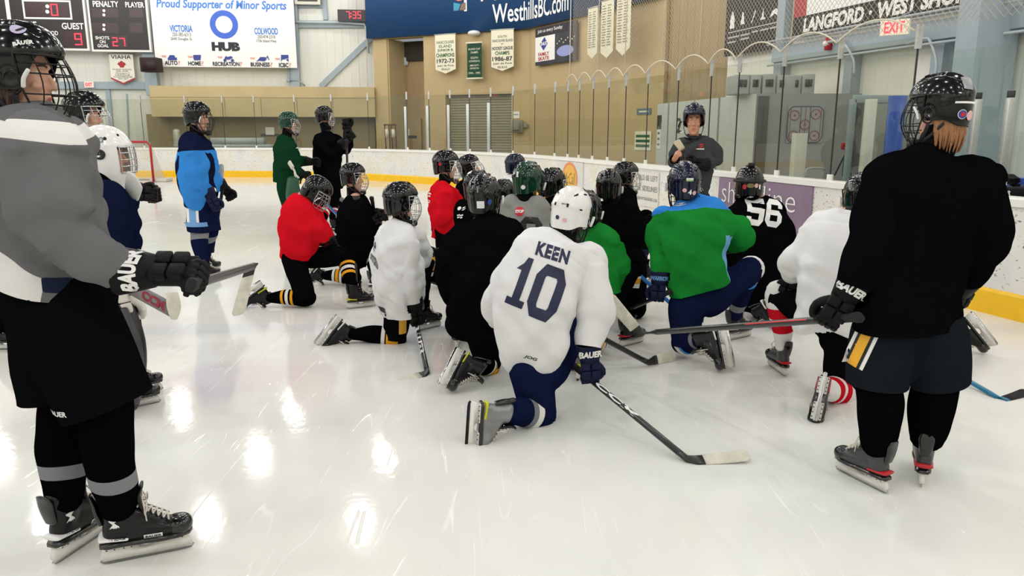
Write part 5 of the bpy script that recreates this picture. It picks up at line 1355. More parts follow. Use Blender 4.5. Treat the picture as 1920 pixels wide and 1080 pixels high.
def bare_hand(mb, a, s, sd, spec):
    """five separate fingers closed around something; spec = (finger direction, back-of-hand direction)"""
    f, bk = V(spec[0]).normalized(), V(spec[1]); x = f.cross(bk).normalized(); u = x.cross(f); w = a[2]
    M = Matrix(((x.x, f.x, u.x, w.x), (x.y, f.y, u.y, w.y), (x.z, f.z, u.z, w.z), (0, 0, 0, 1))) @ Matrix.Scale(s, 4)
    if sd == 'L': M = M @ Matrix.Scale(-1, 4, V((1, 0, 0)))
    Lm = lambda pts, rr: mb.limb([M @ p for p in pts], [r * s for r in rr], n=10, k=3)
    Lm([V((0, -.02, 0)), V((0, .02, 0)), V((0, .06, 0)), V((0, .085, 0))], [.027, .030, .034, .030])
    Lm([V((-.022, .03, 0)), V((-.026, .085, 0))], [.016, .013]); Lm([V((.022, .03, 0)), V((.026, .08, 0))], [.016, .013])
    for xx, L in ((-.029, .072), (-.0095, .080), (.0105, .075), (.029, .060)):
        pts, rr = finger_chain(V((xx, .088, .002)), V((xx * .6, 1, 0)), L, (58, 70, 45), .0092); Lm(pts, rr)
    Lm([V((-.026, .022, -.008)), V((-.046, .050, -.018)), V((-.046, .082, -.030)), V((-.034, .102, -.036))], [.014, .0125, .0105, .0085])
def leg_default(pel, r, f, s, side, down):
    sg = -1 if side == 'L' else 1
    hip = pel + r * (sg * .10 * s)
    if down: knee = V((hip.x, hip.y, .085 * s)) + f * .06 * s + r * (sg * .03 * s); ank = knee - f * .38 * s + UP * .05 * s; return [hip, knee, ank]
    knee = V((pel.x, pel.y, .50 * s)) + f * .40 * s + r * (sg * .15 * s); ank = V((knee.x, knee.y, .19 * s)) + f * .02 * s; return [hip, knee, ank]
def person(label, Y, yaw, s, torso, head, jersey, pants=None, sock=None, arms=None, legs=None, feet=None, down='R', hyaw=None, hp=0, hr=0, hs=1.0, hel=None, skates='black', gloves=None,
           voxel=None, face=False, skin=None, q=.64, design=None, sockbands=(), sleeve_r=None, fold=.024, thigh=None, hair=None, neck=True, calf=None, full=None, root_at=None, fold_seed=None, hem_=None, hemdrop=0.0, hands=None, cat='person', hoff=0.0, sock_m=None):
    o = Obj(); r, f = yawv(yaw); o.r, o.f, o.s, o.Y = r, f, s, Y
    voxel = voxel or (.012 if Y < 4.6 else .015 if Y < 7 else .02); full = full if full is not None else Y < 6.0
    ct, sn = abs(math.cos(math.radians(yaw))), abs(math.sin(math.radians(yaw)))
    rows = []
    for row in torso:
        v, uL, uR, dY = row[:4]; qq = row[4] if len(row) > 4 else q
        uc = (uL + uR) / 2; c = P(uc, v, Y + dY); t = (Y + dY) / ray(uc, v).y
        w = (uR - uL) / 2 * t / F_PX; a = w / math.sqrt(ct * ct + qq * qq * sn * sn); rows.append((*c, a, a * qq))
    o.spine = [V(x[:3]) for x in rows]
    hem = o.spine[0]; root = empty('person', root_at or V((hem.x, hem.y, 0)), label, cat); o.root = root
    pel = o.spine[0].lerp(o.spine[1], .6) if len(rows) > 1 else hem
    o.pel = pel; neckb = o.spine[-1]
    # --- arms
    A = {}
    shz = o.spine[-2]; aw = rows[-3][3] if len(rows) > 3 else rows[-2][3]
    for sd, sg in (('L', -1), ('R', 1)):
        if arms and arms.get(sd): A[sd] = [P(u, v, Y + d) for u, v, d in arms[sd]]
        else:
            sh = shz + r * (sg * (aw - .07 * s)) - UP * .05 * s; el = sh + r * sg * .06 * s + f * .06 * s - UP * .26 * s; wr = el + f * .22 * s - UP * .03 * s - r * sg * .08 * s; A[sd] = [sh, el, wr]
    # --- legs and skates
    Lg = {}; FT = {}
    for sd in 'LR':
        Lg[sd] = [P(u, v, Y + d) for u, v, d in legs[sd]] if legs and legs.get(sd) else leg_default(pel, r, f, s, sd, sd == down)
        ft = feet.get(sd) if feet else None
        if ft and ft[0] == 'flat':
            h, t = G(*ft[1:3]), G(*ft[3:5]); d = (t - h).normalized(); fs_ = ft[5] if len(ft) > 5 else min(1.08, max(.78, (t - h).length / .31)); pos = h + d * .095 * fs_; u = UP
            if len(ft) > 6: u = (UP + V(ft[6])).normalized()
        elif ft:
            fs_ = ft[4] if len(ft) > 4 else s; an = P(ft[1][0], ft[1][1], Y + ft[1][2]); tp = P(ft[2][0], ft[2][1], Y + ft[2][2]); d = (tp - an).normalized(); u = -V(ft[3]); u = (u - d * u.dot(d)).normalized(); pos = an - u * .17 * fs_
        else:
            fs_ = s; an = Lg[sd][2]
            if sd == down: d = (V((0, 0, -1)) - f * .25).normalized(); u = (f * 1.0 - d * f.dot(d)).normalized(); pos = an - u * .17 * fs_; pos.z = max(pos.z, .20 * fs_)
            else: d = f; u = UP; pos = V((an.x, an.y, 0)) - f * .03
        x = d.cross(u).normalized(); uu = x.cross(d)
        FT[sd] = (pos, d, uu, fs_); Lg[sd][2] = pos + uu * .19 * fs_ + d * (-.02 * fs_)
    o.legs, o.arms, o.feet = Lg, A, FT
    # --- head
    hpos = P(head[0], head[1], Y + head[2]) ; hz = hs * 1.02; hs = hs * .88; hy = yaw if hyaw is None else hyaw
    HM = Matrix.Translation(hpos) @ hexrot(-hy, hp, hr) @ Matrix.Diagonal((hs, hs, hz, 1)); o.HM = HM
    # --- body: one continuous skin under the clothes
    mb = MB()
    rad = [(x[3] * .72, x[4] * .72) for x in rows]
    mb.limb([pel] + o.spine[2:], [(x_ * .8, y_ * .8) for x_, y_ in [rad[1]]] + rad[2:], hint=r, n=18, k=2); head_shells(mb, HM, face)
    nt = HM @ V((0, -.015, -.07)); mb.limb([neckb - UP * .03, neckb.lerp(nt, .5), nt], [.060 * s, .055 * s, .056 * hs], n=14, k=2)
    for sd, sg in (('L', -1), ('R', 1)):
        a = A[sd]; mb.limb([neckb.lerp(a[0], .5) - UP * .04, a[0], a[1], a[2]], [.06 * s, .055 * s, .042 * s, .032 * s], n=12, k=3)
        d_ = (a[2] - a[1]).normalized(); mb.limb([a[2] - d_ * .03 * s, a[2] + d_ * .02 * s, a[2] + d_ * .035 * s], [.028 * s, .022 * s, .016 * s], n=10, k=2) if not (hands and sd in hands) else bare_hand(mb, a, s, sd, hands[sd])
        g = Lg[sd]; mb.limb([pel.lerp(g[0], .6), g[0], g[1], g[2]], [.09 * s, .078 * s, .058 * s, .040 * s], n=12, k=3)
        pos, d, u, fz = FT[sd]; mb.limb([g[2], pos + u * .13 * fz + d * .06 * fz, pos + u * .11 * fz + d * .14 * fz], [.036 * fz, .028 * fz, .024 * fz], n=10, k=2)
    co, fs, e = fuse(mb, .0058 if face else (.011 if Y < 6 else .014), 3 if face else 2)
    sk = skin or M_SKIN
    suit = np.array(neckb.z) + .015 * s - co[:, 2]
    for sd in (hands or {}): suit = np.where(np.linalg.norm(co - np.array(A[sd][2]), axis=1) < .14 * s, -1, suit)
    if face:
        co, lip = shade_face(co, HM); key = sk.name + '_face'
        base = (214, 164, 140) if sk is M_SKIN else (196, 140, 112)
        fm = mat(key, base, .5, var=.06, vscale=30, masks=[('lip', M_LIP), ('suit', (20, 20, 22))]); o.body = link(bpy.data.objects.new('body', from_arrays('body', co, fs, [fm], {'lip': lip, 'suit': suit})), root)
        for sx in (-1, 1):
            em = MB(); em.ellipsoid(V((sx * .031, .0735, .009)), (.0122, .0122, .0085), n=14)
            eo = em.build('eye', mat('eye_white', (226, 222, 216), .25), o.body, M=HM)
            im = MB(); im.ellipsoid(V((sx * .031, .0845, .009)), (.0052, .0025, .0052), n=12); im.build('iris', mat('iris', (52, 40, 34), .2), o.body, M=HM)
            bm_ = MB(); bm_.limb([V((sx * .016, .1005, .027)), V((sx * .032, .0975, .033)), V((sx * .050, .084, .029))], [(.002, .004), (.0025, .0045), (.0015, .003)], hint=V((0, 1, 0)), n=8, k=3); bm_.build('eyebrow', mat('brow_hair', (58, 42, 34), .8), o.body, M=HM)
    else: o.body = link(bpy.data.objects.new('body', from_arrays('body', co, fs, [mat(sk.name + '_suit', (214, 164, 140) if sk is M_SKIN else (196, 140, 112), .5, var=.06, vscale=30, masks=[('suit', (20, 20, 22))])], {'suit': suit})), root)
    if neck:
        nm = MB(); nm.limb([neckb - UP * .02 * s, neckb.lerp(nt, .35) , neckb.lerp(nt, .75)], [(.072 * s, .068 * s), (.069 * s, .066 * s), (.064 * s, .062 * s)], hint=r, n=20, k=3); nm.build('neck_guard', M_FOAM, root)
    # --- jersey: torso and sleeves grown together
    c0 = np.array(rows[0]); c1 = np.array(rows[1]); e_ = c0 + (c0 - c1) / (np.linalg.norm(c0[:3] - c1[:3]) + 1e-6) * (.06 + hemdrop); e_[3:] = c0[3:]
    mb = MB(); S = catmull([tuple(e_)] + rows, 4); rg = []
    pp = [V(x[:3]) for x in S]; o.rings = S
    for i, x in enumerate(S):
        tg = (pp[min(i + 1, len(pp) - 1)] - pp[max(i - 1, 0)]).normalized(); xa = (r - tg * r.dot(tg)).normalized(); ya = tg.cross(xa)
        ex = 2 / 2.45
        rg.append([pp[i] + xa * (x[3] * math.copysign(abs(math.cos(a)) ** ex, math.cos(a))) + ya * (x[4] * math.copysign(abs(math.sin(a)) ** ex, math.sin(a))) for a in [2 * math.pi * j / 28 for j in range(28)]])
    mb.ring_loft(rg)
    sr = sleeve_r or {}
    for sd in 'LR':
        rr = [k * s for k in (sr.get(sd) or (.100, .088, .066))]; a = A[sd]
        dv = (a[2] - a[1]).normalized(); mb.limb([a[0].lerp(neckb - UP * .1 * s, .35), a[0], a[1], a[2], a[2] + dv * .05 * s], [rr[0] * .95, rr[0], rr[1], rr[2], rr[2]], n=20, k=5)
    co, fs, e = fuse(mb, voxel, 5)
    o.jscale = s
    arc, dist, LT = seg_coords(co, pp); rt = np.interp(arc, np.concatenate([[0], np.cumsum([(b - a).length for a, b in zip(pp[:-1], pp[1:])])]), [max(x[3], .05) for x in S])
    nd = dist / rt; part = np.zeros(len(co), int); tt = np.zeros(len(co)); adst = np.full(len(co), 9.0)
    for k, sd in ((1, 'L'), (2, 'R')):
        a = A[sd]; ar, ad, al = seg_coords(co, a); q_ = ad / (.095 * s); m = (q_ < nd) & (ar > .02 * s); part[m] = k; tt[m] = ar[m] / al; adst = np.where(m, ar, adst)
    a0 = (V(S[0][:3]) - V(rows[0][:3])).length
    if hem_: q1, q2 = P(hem_[0], hem_[1], Y + hem_[4]), P(hem_[2], hem_[3], Y + hem_[4]); nv = (q2 - q1).cross(V((0, 1, hem_[5] if len(hem_) > 5 else 0))).normalized(); nv = nv if nv.z > 0 else -nv; hp0, hn = np.array(q1), np.array(nv)
    else: hp0, hn = np.array(rows[0][:3]), np.array((V(rows[1][:3]) - V(rows[0][:3])).normalized())
    cen = np.array(pp[len(pp) // 2]); rel = co - cen; xr = rel @ np.array(r); yf = rel @ np.array(f)
    # signed side offset from the spine itself
    cx = np.interp(arc, np.linspace(0, LT, len(pp)), [p.dot(r) for p in pp]); xs = co @ np.array(r) - cx
    n_ = normals(co, fs)
    seed = fold_seed if fold_seed is not None else sum(map(ord, label)) % 97
    XR, YF, AR = xr / s, yf / s, arc / s; up_ = arc / LT
    rdg = lambda z: 1 - 2.4 * np.abs(z)
    sh = lambda z: np.tanh(2.6 * z)
    cs, sn_ = math.cos(.75), math.sin(.75)
    f1 = pnoise(np.stack([XR * 9 + seed, YF * 9, AR * 1.1], 1)); f0 = pnoise(np.stack([XR * 2.6, YF * 2.6 + seed, AR * 1.8], 1))
    f2 = pnoise(np.stack([(XR * cs + AR * sn_) * 8 + seed, YF * 3, (AR * cs - XR * sn_) * 1.2], 1)); f3 = pnoise(np.stack([(XR * cs - AR * sn_) * 8 + 40, YF * 3, (AR * cs + XR * sn_) * 1.2 + seed], 1))
    f5 = pnoise(np.stack([(XR * .5 + AR * .87) * 13 + 5, YF * 5, (AR * .5 - XR * .87) * 3 + seed], 1))
    gate = np.clip(.5 + 1.6 * pnoise(np.stack([XR * 2.2 + 13, YF * 2, AR * 2.2 + seed], 1)), 0, 1)
    d1 = 1.0 * f1 * (.3 + 1.1 * (1 - up_)) + .55 * f0 + .75 * sh(2.2 * f2) * (.25 + .75 * gate) + .70 * sh(2.2 * f3) * (1 - .75 * gate) + .42 * sh(2.4 * f5) * (.4 + .6 * (1 - gate))
    seam = -.22 * np.exp(-((arc - LT + .14 * s) / (.004 * s + .003)) ** 2); d1 = d1 + seam - .16 * np.exp(-((arc - .028 * s - a0) / .005) ** 2)
    wr = pnoise(np.stack([rel[:, 0] * 3 / s, rel[:, 1] * 3 / s + seed, adst * 10 / s + rel[:, 2] * 2 / s], 1)); wr2 = pnoise(np.stack([XR * 8 + 7, YF * 8, adst * 1.6 / s + seed], 1))
    d2 = .8 * sh(1.8 * wr) * (.25 + np.exp(-((tt - .55) / .22) ** 2)) + .7 * sh(1.8 * wr2) * (.3 + .7 * gate) + .45 * f0
    d = np.where(part == 0, d1, d2)
    co = co + n_ * (d * fold * s)[:, None]; co = laplace(co, e, 1, .35)
    # cut hems and cuffs open along clean planes
    kill = np.zeros(len(co), bool); cuts = [(0, hp0, hn)] + [(k, np.array(A[sd][2]), -np.array((A[sd][2] - A[sd][1]).normalized())) for k, sd in ((1, 'L'), (2, 'R'))]
    for k, p0, nn in cuts:
        dd = (co - p0) @ nn; sel = part == k
        if k: sel = sel & (tt > .75)
        else: sel = sel & (arc < .35 * LT)
        snap = sel & (dd < 0) & (dd > -voxel * 1.05); co[snap] -= dd[snap][:, None] * nn; kill |= sel & (dd <= -voxel * 1.05)
    fs = [q_ for q_ in fs if not any(kill[i] for i in q_)]
    used = np.zeros(len(co), bool); used[[i for q_ in fs for i in q_]] = True; remap = np.cumsum(used) - 1
    fs = [tuple(int(remap[i]) for i in q_) for q_ in fs]; co = co[used]; arc, xs, xr, yf, part, tt, n_ = [z[used] for z in (arc, xs, xr, yf, part, tt, n_)]
    arc = arc - a0; LT -= a0; hd = (co - hp0) @ hn
    info = dict(co=co, arc=arc, L=LT, xs=xs, xr=xr, yf=yf, part=part, t=tt, up=arc / LT, n=n_, hd=hd)
    masks = []; attrs = {}
    if design:
        for i, (c_, fn) in enumerate(design):
            attrs['m%d' % i] = fn(info); masks.append(('m%d' % i, c_))
    jm = jersey if not masks else cloth('jersey_%d' % seed + '_%d' % int(Y * 100), jersey_rgb[jersey.name], masks=masks)
    o.jersey = link(bpy.data.objects.new('jersey', from_arrays('jersey', co, fs, [jm], attrs)), root); o.bvh = bvh_of(o.jersey)
    # --- pants
    pm = pants or M_PANT; mb = MB(); th = thigh or (.118, .112, .098)
    wx, wy = rows[1][3] * .76, rows[1][4] * .74
    mb.limb([pel + UP * .10 * s, pel, pel - UP * .05 * s], [(min(wx, .17 * s), min(wy, .13 * s))] * 3, hint=r, n=20, k=2)
    for sd in 'LR':
        g = Lg[sd]; kn = g[1] + (g[1] - g[0]).normalized() * .01 * s; kx = kn + (g[1] - g[0]).normalized() * .05 * s; mb.limb([pel.lerp(g[0], .7), g[0], g[0].lerp(kn, .5), kn, kx], [th[0] * s, th[0] * s, th[1] * s, th[2] * s, th[2] * s], n=20, k=4)
    pc, pf, pe = fuse(mb, voxel, 4); pn_ = normals(pc, pf)
    pw = pnoise(pc * 6 / s + seed); pv = pnoise(pc * np.array([9, 9, 3.0]) / s); pc = pc + pn_ * ((.25 * rdg(pw) + 1.0 * pv + .5 * sh(1.4 * pw)) * fold * .6 * s)[:, None]
    pk = np.zeros(len(pc), bool); dl = {sd: seg_coords(pc, Lg[sd][:2])[1] for sd in 'LR'}
    for sd, ot in (('L', 'R'), ('R', 'L')):
        g = Lg[sd]; nn = -np.array((g[1] - g[0]).normalized()); dd = (pc - (np.array(g[1]) - nn * .012 * s)) @ nn; sel = (np.linalg.norm(pc - np.array(g[1]), axis=1) < (th[2] + .09) * s) & (dl[sd] <= dl[ot] + .01)
        snap = sel & (dd < 0) & (dd > -voxel * 1.05); pc[snap] -= dd[snap][:, None] * nn; pk |= sel & (dd <= -voxel * 1.05)
    pf = [q_ for q_ in pf if not any(pk[i] for i in q_)]; us = np.zeros(len(pc), bool); us[[i for q_ in pf for i in q_]] = True; rm = np.cumsum(us) - 1; pf = [tuple(int(rm[i]) for i in q_) for q_ in pf]; pc = pc[us]
    o.pants = link(bpy.data.objects.new('pants', from_arrays('pants', pc, pf, [pm])), root)
    # --- socks
    skm = sock_m or M_SOCK
    cf_ = calf or (.092, .078, .050)
    for sd in 'LR':
        g = Lg[sd]; mb = MB(); kdir = (g[1] - g[2]).normalized(); pos, d, u, fz = FT[sd]
        fr = d if abs(d.dot(kdir)) < .8 else f
        mid = g[1].lerp(g[2], .45) - (fr - kdir * fr.dot(kdir)) * .012 * s
        mb.limb([g[1] + kdir * .045 * s, g[1], mid, g[1].lerp(g[2], .8), g[2] + kdir * .028 * s], [.080 * s, cf_[0] * s, cf_[1] * s, cf_[2] * 1.12 * s, cf_[2] * s], n=24, k=10)
        co = np.array([tuple(v) for v in mb.v]); ax = np.array(g[2] - g[1]); t_ = ((co - np.array(g[1])) @ ax) / (ax @ ax)
        nz = pnoise(co * 9 / s + seed); cc = np.array(g[1]) + np.clip(t_, 0, 1)[:, None] * ax; rv = co - cc; rv /= np.linalg.norm(rv, axis=1)[:, None] + 1e-6; co = co + rv * (nz * .010 * s)[:, None]
        at = {}; mk = []
        for i, bnd in enumerate(sockbands): at['b%d' % i] = bnd[1] - np.abs(t_ - bnd[0]); mk.append(('b%d' % i, bnd[2]))
        m_ = skm if not mk else mat('sock_%d' % seed + '_%d' % int(Y * 100), SOCKRGB.get(skm.name, (16, 16, 18)), .85, bump=.3, bscale=60, masks=mk, spec=.0)
        so = link(bpy.data.objects.new('sock', from_arrays('sock', co, mb.f, [m_], at)), root)
        st = skates[sd] if isinstance(skates, dict) else skates
        b_, bM = skate(root, pos, d, u, fz, st, full); setattr(o, 'skate' + sd, (b_, bM)); setattr(o, 'sock' + sd, so)
    # --- helmet, hair, gloves
    if hel:
        o.helmet = helmet(root, HM, *hel[:1], **(hel[1] if len(hel) > 1 else {}))
    if hair: hair_mesh(root, HM, *hair)
    o.gloves = {}
    for sd in 'LR':
        gl = (gloves or {}).get(sd, {})
        if gl is None: continue
        a = A[sd]; fw = (a[2] - a[1]).normalized() if 'dir' not in gl else V(gl['dir']).normalized()
        bk = V(gl.get('back', (r * (1 if sd == 'R' else -1)) + UP * .3)); wr_ = a[2] + fw * (gl.get('push', .085) * s)
        o.gloves[sd] = glove(root, wr_, fw, bk, sd, gl.get('s', s), gl.get('m'), gl.get('grip', True), gl.get('cuff'), gl.get('text'), gl.get('textm'), V(gl['tface']) if 'tface' in gl else None)
    for sd in 'LR':
        o.__dict__['legrep' + sd] = tuple(round((b - a).length / s, 2) for a, b in zip(Lg[sd][:-1], Lg[sd][1:])) ; o.__dict__['armrep' + sd] = tuple(round((b - a).length / s, 2) for a, b in zip(A[sd][:-1], A[sd][1:]))
    if globals().get('REPORT'): print('REP', label[:38], 's', s, 'legs', o.legrepL, o.legrepR, 'arms', o.armrepL, o.armrepR, 'H', round(hpos.z + .15, 2), 'kneez', round(Lg['L'][1].z, 2), round(Lg['R'][1].z, 2))
    return o
def hair_mesh(parent, M, m, length, a0=95, a1=265, n=46, rad=.098, z0=-.035, curl=.012, seed=1):
    rng = random.Random(seed); mb = MB()
    for layer in (0, 1, 2):
        for i in range(n):
            az = math.radians(a0 + (a1 - a0) * (i + rng.random()) / n); L = length * (.75 + .35 * rng.random()) * (1 - .25 * layer)
            R_ = rad * (1 - .07 * layer); ca, sa = math.cos(az), math.sin(az)
            p = V((R_ * .90 * sa, R_ * 1.05 * ca, z0 + .03)); sw = rng.uniform(-curl, curl); out = rng.uniform(-.004, .007)
            pts = [p, p + V((sa * .006, ca * .006, -L * .35)), p + V((sa * (.004 + out) + sw * .5, ca * (.004 + out) - sw * .2, -L * .7)), p + V((sa * out - sa * .012 + sw, ca * out - ca * .012, -L))]
            mb.limb(pts, [(.008, .005), (.0085, .005), (.007, .004), (.0015, .001)], hint=V((ca, -sa, 0)), n=7, k=3)
    return mb.build('hair', m, parent, M=M)
M_HBROWN = mat('hair_brown', (64, 40, 28), .6, var=.3, vscale=60); M_HGINGER = mat('hair_ginger', (158, 108, 68), .55, var=.35, vscale=60); M_HDARK = mat('hair_dark', (24, 20, 20), .6, var=.3, vscale=60)
jersey_rgb = {}
def J(name, col): jersey_rgb[name] = col; return cloth(name, col)
J_WHITE = J('jersey_white', (226, 226, 226)); J_BLACK = J('jersey_black', (12, 12, 14)); J_RED = J('jersey_red', (214, 24, 38)); J_GREEN = J('jersey_green', (30, 128, 50)); J_DGREEN = J('jersey_dark_green', (20, 56, 36)); J_BLUE = J('jersey_blue', (58, 136, 216)); J_GREY = J('jersey_grey', (110, 110, 112)); J_LGREY = J('jersey_light_grey', (142, 142, 138)); J_NAVY = J('jersey_navy', (20, 26, 52))
M_PANT = cloth('pants_black', (13, 14, 16)); M_PANTN = cloth('pants_navy', (22, 29, 60)); M_PANTC = cloth('pants_charcoal', (28, 32, 37))
M_SOCK = mat('sock_black', (9, 9, 11), .85, bump=.3, bscale=60, spec=.0); M_SOCKN = mat('sock_navy', (20, 27, 58), .85, bump=.3, bscale=60, spec=.0); M_SOCKW = mat('sock_white', (226, 224, 222), .85, bump=.3, bscale=60, spec=.0)
SOCKRGB = {'sock_black': (9, 9, 11), 'sock_navy': (20, 27, 58), 'sock_white': (226, 224, 222)}
GOLD = (240, 168, 44); WH = (232, 230, 226); GRYT = (128, 130, 134); RD = (196, 26, 40); LBL = (70, 146, 220)
BAND3 = ((.30, .035, GOLD), (.43, .040, WH), (.56, .035, GOLD))
KH = dict(cage=M_CAGEB); KS = dict(cage=M_CAGES)
def text_shape2(t, bold, space):
    q, fs, _ = text2d(t, bold, 0.0, space); return [tuple(p) for p in q], fs
# ------------------------------------------------------------------ near left: grey jersey
A = person('standing player in grey jersey with white yoke, nearest on the left', 2.45, 76, 1.0,
    [(556, -30, 180, 0), (515, -25, 196, 0), (450, -32, 182, 0), (370, -38, 170, 0), (300, -38, 166, 0), (255, -30, 160, 0), (225, -12, 140, 0), (203, 12, 104, 0)],
    (36, 142, -.02), J_GREY, M_PANT, arms={'R': [(82, 290, -.22), (112, 430, -.27), (226, 508, -.18)], 'L': [(110, 290, .2), (130, 420, .25), (180, 470, .15)]},
    legs={'R': [(115, 575, -.1), (200, 752, -.10), (225, 930, 0)], 'L': [(95, 575, .1), (122, 735, .08), (130, 920, 0)]},
    feet={'R': ('flat', 190, 1060, 360, 1026, .98), 'L': ('flat', 100, 1062, 187, 1004, .98)}, hyaw=82, hp=-2, hs=1.0, hel=(M_HBLK, dict(cage=M_CAGEB)), face=True, voxel=.011,
    sleeve_r={'R': (.118, .112, .082)}, thigh=(.15, .152, .150), calf=(.084, .082, .062), hair=(M_HBROWN, .12, 75, 265, 70), sockbands=((.66, .06, GRYT),),
    gloves={'R': dict(push=.11, back=(0, -.5, .9), text=('BAUER', 'x', .115, .042), tface=(0, -1, .25), dir=(1, .08, -.02), s=1.12)},
    hem_=(0, 507, 205, 577, -.12), hemdrop=.08, design=[((232, 230, 228), lambda i: .019 - np.abs(i['up'] * i['L'] - i['L'] + .060)),
            ((226, 224, 222), lambda i: np.where((i['part'] == 0) & (i['xs'] > 0), np.minimum(np.minimum(i['hd'] + .02 + .4 * (i['yf'] + .02), .10 - i['hd'] - .35 * i['yf']), .07 - np.abs(i['yf'] + .0 - .3 * i['hd'])), -1)),
            ((36, 44, 66), lambda i: np.where((i['part'] == 0) & (i['xs'] > 0), np.minimum(np.minimum(i['hd'] - .03, .075 - i['hd']), .035 - np.abs(i['yf'] - .115)), -1))])
gM = A.gloves['R'][1]; gp = gM @ V((0, .108, -.040)); hl = P(482, 497, 3.5)
stick('stick held out by the grey jersey player with curled white blade', gp + (gp - hl).normalized() * .12, hl, P(455, 588, 3.45), M_TAPEW, up=V((-.9, .1, -.25)))
# ------------------------------------------------------------------ near right: black jersey
Z = person('standing player in black jersey with ginger hair, nearest on the right', 3.0, -18, 1.0,
    [(612, 1594, 1806, 0), (560, 1598, 1808, 0), (500, 1612, 1818, 0), (420, 1634, 1834, 0), (350, 1644, 1842, 0), (315, 1655, 1836, 0), (292, 1690, 1808, 0), (274, 1722, 1788, 0)],
    (1765, 208, 0), J_BLACK, M_PANTC, arms={'L': [(1668, 338, 0), (1630, 450, -.06), (1600, 532, -.05)], 'R': [(1828, 342, 0), (1852, 440, 0), (1812, 520, .15)]},
    legs={'L': [(1658, 622, 0), (1646, 715, 0), (1640, 840, 0)], 'R': [(1748, 622, 0), (1756, 708, .02), (1745, 820, 0)]},
    feet={'L': ('flat', 1664, 928, 1574, 883, .88), 'R': ('flat', 1727, 916, 1726, 868, .92)}, hyaw=-42, hp=-3, hr=3, hs=.88, hel=(M_HBLK, dict(cage=M_CAGEB)), voxel=.011, skates='grey',
    sleeve_r={'L': (.100, .090, .074), 'R': (.10, .09, .07)}, thigh=(.128, .132, .124), calf=(.090, .090, .066), hair=(M_HGINGER, .165, 95, 265, 90), q=.62, fold=.013,
    gloves={'L': dict(push=.08, dir=(-.45, .05, -.85), back=(-.25, -.95, .1), text=('BAUER', 'x', .12, .035), tface=(-.2, -1, .15), s=1.0)})
# ------------------------------------------------------------------ KEEN 10
R = person('kneeling player in white number 10 jersey and white helmet, centre front', 3.75, 18, .95,
    [(702, 972, 1052, 0), (670, 946, 1064, 0), (620, 928, 1068, 0), (560, 926, 1078, .03), (510, 940, 1094, .08), (478, 962, 1114, .12), (456, 985, 1106, .15), (440, 1026, 1084, .17)],
    (1069, 405, .22), J_WHITE, M_PANTN, arms={'L': [(982, 490, .1), (928, 560, .12), (940, 600, .26)], 'R': [(1106, 492, .1), (1114, 580, .03), (1104, 650, -.03)]},
    legs={'L': [(992, 690, 0), (1010, 776, -.02), (930, 790, -.26)], 'R': [(1030, 690, .05), (1070, 610, .36), (1085, 700, .3)]},
    feet={'L': ('free', (930, 782, -.27), (924, 868, -.29), (-1, -.30, .0), .88), 'R': ('flat', 1082, 716, 1104, 690)}, fold_seed=80, hyaw=32, hp=-8, hr=6, hs=.97, hel=(M_HWHT, dict(cage=M_CAGEB)), skates='silver', voxel=.011,
    sleeve_r={'L': (.098, .092, .072), 'R': (.100, .092, .078)}, sock_m=M_SOCKN, sockbands=((.24, .06, WH), (.36, .06, GRYT)), hair=(M_HDARK, .10, 95, 265, 50),
    gloves={'R': dict(push=.09, dir=(.08, .05, -1), back=(.1, -1, .05), m=M_GNAVY, text=('BAUER', 'x', .12, .036), tface=(.1, -1, .1), s=.98)})
def at_(o, u, v, dY=0.0): return P(u, v, o.Y + dY)
CAMN = V((0, -1, .12))
def mark(o, txt, u, v, w, h, m, rot=0.0, N=None, bold=.03, shape=None, dY=0.0, name='lettering', shear=0.0, tgt=None, off=.0022):
    N = V(N) if N else CAMN; X = Matrix.Rotation(math.radians(rot), 3, N.normalized()) @ UP.cross(N).normalized()
    return decal(name, shape or text_shape(txt, bold, shear), m, tgt or o.jersey, at_(o, u, v, dY), X, N, w, h, off, bvh=o.bvh if tgt is None else None, edge=.03)
yoke = lambda m, ts=0: (lambda i: i['up'] * i['L'] - i['L'] + m)
BARS = poly_shape([(0, 0), (.7, 0), (.7, .35), (0, .35)], [(0, .6), (1, .6), (1, 1), (0, 1)]); SWOOSH = poly_shape([(0, .2), (.45, 0), (1, .5), (.5, .35)], [(.1, .6), (.6, .55), (.9, 1), (.3, .9)])
# lettering on the three nearest players
mark(R, '', 1036, 474, .168, .070, M_PNAVY, -17, shape=text_shape2('KEEN', .05, 1.14))
mark(R, '', 978, 527, .105, .255, M_PNAVY, -20, shape=poly_shape(*varsity('1')), name='jersey_number'); mark(R, '', 1023, 546, .155, .275, M_PNAVY, -20, shape=poly_shape(*varsity('0')), name='jersey_number')
mark(R, 'JOG', 994, 664, .07, .02, M_PBLK, -17, shear=.2)
mark(A, 'BAUER', 172, 741, .075, .018, M_PWH, 2, N=(.1, -1, .1), tgt=A.pants)
for k, (w_, m_) in enumerate(((.085, M_PWH), (.058, M_PBLK), (.036, mat('print_gold', (238, 176, 44), .5)))):
    mark(Z, '', 1615, 646, w_, .175, m_, -17, N=(-.5, -1, .1), shape=RECT, tgt=Z.pants, name='stripe', off=.002 + .0012 * k)
mark(Z, '', 1796, 584, .045, .030, M_PWH, 30, N=(.3, -1, .1), shape=DISC, name='round_logo')
sticker(R.helmet, R.HM, 186, .20, DISC, M_PNAVY, .026, .026, 'round_sticker'); sticker(R.helmet, R.HM, 162, .17, DISC, M_PPINK, .03, .026, 'round_sticker'); sticker(R.helmet, R.HM, 166, .44, text_shape('BAUER', .03), M_PBLK, .045, .008, 'lettering')
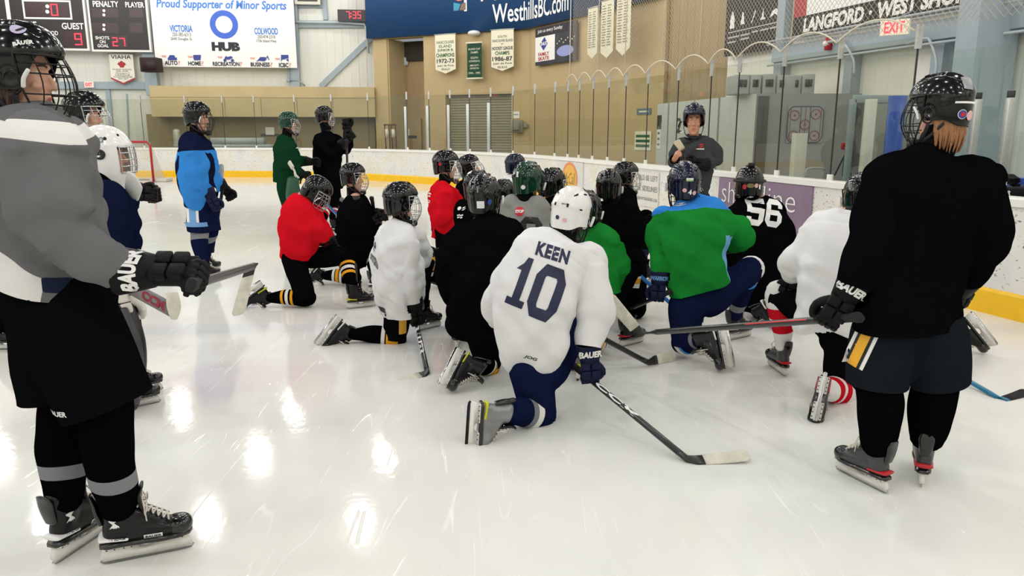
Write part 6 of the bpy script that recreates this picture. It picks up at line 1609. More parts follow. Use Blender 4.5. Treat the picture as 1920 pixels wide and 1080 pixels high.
sticker(Z.helmet, Z.HM, 213, .16, DISC, M_PWH, .046, .046, 'round_sticker'); sticker(Z.helmet, Z.HM, 213, .16, DISC, mat('print_blue', (40, 74, 150), .5), .040, .040, 'round_sticker', off=.0045); sticker(Z.helmet, Z.HM, 213, .16, DISC, M_PRED, .022, .022, 'round_sticker', off=.006); sticker(Z.helmet, Z.HM, 191, .15, DISC, M_PPINK, .042, .048, 'round_sticker')
sticker(Z.helmet, Z.HM, 203, .33, RECT, M_PWH, .12, .010, 'label_strip'); sticker(Z.helmet, Z.HM, 200, .60, RECT, mat('print_silver', (150, 150, 154), .3), .045, .07, 'label_strip')
sticker(A.helmet, A.HM, 62, .40, text_shape('BAUER', .05, .1), M_PWH, .062, .014, 'lettering'); sticker(A.helmet, A.HM, 122, .06, DISC, M_PPINK, .05, .05, 'round_sticker'); sticker(A.helmet, A.HM, 125, .30, DISC, M_PWH, .03, .03, 'round_sticker'); sticker(A.helmet, A.HM, 65, .66, DISC, mat('print_lilac', (190, 180, 214), .5), .05, .045, 'round_sticker')
gM = R.gloves['R'][1]; gp = gM @ V((0, .108, -.040)); hl = G(1303, 873)
stick('stick of the number 10 player, white blade flat on the near ice', gp + (gp - hl).normalized() * .16, hl, G(1408, 868), M_TAPEW, marks=[('CCM', .40, .26, .027, M_PWH, V((.25, -.8, .6)))])
gM = Z.gloves['L'][1]; gp = gM @ V((0, .100, -.045)); hl = P(1212, 624, 4.2)
stick('stick of the ginger haired player, white blade lifted beside the green jersey', gp + (gp - hl).normalized() * .16, hl, P(1146, 546, 4.15), M_TAPEW, up=V((-.75, 0, -.6)), marks=[('', .32, .16, .006, M_PRED, V((.0, -1, .5)))])
# ------------------------------------------------------------------ black jersey behind KEEN
L_ = person('kneeling player in plain black jersey with a white square on the helmet', 4.5, 14, .9,
    [(606, 842, 938, 0), (560, 836, 962, 0), (500, 830, 978, .05), (456, 834, 986, .1), (430, 844, 978, .12), (414, 866, 954, .13), (404, 886, 932, .13)],
    (907, 374, .15), J_BLACK, M_PANT, arms={'L': [(858, 452, .1), (838, 520, .08), (862, 576, .22)], 'R': [(962, 452, .1), (972, 520, .15), (950, 560, .3)]},
    legs={'R': [(908, 620, 0), (914, 682, .05), (876, 690, -.3)], 'L': [(868, 610, .1), (862, 560, .5), (858, 630, .6)]},
    feet={'R': ('free', (884, 690, -.24), (862, 736, -.36), (-1, -.3, 0), .86), 'L': ('flat', 856, 657, 861, 634)}, hyaw=14, hp=4, hs=.97, hel=(M_HBLK, KH), skates='yellow', sockbands=((.10, .08, GOLD), (.26, .05, WH)), hair=(M_HDARK, .05, 120, 240, 20))
sticker(L_.helmet, L_.HM, 172, .20, RECT, M_PWH, .052, .052, 'square_sticker'); sticker(L_.helmet, L_.HM, 140, .24, DISC, mat('print_blue', (40, 74, 150), .5), .034, .04, 'round_sticker'); sticker(L_.helmet, L_.HM, 180, .5, RECT, M_PGREY, .012, .04, 'label_strip')
# ------------------------------------------------------------------ white jersey on the left
I_ = person('small kneeling player in white jersey with brown hair, left of the group', 5.25, 60, .82,
    [(590, 714, 790, 0), (550, 702, 793, 0), (500, 693, 793, 0), (460, 698, 790, 0), (436, 708, 786, 0), (418, 722, 778, 0), (408, 738, 768, 0)],
    (750, 382, 0), J_WHITE, M_PANT, arms={'R': [(764, 448, -.12), (768, 520, -.18), (777, 566, -.15)], 'L': [(780, 448, .12), (796, 495, .25), (797, 470, .36)]},
    legs={'R': [(744, 590, 0), (740, 632, 0), (664, 632, -.05)], 'L': [(762, 580, .1), (797, 488, .3), (800, 590, .3)]},
    feet={'R': ('free', (646, 626, -.03), (614, 668, -.08), (-1, -.25, .05), .84), 'L': ('flat', 780, 622, 827, 611)}, hyaw=64, hp=-2, hs=.95, hel=(M_HBLK, KS), sockbands=((.04, .13, GOLD), (.24, .04, WH)), hair=(M_HBROWN, .085, 90, 260, 46),
    gloves={'R': dict(push=.08, dir=(.12, .05, -1), back=(.5, -1, 0), s=.9), 'L': dict(dir=(.5, .6, -.3), s=.85)})
mark(I_, 'ommanas', 712, 488, .16, .045, M_PBLK, -22, N=(-.75, -1, 0), bold=.01); mark(I_, '', 707, 462, .06, .085, M_PBLK, -20, N=(-.75, -1, 0), shape=poly_shape([(.1, .5), (.2, .5), (.5, .85), (.5, 1)], [(.1, .5), (.5, .15), (.5, 0), (0, .45)], [(.5, 1), (1, .7), (.95, .6), (.5, .85)], [(.3, .5), (.55, .3), (.8, .5), (.55, .7)]), name='logo')
mark(I_, '', 725, 577, .075, .045, M_PBLK, -5, N=(-.3, -1, 0), shape=RECT, name='hem_tag'); mark(I_, '', 752, 606, .055, .13, mat('print_gold', (238, 176, 44), .5), 0, N=(.3, -1, 0), shape=RECT, tgt=I_.pants, name='stripe')
gM = I_.gloves['R'][1]; gp = gM @ V((0, .095, -.04)); hl = G(803, 706)
stick('stick standing under the glove of the small white jersey player', gp + (gp - hl).normalized() * .12, hl, G(749, 717), M_TAPEW, marks=[('BAUER', .45, .24, .026, M_PWH, V((-.2, -1, .3)))])
# ------------------------------------------------------------------ red jersey, head bowed
G_ = person('kneeling player in red jersey with head bowed', 6.45, 78, .86,
    [(488, 526, 568, 0), (462, 524, 590, 0), (430, 523, 604, 0), (400, 527, 606, 0), (382, 538, 600, 0), (368, 552, 592, 0)],
    (590, 362, -.05), J_RED, M_PANT, arms={'R': [(572, 398, -.15), (598, 432, -.18), (606, 446, -.05)], 'L': [(582, 398, .15), (606, 430, .2), (618, 450, .2)]},
    legs={'L': [(560, 482, .1), (650, 480, .12), (660, 560, .1)], 'R': [(552, 492, -.1), (572, 558, -.1), (500, 556, -.1)]},
    feet={'R': ('free', (494, 558, -.1), (458, 586, -.12), (-.85, -.15, .5), .85), 'L': ('flat', 651, 580, 705, 574)}, hyaw=88, hp=-38, hs=.95, hel=(M_HBLK, dict(cage=M_CAGES, cup=True)), skates='yellow', sockbands=BAND3, hair=(M_HBROWN, .07, 100, 250, 30), face=True, skin=M_SKIN2)
mark(G_, '', 533, 392, .08, .05, M_PWH, -40, N=(-1, -.6, .3), shape=BARS, name='logo'); mark(G_, '', 532, 412, .06, .04, M_PWH, -30, N=(-1, -.6, .2), shape=SWOOSH, name='logo')
stick('blue shafted stick rising beside the bowed player in red', P(602, 371, 7.85), P(672, 446, 8.45), P(690, 456, 8.45), M_TAPEK, mat('shaft_blue', (36, 104, 180), .35))
# ------------------------------------------------------------------ black jersey with sponsor marks, facing right
H_ = person('kneeling player in black jersey with white back logos holding a stick', 7.4, 78, .86,
    [(492, 632, 692, 0), (470, 630, 700, 0), (430, 630, 703, 0), (402, 632, 702, 0), (382, 640, 696, 0), (368, 650, 682, 0)],
    (661, 335, 0), J_BLACK, M_PANT, arms={'R': [(668, 392, -.15), (674, 440, -.18), (698, 414, -.1)], 'L': [(684, 392, .15), (700, 430, .2), (706, 412, .1)]},
    legs={'L': [(670, 488, .1), (700, 462, .2), (696, 535, .15)], 'R': [(654, 492, -.1), (660, 520, -.1), (604, 515, -.1)]},
    feet={'R': ('free', (598, 516, -.1), (580, 540, -.1), (-1, 0, .1), .8), 'L': ('flat', 692, 549, 721, 544)}, hyaw=86, hp=0, hs=.95, hel=(M_HBLK, KS), sockbands=((.34, .04, WH), (.46, .05, GOLD), (.58, .04, WH)), face=True,
    gloves={'R': dict(push=.05, dir=(.9, -.1, .35), back=(0, -1, .3), s=.9)})
for u, v, w_, h_, sh in ((634, 376, .06, .06, DISC), (643, 374, .05, .03, None), (634, 389, .07, .025, None), (641, 393, .06, .025, None), (646, 404, .07, .03, None), (640, 438, .06, .025, None)): mark(H_, '', u, v, w_, h_, M_PGREY if sh is DISC else M_PWH, -6, N=(-.8, -1, 0), shape=sh or BARS, name='logo')
stick('upright stick in the hand of the black jersey player with back logos', P(697, 372, 7.25), G(722, 500), G(745, 500), M_TAPEK)
# ------------------------------------------------------------------ red jersey in the middle distance
J_ = person('upright kneeling player in red jersey with white back print', 7.25, 74, .86,
    [(446, 808, 852, 0), (420, 804, 856, 0), (386, 803, 856, 0), (362, 806, 853, 0), (347, 814, 848, 0), (336, 824, 845, 0)],
    (835, 313, 0), J_RED, M_PANT, arms={'R': [(836, 366, -.14), (834, 410, -.2), (850, 438, -.1)], 'L': [(848, 366, .12), (862, 410, .2), (868, 436, .2)]}, hyaw=80, hs=.97, hel=(M_HBLK, KS), face=True)
for sh, u, v, w_, h_, r_ in ((BARS, 813, 365, .06, .04, 0), (BARS, 808, 378, .10, .03, -5), (SWOOSH, 809, 393, .03, .04, 0)): mark(J_, '', u, v, w_, h_, M_PWH, r_, N=(-1, -.5, 0), shape=sh, name='logo')
sticker(J_.helmet, J_.HM, 118, .3, DISC, M_PRED, .035, .035, 'round_sticker')
K_ = person('kneeling player in black looking up, beside the upright red jersey', 8.3, 74, .84,
    [(445, 852, 892, 0), (400, 850, 892, 0), (362, 855, 890, 0), (347, 862, 886, 0), (338, 868, 882, 0)], (880, 317, 0), J_BLACK, M_PANT, hyaw=84, hp=18, hs=.97, hel=(M_HBLK, KS), face=True)
M__ = person('kneeling player in black with white shoulder logos, behind the square sticker helmet', 5.95, 34, .86,
    [(470, 850, 926, 0), (430, 852, 926, 0), (402, 856, 924, 0), (388, 866, 918, 0), (378, 882, 910, 0)], (895, 357, 0), J_BLACK, M_PANT, hyaw=38, hs=.97, hel=(M_HBLK, KH))
for u, v, sh in ((868, 390, DISC), (879, 390, SWOOSH), (869, 404, BARS), (878, 404, BARS)): mark(M__, '', u, v, .035, .028, M_PWH, 15, N=(-.7, -1, 0), shape=sh, name='logo')
sticker(M__.helmet, M__.HM, 190, .75, DISC, M_PWH, .035, .035, 'round_sticker')
N_ = person('kneeling player in navy just left of the green helmet', 7.2, 40, .84,
    [(470, 915, 972, 0), (430, 915, 974, 0), (405, 918, 972, 0), (392, 930, 964, 0), (384, 938, 956, 0)], (943, 367, 0), J_NAVY, M_PANT, hyaw=45, hs=.97, hel=(M_HBLK, KH))
O_ = person('kneeling player in white jersey with navy helmet by the far boards', 9.5, 66, .84,
    [(440, 935, 986, 0), (390, 934, 986, 0), (352, 938, 982, 0), (336, 946, 978, 0), (327, 955, 972, 0)], (965, 313, 0), J_WHITE, M_PANT, hyaw=72, hs=1.0, hel=(M_HNAVY, KS), face=True)
P_ = person('kneeling player in grey jersey with a red stop mark and green helmet', 5.4, 14, .9,
    [(475, 928, 1042, 0), (440, 930, 1040, 0), (406, 932, 1036, 0), (390, 942, 1026, 0), (378, 958, 1010, 0), (369, 970, 998, 0)], (989, 345, .04), J_LGREY, M_PANT, hyaw=34, hp=-4, hs=1.0, hel=(M_HGRN, dict(cage=M_CAGEB)))
mark(P_, '', 974, 397, .070, .070, M_PRED, 0, shape=poly_shape(circ(.5, .5, .5, .5, 8, 22.5, 382.5)), name='stop_mark'); mark(P_, 'STOP', 974, 397, .058, .022, M_PWH, 0, bold=.05, off=.004)
mark(P_, '', 994, 432, .16, .19, M_PBLK, -4, shape=poly_shape(*varsity('8')), name='jersey_number'); mark(P_, '', 951, 432, .10, .19, M_PBLK, -4, shape=poly_shape(*varsity('1')), name='jersey_number')
sticker(P_.helmet, P_.HM, 158, .17, DISC, M_PWH, .035, .035, 'round_sticker'); sticker(P_.helmet, P_.HM, 182, .45, RECT, M_PWH, .018, .042, 'label_strip')
Q_ = person('kneeling player in black right of the green helmet', 6.1, 46, .86,
    [(475, 1004, 1066, 0), (430, 1003, 1068, 0), (402, 1008, 1066, 0), (390, 1020, 1058, 0), (381, 1028, 1050, 0)], (1034, 351, 0), J_BLACK, M_PANT, hyaw=50, hs=.97, hel=(M_HBLK, KS))
# ------------------------------------------------------------------ green jersey behind KEEN
S_ = person('kneeling player in plain green jersey with black helmet, behind the white helmet', 4.95, 28, .88,
    [(545, 1086, 1160, 0), (500, 1086, 1160, 0), (462, 1086, 1158, .03), (440, 1088, 1150, .05), (424, 1092, 1134, .06), (413, 1096, 1120, .06)],
    (1096, 400, .06), J_GREEN, M_PANT, arms={'R': [(1144, 455, 0), (1160, 502, 0), (1150, 538, .05)], 'L': [(1096, 455, .1), (1090, 510, .2), (1110, 540, .3)]},
    legs={'R': [(1134, 560, .05), (1182, 508, .25), (1186, 610, .25)], 'L': [(1108, 560, 0), (1116, 640, 0), (1086, 645, -.3)]},
    feet={'R': ('flat', 1162, 652, 1206, 641), 'L': ('free', (1092, 650, -.25), (1080, 696, -.32), (-.6, -1, 0), .8)}, fold_seed=89, hyaw=40, hs=.95, hel=(M_HBLK, KH), skates='red', sockbands=((.08, .05, WH), (.17, .045, GOLD), (.26, .04, WH)))
stick('stick with white blade on the ice between number 10 and the green blue jersey', P(1092, 614, 4.42), G(1226, 686), G(1265, 675), M_TAPEW)
T_ = person('kneeling player in plain black with speckled helmet holding a blue stick', 5.95, 18, .88,
    [(505, 1132, 1200, 0), (460, 1127, 1208, 0), (422, 1123, 1208, 0), (398, 1126, 1196, 0), (384, 1132, 1178, 0), (375, 1139, 1162, 0)],
    (1141, 354, 0), J_BLACK, M_PANT, arms={'R': [(1192, 418, 0), (1206, 455, 0), (1202, 474, -.05)], 'L': None}, hyaw=12, hs=.97, hel=(M_HBLK, KH), gloves={'R': dict(push=.06, m=M_GNAVY, dir=(-.3, -.1, -1), back=(.4, -1, 0), s=.85)})
stick('blue stick pointing down from the navy glove of the plain black jersey', P(1160, 481, 5.85), G(1296, 604), G(1318, 604), M_TAPEK, mat('shaft_blue', (36, 104, 180), .35))
U_ = person('kneeling player in black facing right against the right boards', 7.3, 76, .86,
    [(440, 1150, 1192, 0), (400, 1148, 1192, 0), (372, 1152, 1190, 0), (358, 1160, 1184, 0), (349, 1165, 1180, 0)], (1172, 334, 0), J_BLACK, M_PANT,
    legs={'L': [(1178, 440, .1), (1211, 410, .15), (1212, 490, .1)], 'R': None}, hyaw=82, hs=.97, hel=(M_HBLK, KS), face=True, sockbands=((.10, .05, WH), (.20, .05, GOLD), (.30, .05, WH)))
# ------------------------------------------------------------------ green and blue jersey
W_ = person('kneeling player in green jersey with blue yoke and navy helmet', 4.85, 8, .95,
    [(578, 1256, 1366, 0), (546, 1252, 1366, 0), (500, 1242, 1364, 0), (450, 1230, 1366, .03), (420, 1226, 1366, .07), (396, 1232, 1358, .1), (381, 1250, 1334, .11), (369, 1268, 1312, .11)],
    (1283, 349, .1), J_GREEN, M_PANTN, arms={'L': [(1244, 418, .08), (1237, 470, .04), (1237, 512, 0)], 'R': [(1350, 416, .08), (1396, 442, .1), (1372, 458, .26)]},
    legs={'R': [(1330, 562, .05), (1404, 508, .28), (1392, 600, .25)], 'L': [(1286, 572, 0), (1284, 642, 0), (1326, 645, -.2)]},
    feet={'R': ('flat', 1362, 640, 1408, 630), 'L': ('free', (1324, 642, -.2), (1333, 690, -.3), (1, -.35, .05), .9)}, hyaw=-2, hp=2, hs=1.0, hel=(M_HNAVY, KH), sock_m=M_SOCKN, hem_=(1256, 568, 1368, 534, -.12), hemdrop=.05, sockbands=((.06, .09, WH), (.20, .04, LBL), (.72, .07, GRYT)), hair=(M_HDARK, .06, 110, 250, 24),
    design=[((56, 132, 214), yoke(.115, .17)), ((116, 170, 214), lambda i: np.where((i['part'] == 0) & (i['up'] < .62), np.abs(i['xs'] + .005) - .205, -1))],
    gloves={'L': dict(push=.085, m=M_GNAVY, dir=(-.04, .05, -1), back=(-.2, -1, 0), text=('WARRIOR', 'x', .12, .032), textm=mat('print_sky', (110, 160, 214), .5), tface=(-.15, -1, .1)), 'R': dict(dir=(-.6, .4, -.3))})
mark(W_, '', 1278, 383, .09, .022, M_PWH, 4, shape=SWOOSH, name='logo')
sticker(W_.helmet, W_.HM, 176, .16, text_shape('4', .05), M_PWH, .026, .036, 'lettering'); sticker(W_.helmet, W_.HM, 158, .14, DISC, M_PPINK, .032, .032, 'round_sticker'); sticker(W_.helmet, W_.HM, 196, .20, DISC, M_PPINK, .03, .03, 'round_sticker'); sticker(W_.helmet, W_.HM, 180, .42, RECT, M_PWH, .05, .022, 'label_strip'); sticker(W_.helmet, W_.HM, 180, .40, RECT, mat('print_lime', (150, 200, 120), .5), .048, .010, 'label_strip', off=.0045)
gM = W_.gloves['L'][1]; gp = gM @ V((0, .100, -.04)); hl = P(1102, 612, 5.5)
stick('stick held low in the navy glove of the green and blue jersey', gp + (gp - hl).normalized() * .12, hl, P(1084, 616, 5.55), M_TAPEK)
# ------------------------------------------------------------------ black 56
X_ = person('kneeling player in black jersey numbered 56 with round goalie mask', 5.95, 8, .95,
    [(578, 1386, 1460, 0), (550, 1382, 1468, 0), (500, 1368, 1474, 0), (450, 1358, 1477, 0), (402, 1355, 1476, .03), (383, 1366, 1462, .05), (371, 1384, 1440, .05)],
    (1405, 346, .05), J_BLACK, M_PANT, arms={'R': [(1460, 414, .04), (1474, 480, 0), (1458, 528, .12)], 'L': [(1372, 414, .1), (1372, 470, .1), (1390, 510, .3)]},
    legs={'R': [(1432, 545, 0), (1428, 581, .05), (1436, 583, -.28)]}, feet={'R': ('free', (1430, 584, -.24), (1444, 610, -.30), (.7, -1, 0), .85), 'L': None}, hel=None, hs=1.0)
mark(X_, '', 1408, 397, .13, .22, M_PWH, -9, shape=poly_shape(*varsity('5')), name='jersey_number'); mark(X_, '', 1441, 400, .13, .22, M_PWH, -9, shape=poly_shape(*varsity('6')), name='jersey_number')
# ------------------------------------------------------------------ white jersey on the right
Y_ = person('kneeling player in white jersey with red and white socks beside the ginger haired player', 4.1, -4, .95,
    [(650, 1560, 1650, 0), (612, 1502, 1664, 0), (560, 1492, 1670, 0), (510, 1497, 1672, 0), (462, 1500, 1670, .03), (432, 1512, 1662, .07), (414, 1536, 1648, .1), (400, 1566, 1630, .1)],
    (1617, 376, .1), J_WHITE, M_PANT, hem_=(1490, 590, 1645, 657, -.1), hemdrop=.10, thigh=(.115, .10, .088), arms={'L': [(1530, 445, .06), (1492, 490, .08), (1486, 516, .28)], 'R': [(1648, 445, .08), (1668, 510, .1), (1650, 560, .25)]},
    legs={'L': [(1548, 596, .10), (1462, 556, .38), (1464, 650, .35)], 'R': [(1582, 610, .02), (1576, 732, -.02), (1542, 742, -.25)]},
    feet={'R': ('free', (1540, 740, -.24), (1527, 798, -.33), (-.5, -1, .05), .9), 'L': ('flat', 1474, 708, 1440, 684)}, hyaw=14, hp=-4, hs=.97, hel=(M_HBLK, KH), skates='grey', sock_m=M_SOCKW, sockbands=((.26, .10, RD), (.54, .085, RD)),
    gloves={'L': dict(push=.04, dir=(-.15, .25, -1), back=(-.6, -1, .2))})
mark(Y_, '', 1604, 411, .05, .014, M_PBLK, 0, shape=SWOOSH, name='logo')
sticker(Y_.helmet, Y_.HM, 184, .14, DISC, M_PPINK, .036, .036, 'round_sticker'); sticker(Y_.helmet, Y_.HM, 174, .28, DISC, M_PWH, .032, .032, 'round_sticker'); sticker(Y_.helmet, Y_.HM, 154, .30, RECT, M_PWH, .026, .03, 'label_strip')
# ------------------------------------------------------------------ player mostly hidden behind the near right one
AA = person('player kneeling behind the ginger haired one, only a skate and stick showing', 5.0, -78, .86,
    [(590, 1700, 1766, 0), (540, 1692, 1776, 0), (480, 1692, 1780, 0), (436, 1698, 1776, 0), (416, 1712, 1764, 0), (406, 1722, 1752, 0)],
    (1738, 372, 0), J_BLACK, M_PANT, legs={'R': [(1730, 592, 0), (1728, 640, 0), (1790, 630, 0)], 'L': [(1730, 592, .2), (1690, 540, .2), (1690, 630, .2)]}, feet={'R': ('free', (1800, 625, 0), (1830, 663, -.05), (1, -.3, .15), .9), 'L': ('flat', 1710, 648, 1668, 642)}, down='R', hyaw=-80, hs=.97, hel=(M_HBLK, KH))
stick('stick with teal shaft and black blade at the right edge', P(1712, 655, 4.75), G(1886, 754), G(1935, 742), M_TAPEK, mat('shaft_teal', (30, 124, 160), .35), bh=.06)
# ------------------------------------------------------------------ blue jersey, far left
D_ = person('standing player in light blue jersey with navy shoulders', 7.7, 80, 1.0,
    [(388, 346, 396, 0), (360, 342, 408, 0), (320, 338, 408, 0), (290, 336, 402, 0), (272, 338, 395, 0), (260, 345, 388, 0), (251, 355, 382, 0)],
    (369, 222, 0), J_BLUE, M_PANTN, arms={'R': [(362, 288, -.2), (362, 335, -.22), (390, 358, -.15)], 'L': [(384, 288, .2), (400, 330, .2), (412, 344, .25)]},
    legs={'R': [(374, 396, -.08), (374, 432, -.08), (378, 500, -.08)], 'L': [(384, 396, .1), (392, 432, .1), (388, 500, .1)]}, feet={'R': ('flat', 374, 528, 412, 521), 'L': ('flat', 376, 513, 408, 508)}, hyaw=86, hs=1.02, hel=(M_HBLK, KH), face=True, sock_m=M_SOCKN, sockbands=((.16, .10, GRYT),), thigh=(.125, .125, .12),
    design=[((22, 28, 56), yoke(.17, -.1)), ((22, 28, 56), lambda i: np.where((i['part'] == 0) & (i['up'] < .75), .05 - np.abs(i['xs'] + .02 - .17), -1))], gloves={'R': dict(m=M_GNAVY, dir=(.4, 0, -1)), 'L': dict(m=M_GBLK)})
for k, (u, w_, m_) in enumerate(((372, .13, M_PWH), (373, .07, mat('print_sky', (80, 150, 220), .5)))): mark(D_, '', u, 402, w_, .16, m_, 0, N=(.1, -1, 0), shape=RECT, tgt=D_.pants, name='stripe', off=.003 + .002 * k)
mark(D_, '', 376, 417, .22, .045, MATS['print_sky'], 0, N=(.1, -1, 0), shape=RECT, tgt=D_.pants, name='stripe', off=.006)
stick('stick of the light blue jersey player with white blade pointing up', P(398, 470, 7.95), P(419, 346, 7.95), P(421, 308, 7.95), M_TAPEW, bh=.05)
# ------------------------------------------------------------------ dark green goalie and black jersey standing far back
E_ = person('standing goalie in dark green jersey and helmet', 10.6, 66, 1.0,
    [(342, 513, 564, 0), (310, 511, 566, 0), (282, 511, 562, 0), (267, 514, 556, 0), (257, 522, 550, 0), (252, 530, 546, 0)], (540, 232, 0), J_DGREEN, J_DGREEN, arms={'R': [(526, 278, -.2), (534, 308, -.22), (560, 322, -.1)], 'L': None},
    legs={'R': [(535, 348, -.12), (543, 388, -.1), (545, 430, -.1)], 'L': [(545, 348, .15), (552, 388, .2), (550, 430, .2)]}, feet={'R': ('flat', 530, 446, 556, 441), 'L': ('flat', 535, 436, 560, 432)}, hyaw=70, hs=1.0, hel=(M_HGRN, KS), face=True)
F_ = person('standing player in black with one glove raised, far back', 11.2, 60, 1.0,
    [(352, 588, 642, 0), (320, 586, 642, 0), (284, 585, 640, 0), (262, 590, 636, 0), (250, 598, 628, 0), (244, 603, 620, 0)], (607, 220, 0), J_BLACK, M_PANT, arms={'R': [(600, 268, -.2), (622, 288, -.28), (642, 270, -.3)], 'L': [(630, 266, .12), (652, 278, -.05), (653, 252, -.12)]},
    legs={'R': [(606, 356, -.1), (609, 392, -.1), (606, 440, -.1)], 'L': [(624, 356, .12), (628, 392, .12), (626, 436, .12)]}, feet={'R': ('flat', 599, 449, 622, 444), 'L': ('flat', 622, 441, 644, 437)}, hyaw=58, hs=1.0, hel=(M_HBLK, KS), face=True, sockbands=((.16, .05, RD), (.28, .05, WH), (.40, .05, RD)),
    gloves={'R': dict(s=1.1), 'L': dict(dir=(-.1, -.1, 1), back=(-.3, -1, 0), s=1.15)})
mark(F_, '', 628, 272, .09, .06, M_PWH, 0, N=(.4, -1, 0), shape=SWOOSH, name='logo'); mark(F_, '', 625, 279, .10, .03, mat('print_rose', (196, 70, 110), .5), 0, N=(.4, -1, 0), shape=RECT, name='logo')
stick('upright stick in front of the far black jersey with raised glove', P(650, 264, 10.3), G(654, 440), G(676, 438), M_TAPEK)
pad = MB(); pad.limb([P(549, 338, 10.35), P(548, 365, 10.33), P(552, 395, 10.35), P(553, 432, 10.4)], [(.15, .075), (.16, .085), (.15, .08), (.14, .06)], hint=V((.4, -.9, 0)), n=20, k=4, ex=3.5); pad.build('leg_pad', mat('pad_green', (20, 72, 48), .5), E_.root)
mark(E_, 'CCM', 546, 341, .17, .06, mat('print_gold', (238, 176, 44), .5), 0, N=(.5, -1, 0), shear=.2)
mark(E_, '', 556, 278, .10, .07, M_PWH, 0, N=(.6, -1, 0), shape=poly_shape([(0, .5), (.6, 1), (1, .4), (.6, 0), (.5, .5)]), name='logo')
stick('goalie stick across the dark green jersey', P(542, 304, 10.25), P(556, 326, 10.22), P(560, 334, 10.22), M_TAPEW, M_TAPEW, bh=.09, grip=False, r=(.045, .012))
# ------------------------------------------------------------------ coach
J_COACH = J('jacket_grey', (66, 68, 70)); M_CPANT = cloth('trousers_grey', (58, 60, 62))
V_ = person('standing coach in grey jacket and navy helmet holding a stick by the boards', 9.0, 186, 1.04,
    [(375, 1272, 1330, 0), (340, 1270, 1333, 0), (305, 1267, 1336, 0), (282, 1268, 1336, 0), (269, 1275, 1330, 0), (261, 1286, 1318, 0), (257, 1291, 1312, 0)],
    (1301, 226, -.04), J_COACH, M_CPANT, arms={'R': [(1278, 268, -.03), (1262, 304, -.02), (1265, 298, -.24)], 'L': [(1328, 268, -.02), (1347, 300, 0), (1318, 308, -.22)]},
    legs={'R': [(1286, 380, 0), (1285, 408, 0), (1285, 452, 0)], 'L': [(1316, 380, 0), (1317, 408, 0), (1317, 452, 0)]}, feet={'R': ('flat', 1292, 450, 1282, 458), 'L': ('flat', 1312, 450, 1320, 458)}, hyaw=192, hp=-4, hs=1.24, hel=(M_HNAVY, dict(cage=None)), face=True, neck=False, skin=M_SKIN2, sleeve_r={'L': (.078, .070, .052), 'R': (.078, .070, .052)}, sock_m=M_CPANT, q=.6, full=False,
    hands={'R': ((.15, -.75, .55), (-.9, -.4, -.1))}, gloves={'R': None, 'L': dict(push=.05, dir=(-.9, -.3, .1), back=(.2, -1, .3), s=1.15)})
mark(V_, '', 1311, 275, .08, .05, M_PRED, 0, shape=SWOOSH, name='logo'); mark(V_, '', 1308, 281, .10, .012, M_PWH, 0, shape=RECT, name='logo'); mark(V_, '', 1281, 247, .09, .014, M_PWH, 24, N=(0, -1, .9), shape=RECT, name='piping')
mark(V_, '', 1309, 306, .05, .11, mat('print_mint', (120, 200, 150), .5), 14, shape=RECT, tgt=V_.gloves['L'][0], name='label_patch')
mb = MB(); mb.limb([V_.HM @ V((.125, .02, -.01)), V_.HM @ V((.15, .09, -.02)), V_.HM @ V((.16, .11, -.05))], [.006, .006, .008], n=8, k=3); mb.build('microphone', M_FOAM, V_.helmet)
stick('stick of the coach with cream blade raised to his chest', P(1324, 372, 8.72), P(1277, 288, 8.70), P(1263, 267, 8.70), mat('tape_cream', (206, 192, 164), .85, bump=.3, bscale=50, var=.1, vscale=20), up=V((.75, 0, .5)), bh=.075, marks=[('CCM', .15, .16, .03, M_PWH, V((0, -1, .2)))])
# ------------------------------------------------------------------ white mask goalie and the player behind, far left
C_ = person('goalie in white mask and navy jersey behind the grey jersey', 3.95, 74, 1.0,
    [(540, 168, 238, 0), (490, 160, 243, 0), (440, 158, 243, 0), (390, 160, 240, 0), (360, 165, 228, 0), (342, 172, 214, 0)],
    (196, 292, 0), J_NAVY, M_PANT, arms={'R': [(195, 385, -.2), (196, 460, -.22), (215, 540, -.15)], 'L': [(220, 385, .2), (232, 440, .25), (238, 470, .3)]},
    legs={'R': [(210, 520, -.1), (228, 615, -.1), (225, 740, -.1)], 'L': [(212, 520, .15), (230, 615, .15), (228, 740, .15)]}, feet={'R': ('flat', 214, 772, 262, 762), 'L': ('flat', 222, 745, 262, 738)}, hyaw=80, hp=2, hs=1.0, hel=None, face=True, gloves={'R': dict(m=mat('glove_cream', (226, 222, 212), .5), s=1.25, dir=(.25, -.1, -1), back=(.2, -1, 0), push=.04)})
B_ = person('standing player in black helmet looking right, between grey jersey and white mask', 5.0, 80, 1.0,
    [(510, 92, 186, 0), (420, 92, 188, 0), (340, 94, 186, 0), (285, 102, 180, 0), (262, 118, 172, 0), (252, 132, 164, 0)], (158, 219, 0), J_BLACK, M_PANT,
    legs={'R': [(130, 520, -.1), (138, 585, -.1), (140, 640, -.1)], 'L': [(120, 520, .1), (40, 585, .05), (10, 640, 0)]}, feet={'R': ('flat', 112, 652, 160, 645), 'L': ('flat', -22, 657, 24, 655)}, hyaw=84, hp=2, hs=1.0, hel=(M_HBLK, dict(cage=M_CAGES, strap=M_STRAPW)), face=True, skin=M_SKIN)

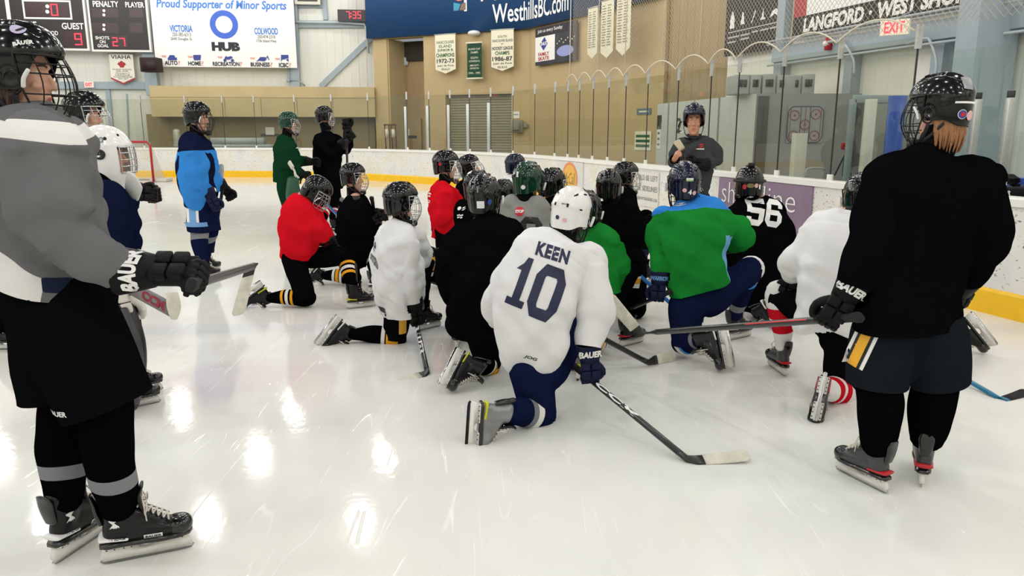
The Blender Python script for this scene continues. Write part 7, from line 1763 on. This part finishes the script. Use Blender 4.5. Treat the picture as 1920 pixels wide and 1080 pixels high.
cm = goalie_mask(C_.root, C_.HM, M_HWHT, M_CAGES)
mask_mark(cm, C_.HM, 84, .008, DISC, M_PBLK, .052, .052, 'round_sticker'); mask_mark(cm, C_.HM, 84, .008, BARS, M_PWH, .03, .026, 'logo'); mask_mark(cm, C_.HM, 104, 0, BARS, M_PBLK, .065, .018, 'logo', 1.45); mask_mark(cm, C_.HM, 82, .078, text_shape('10', .02), M_PGREY, .04, .03, 'lettering')
tg = MB(); tg.limb([P(238, 338, 3.85), P(250, 350, 3.82), P(262, 364, 3.8)], [(.055, .008), (.07, .007), (.05, .006)], hint=V((.6, -.5, .8)), n=16, k=4, ex=3); tg.build('throat_guard', mat('guard_clear', (206, 206, 202), .3), cm)
pd = MB(); pd.limb([P(226, 580, 3.82), P(244, 640, 3.78), P(246, 700, 3.80), P(238, 752, 3.82)], [(.085, .06), (.098, .065), (.09, .06), (.08, .05)], hint=V((.7, -.7, 0)), n=20, k=4, ex=3); pd.build('leg_pad', mat('pad_black', (22, 22, 24), .45), C_.root)
pe = MB(); pe.limb([P(233, 582, 3.74), P(257, 640, 3.70), P(263, 700, 3.72), P(254, 752, 3.74)], [(.02, .02)] * 4, hint=V((.7, -.7, 0)), n=12, k=4); pe.build('pad_piping', mat('pad_edge', (60, 60, 64), .45), C_.root)
gs = empty('goalie_stick', G(330, 640), 'goalie stick with grey paddle and red print beside the grey jersey player', 'goalie stick')
mb = MB(); a_, b_ = P(232, 532, 3.80), P(322, 581, 3.62); d_ = (b_ - a_).normalized(); mb.limb([a_, b_], [(.045, .012)] * 2, hint=V((0, -.3, 1)), n=14, k=2, ex=5, round_ends=False); pdl = mb.build('paddle', mat('paddle_grey', (126, 122, 124), .4), gs)
decal('lettering', text_shape('CCM', .05, .1), mat('print_crimson', (150, 26, 52), .5), pdl, P(291, 564, 3.68), d_, V((0, -1, .35)), .17, .05, .002, edge=.04)
mb = MB(); mb.limb([P(323, 549, 3.6), P(326, 575, 3.6), P(326, 597, 3.6)], [(.030, .008), (.036, .008), (.018, .008)], hint=V((1, 0, 0)), n=14, k=3, ex=3); mb.build('blade', M_TAPEW, gs)
mb = MB(); mb.limb([a_ - d_ * .5, a_], [(.015, .011)] * 2, n=10, k=2, ex=4); mb.build('shaft', M_TAPEW, gs)
xm = goalie_mask(X_.root, X_.HM, M_HBLK, M_CAGEB)
mask_mark(xm, X_.HM, 186, .0, DISC, mat('print_olive', (120, 110, 60), .5), .055, .036, 'badge'); mask_mark(xm, X_.HM, 208, -.01, DISC, M_PRED, .03, .04, 'badge'); mask_mark(xm, X_.HM, 163, .0, DISC, M_PPINK, .03, .035, 'badge'); mask_mark(xm, X_.HM, 148, -.01, RECT, M_PWH, .014, .036, 'label_strip')
mb = MB(); mb.box(X_.HM @ V((0, -.05, .155)), (.05, .04, .03), bev=.008); mb.tube([X_.HM @ mask_pt(math.radians(a), .03 + .10 * abs(math.cos(math.radians(a))) * 0, .012) for a in range(0, 360, 12)], .010, 6, closed=True); mb.build('strap', M_STRAP, xm)
# black glove lying on the bench boards at the right edge
gq = P(1893, 352, 6.8)
gr = empty('hockey_glove', (gq.x, 6.8, 1.03), 'black hockey glove lying on the blue topped bench boards', 'glove')
glove(gr, V((gq.x, 6.85, 1.075)), V((1, .1, .0)), V((0, -.4, 1)), 'R', 1.0, text=('BAUER', 'x', .12, .03), tface=V((0, -1, .3)))

bg = P(1896, 361, 6.7); mb = MB(); mb.box((bg.x, 6.7, bg.z), (.62, .10, .10), bev=.02); bo = mb.build('equipment_bag', M_GBLK); tag(bo, 'long black bag with white letters on the bench boards behind the black jersey', 'bag')
t2, fs2, _ = text2d('BAUER', .04, .15); flat('lettering', [(p_[0] * .16, p_[1] * .04) for p_ in t2], fs2, M_PWH, bo, V((bg.x - .20, 6.65, bg.z - .02)), V((1, 0, 0)), UP, V((0, -1, 0)), .003)
kp = MB(); kq = W_.legs['R'][1]; kp.ellipsoid(kq + V((.02, .02, .01)), (.095, .085, .095), n=18); kp.build('knee_pad', M_SOCKW, W_.root)

cl = MB(); nb_ = V_.spine[-1]; pts = [nb_ + V_.r * (.072 * math.cos(a)) + V_.f * (.062 * math.sin(a)) + UP * (.022 - .03 * max(0, math.sin(a))) for a in [i * math.pi / 12 for i in range(24)]]
cl.tube(pts, .017, 8, closed=True); cl.build('collar', J_COACH, V_.jersey)
mark(V_, '', 1303, 310, .010, .42, mat('zip_dark', (34, 35, 37), .5), 6, shape=RECT, name='zip')

for sd, k in (('R', 1), ('L', 1)):      # labels on the boots of the grey jersey player
    bo, bM = getattr(A, 'skate' + sd); R3 = bM.to_3x3(); nx, fy = R3.col[0].normalized(), R3.col[1].normalized()
    decal('label_patch', RECT, M_PWH, bo, bM @ V((.045, .085, .100)), fy, nx, .060, .017, .0025, edge=.015)
    decal('lettering', text_shape('BAUER', .03, .1), M_PBLK, bo, bM @ V((.045, .085, .100)), fy, nx, .052, .010, .004, edge=.015)
    decal('lettering', text_shape('VAPOR', .03, .2), M_PBLK, bo, bM @ V((.040, -.035, .106)), fy, nx, .062, .011, .0055, edge=.015)
    decal('flash', poly_shape([(0, 0), (.12, 0), (.5, .42), (1, 0), (1, .2), (.55, .6), (1, 1), (.85, 1), (.42, .62), (0, 1), (0, .8), (.38, .45)]), M_PWH, bo, bM @ V((.040, -.035, .170)), fy, nx, .030, .035, .003, edge=.015)
    decal('lettering', text_shape('BAUER', .03, .1), M_PGREY, bo, bM @ V((.040, .01, .205)), fy, nx, .035, .007, .003, edge=.015)
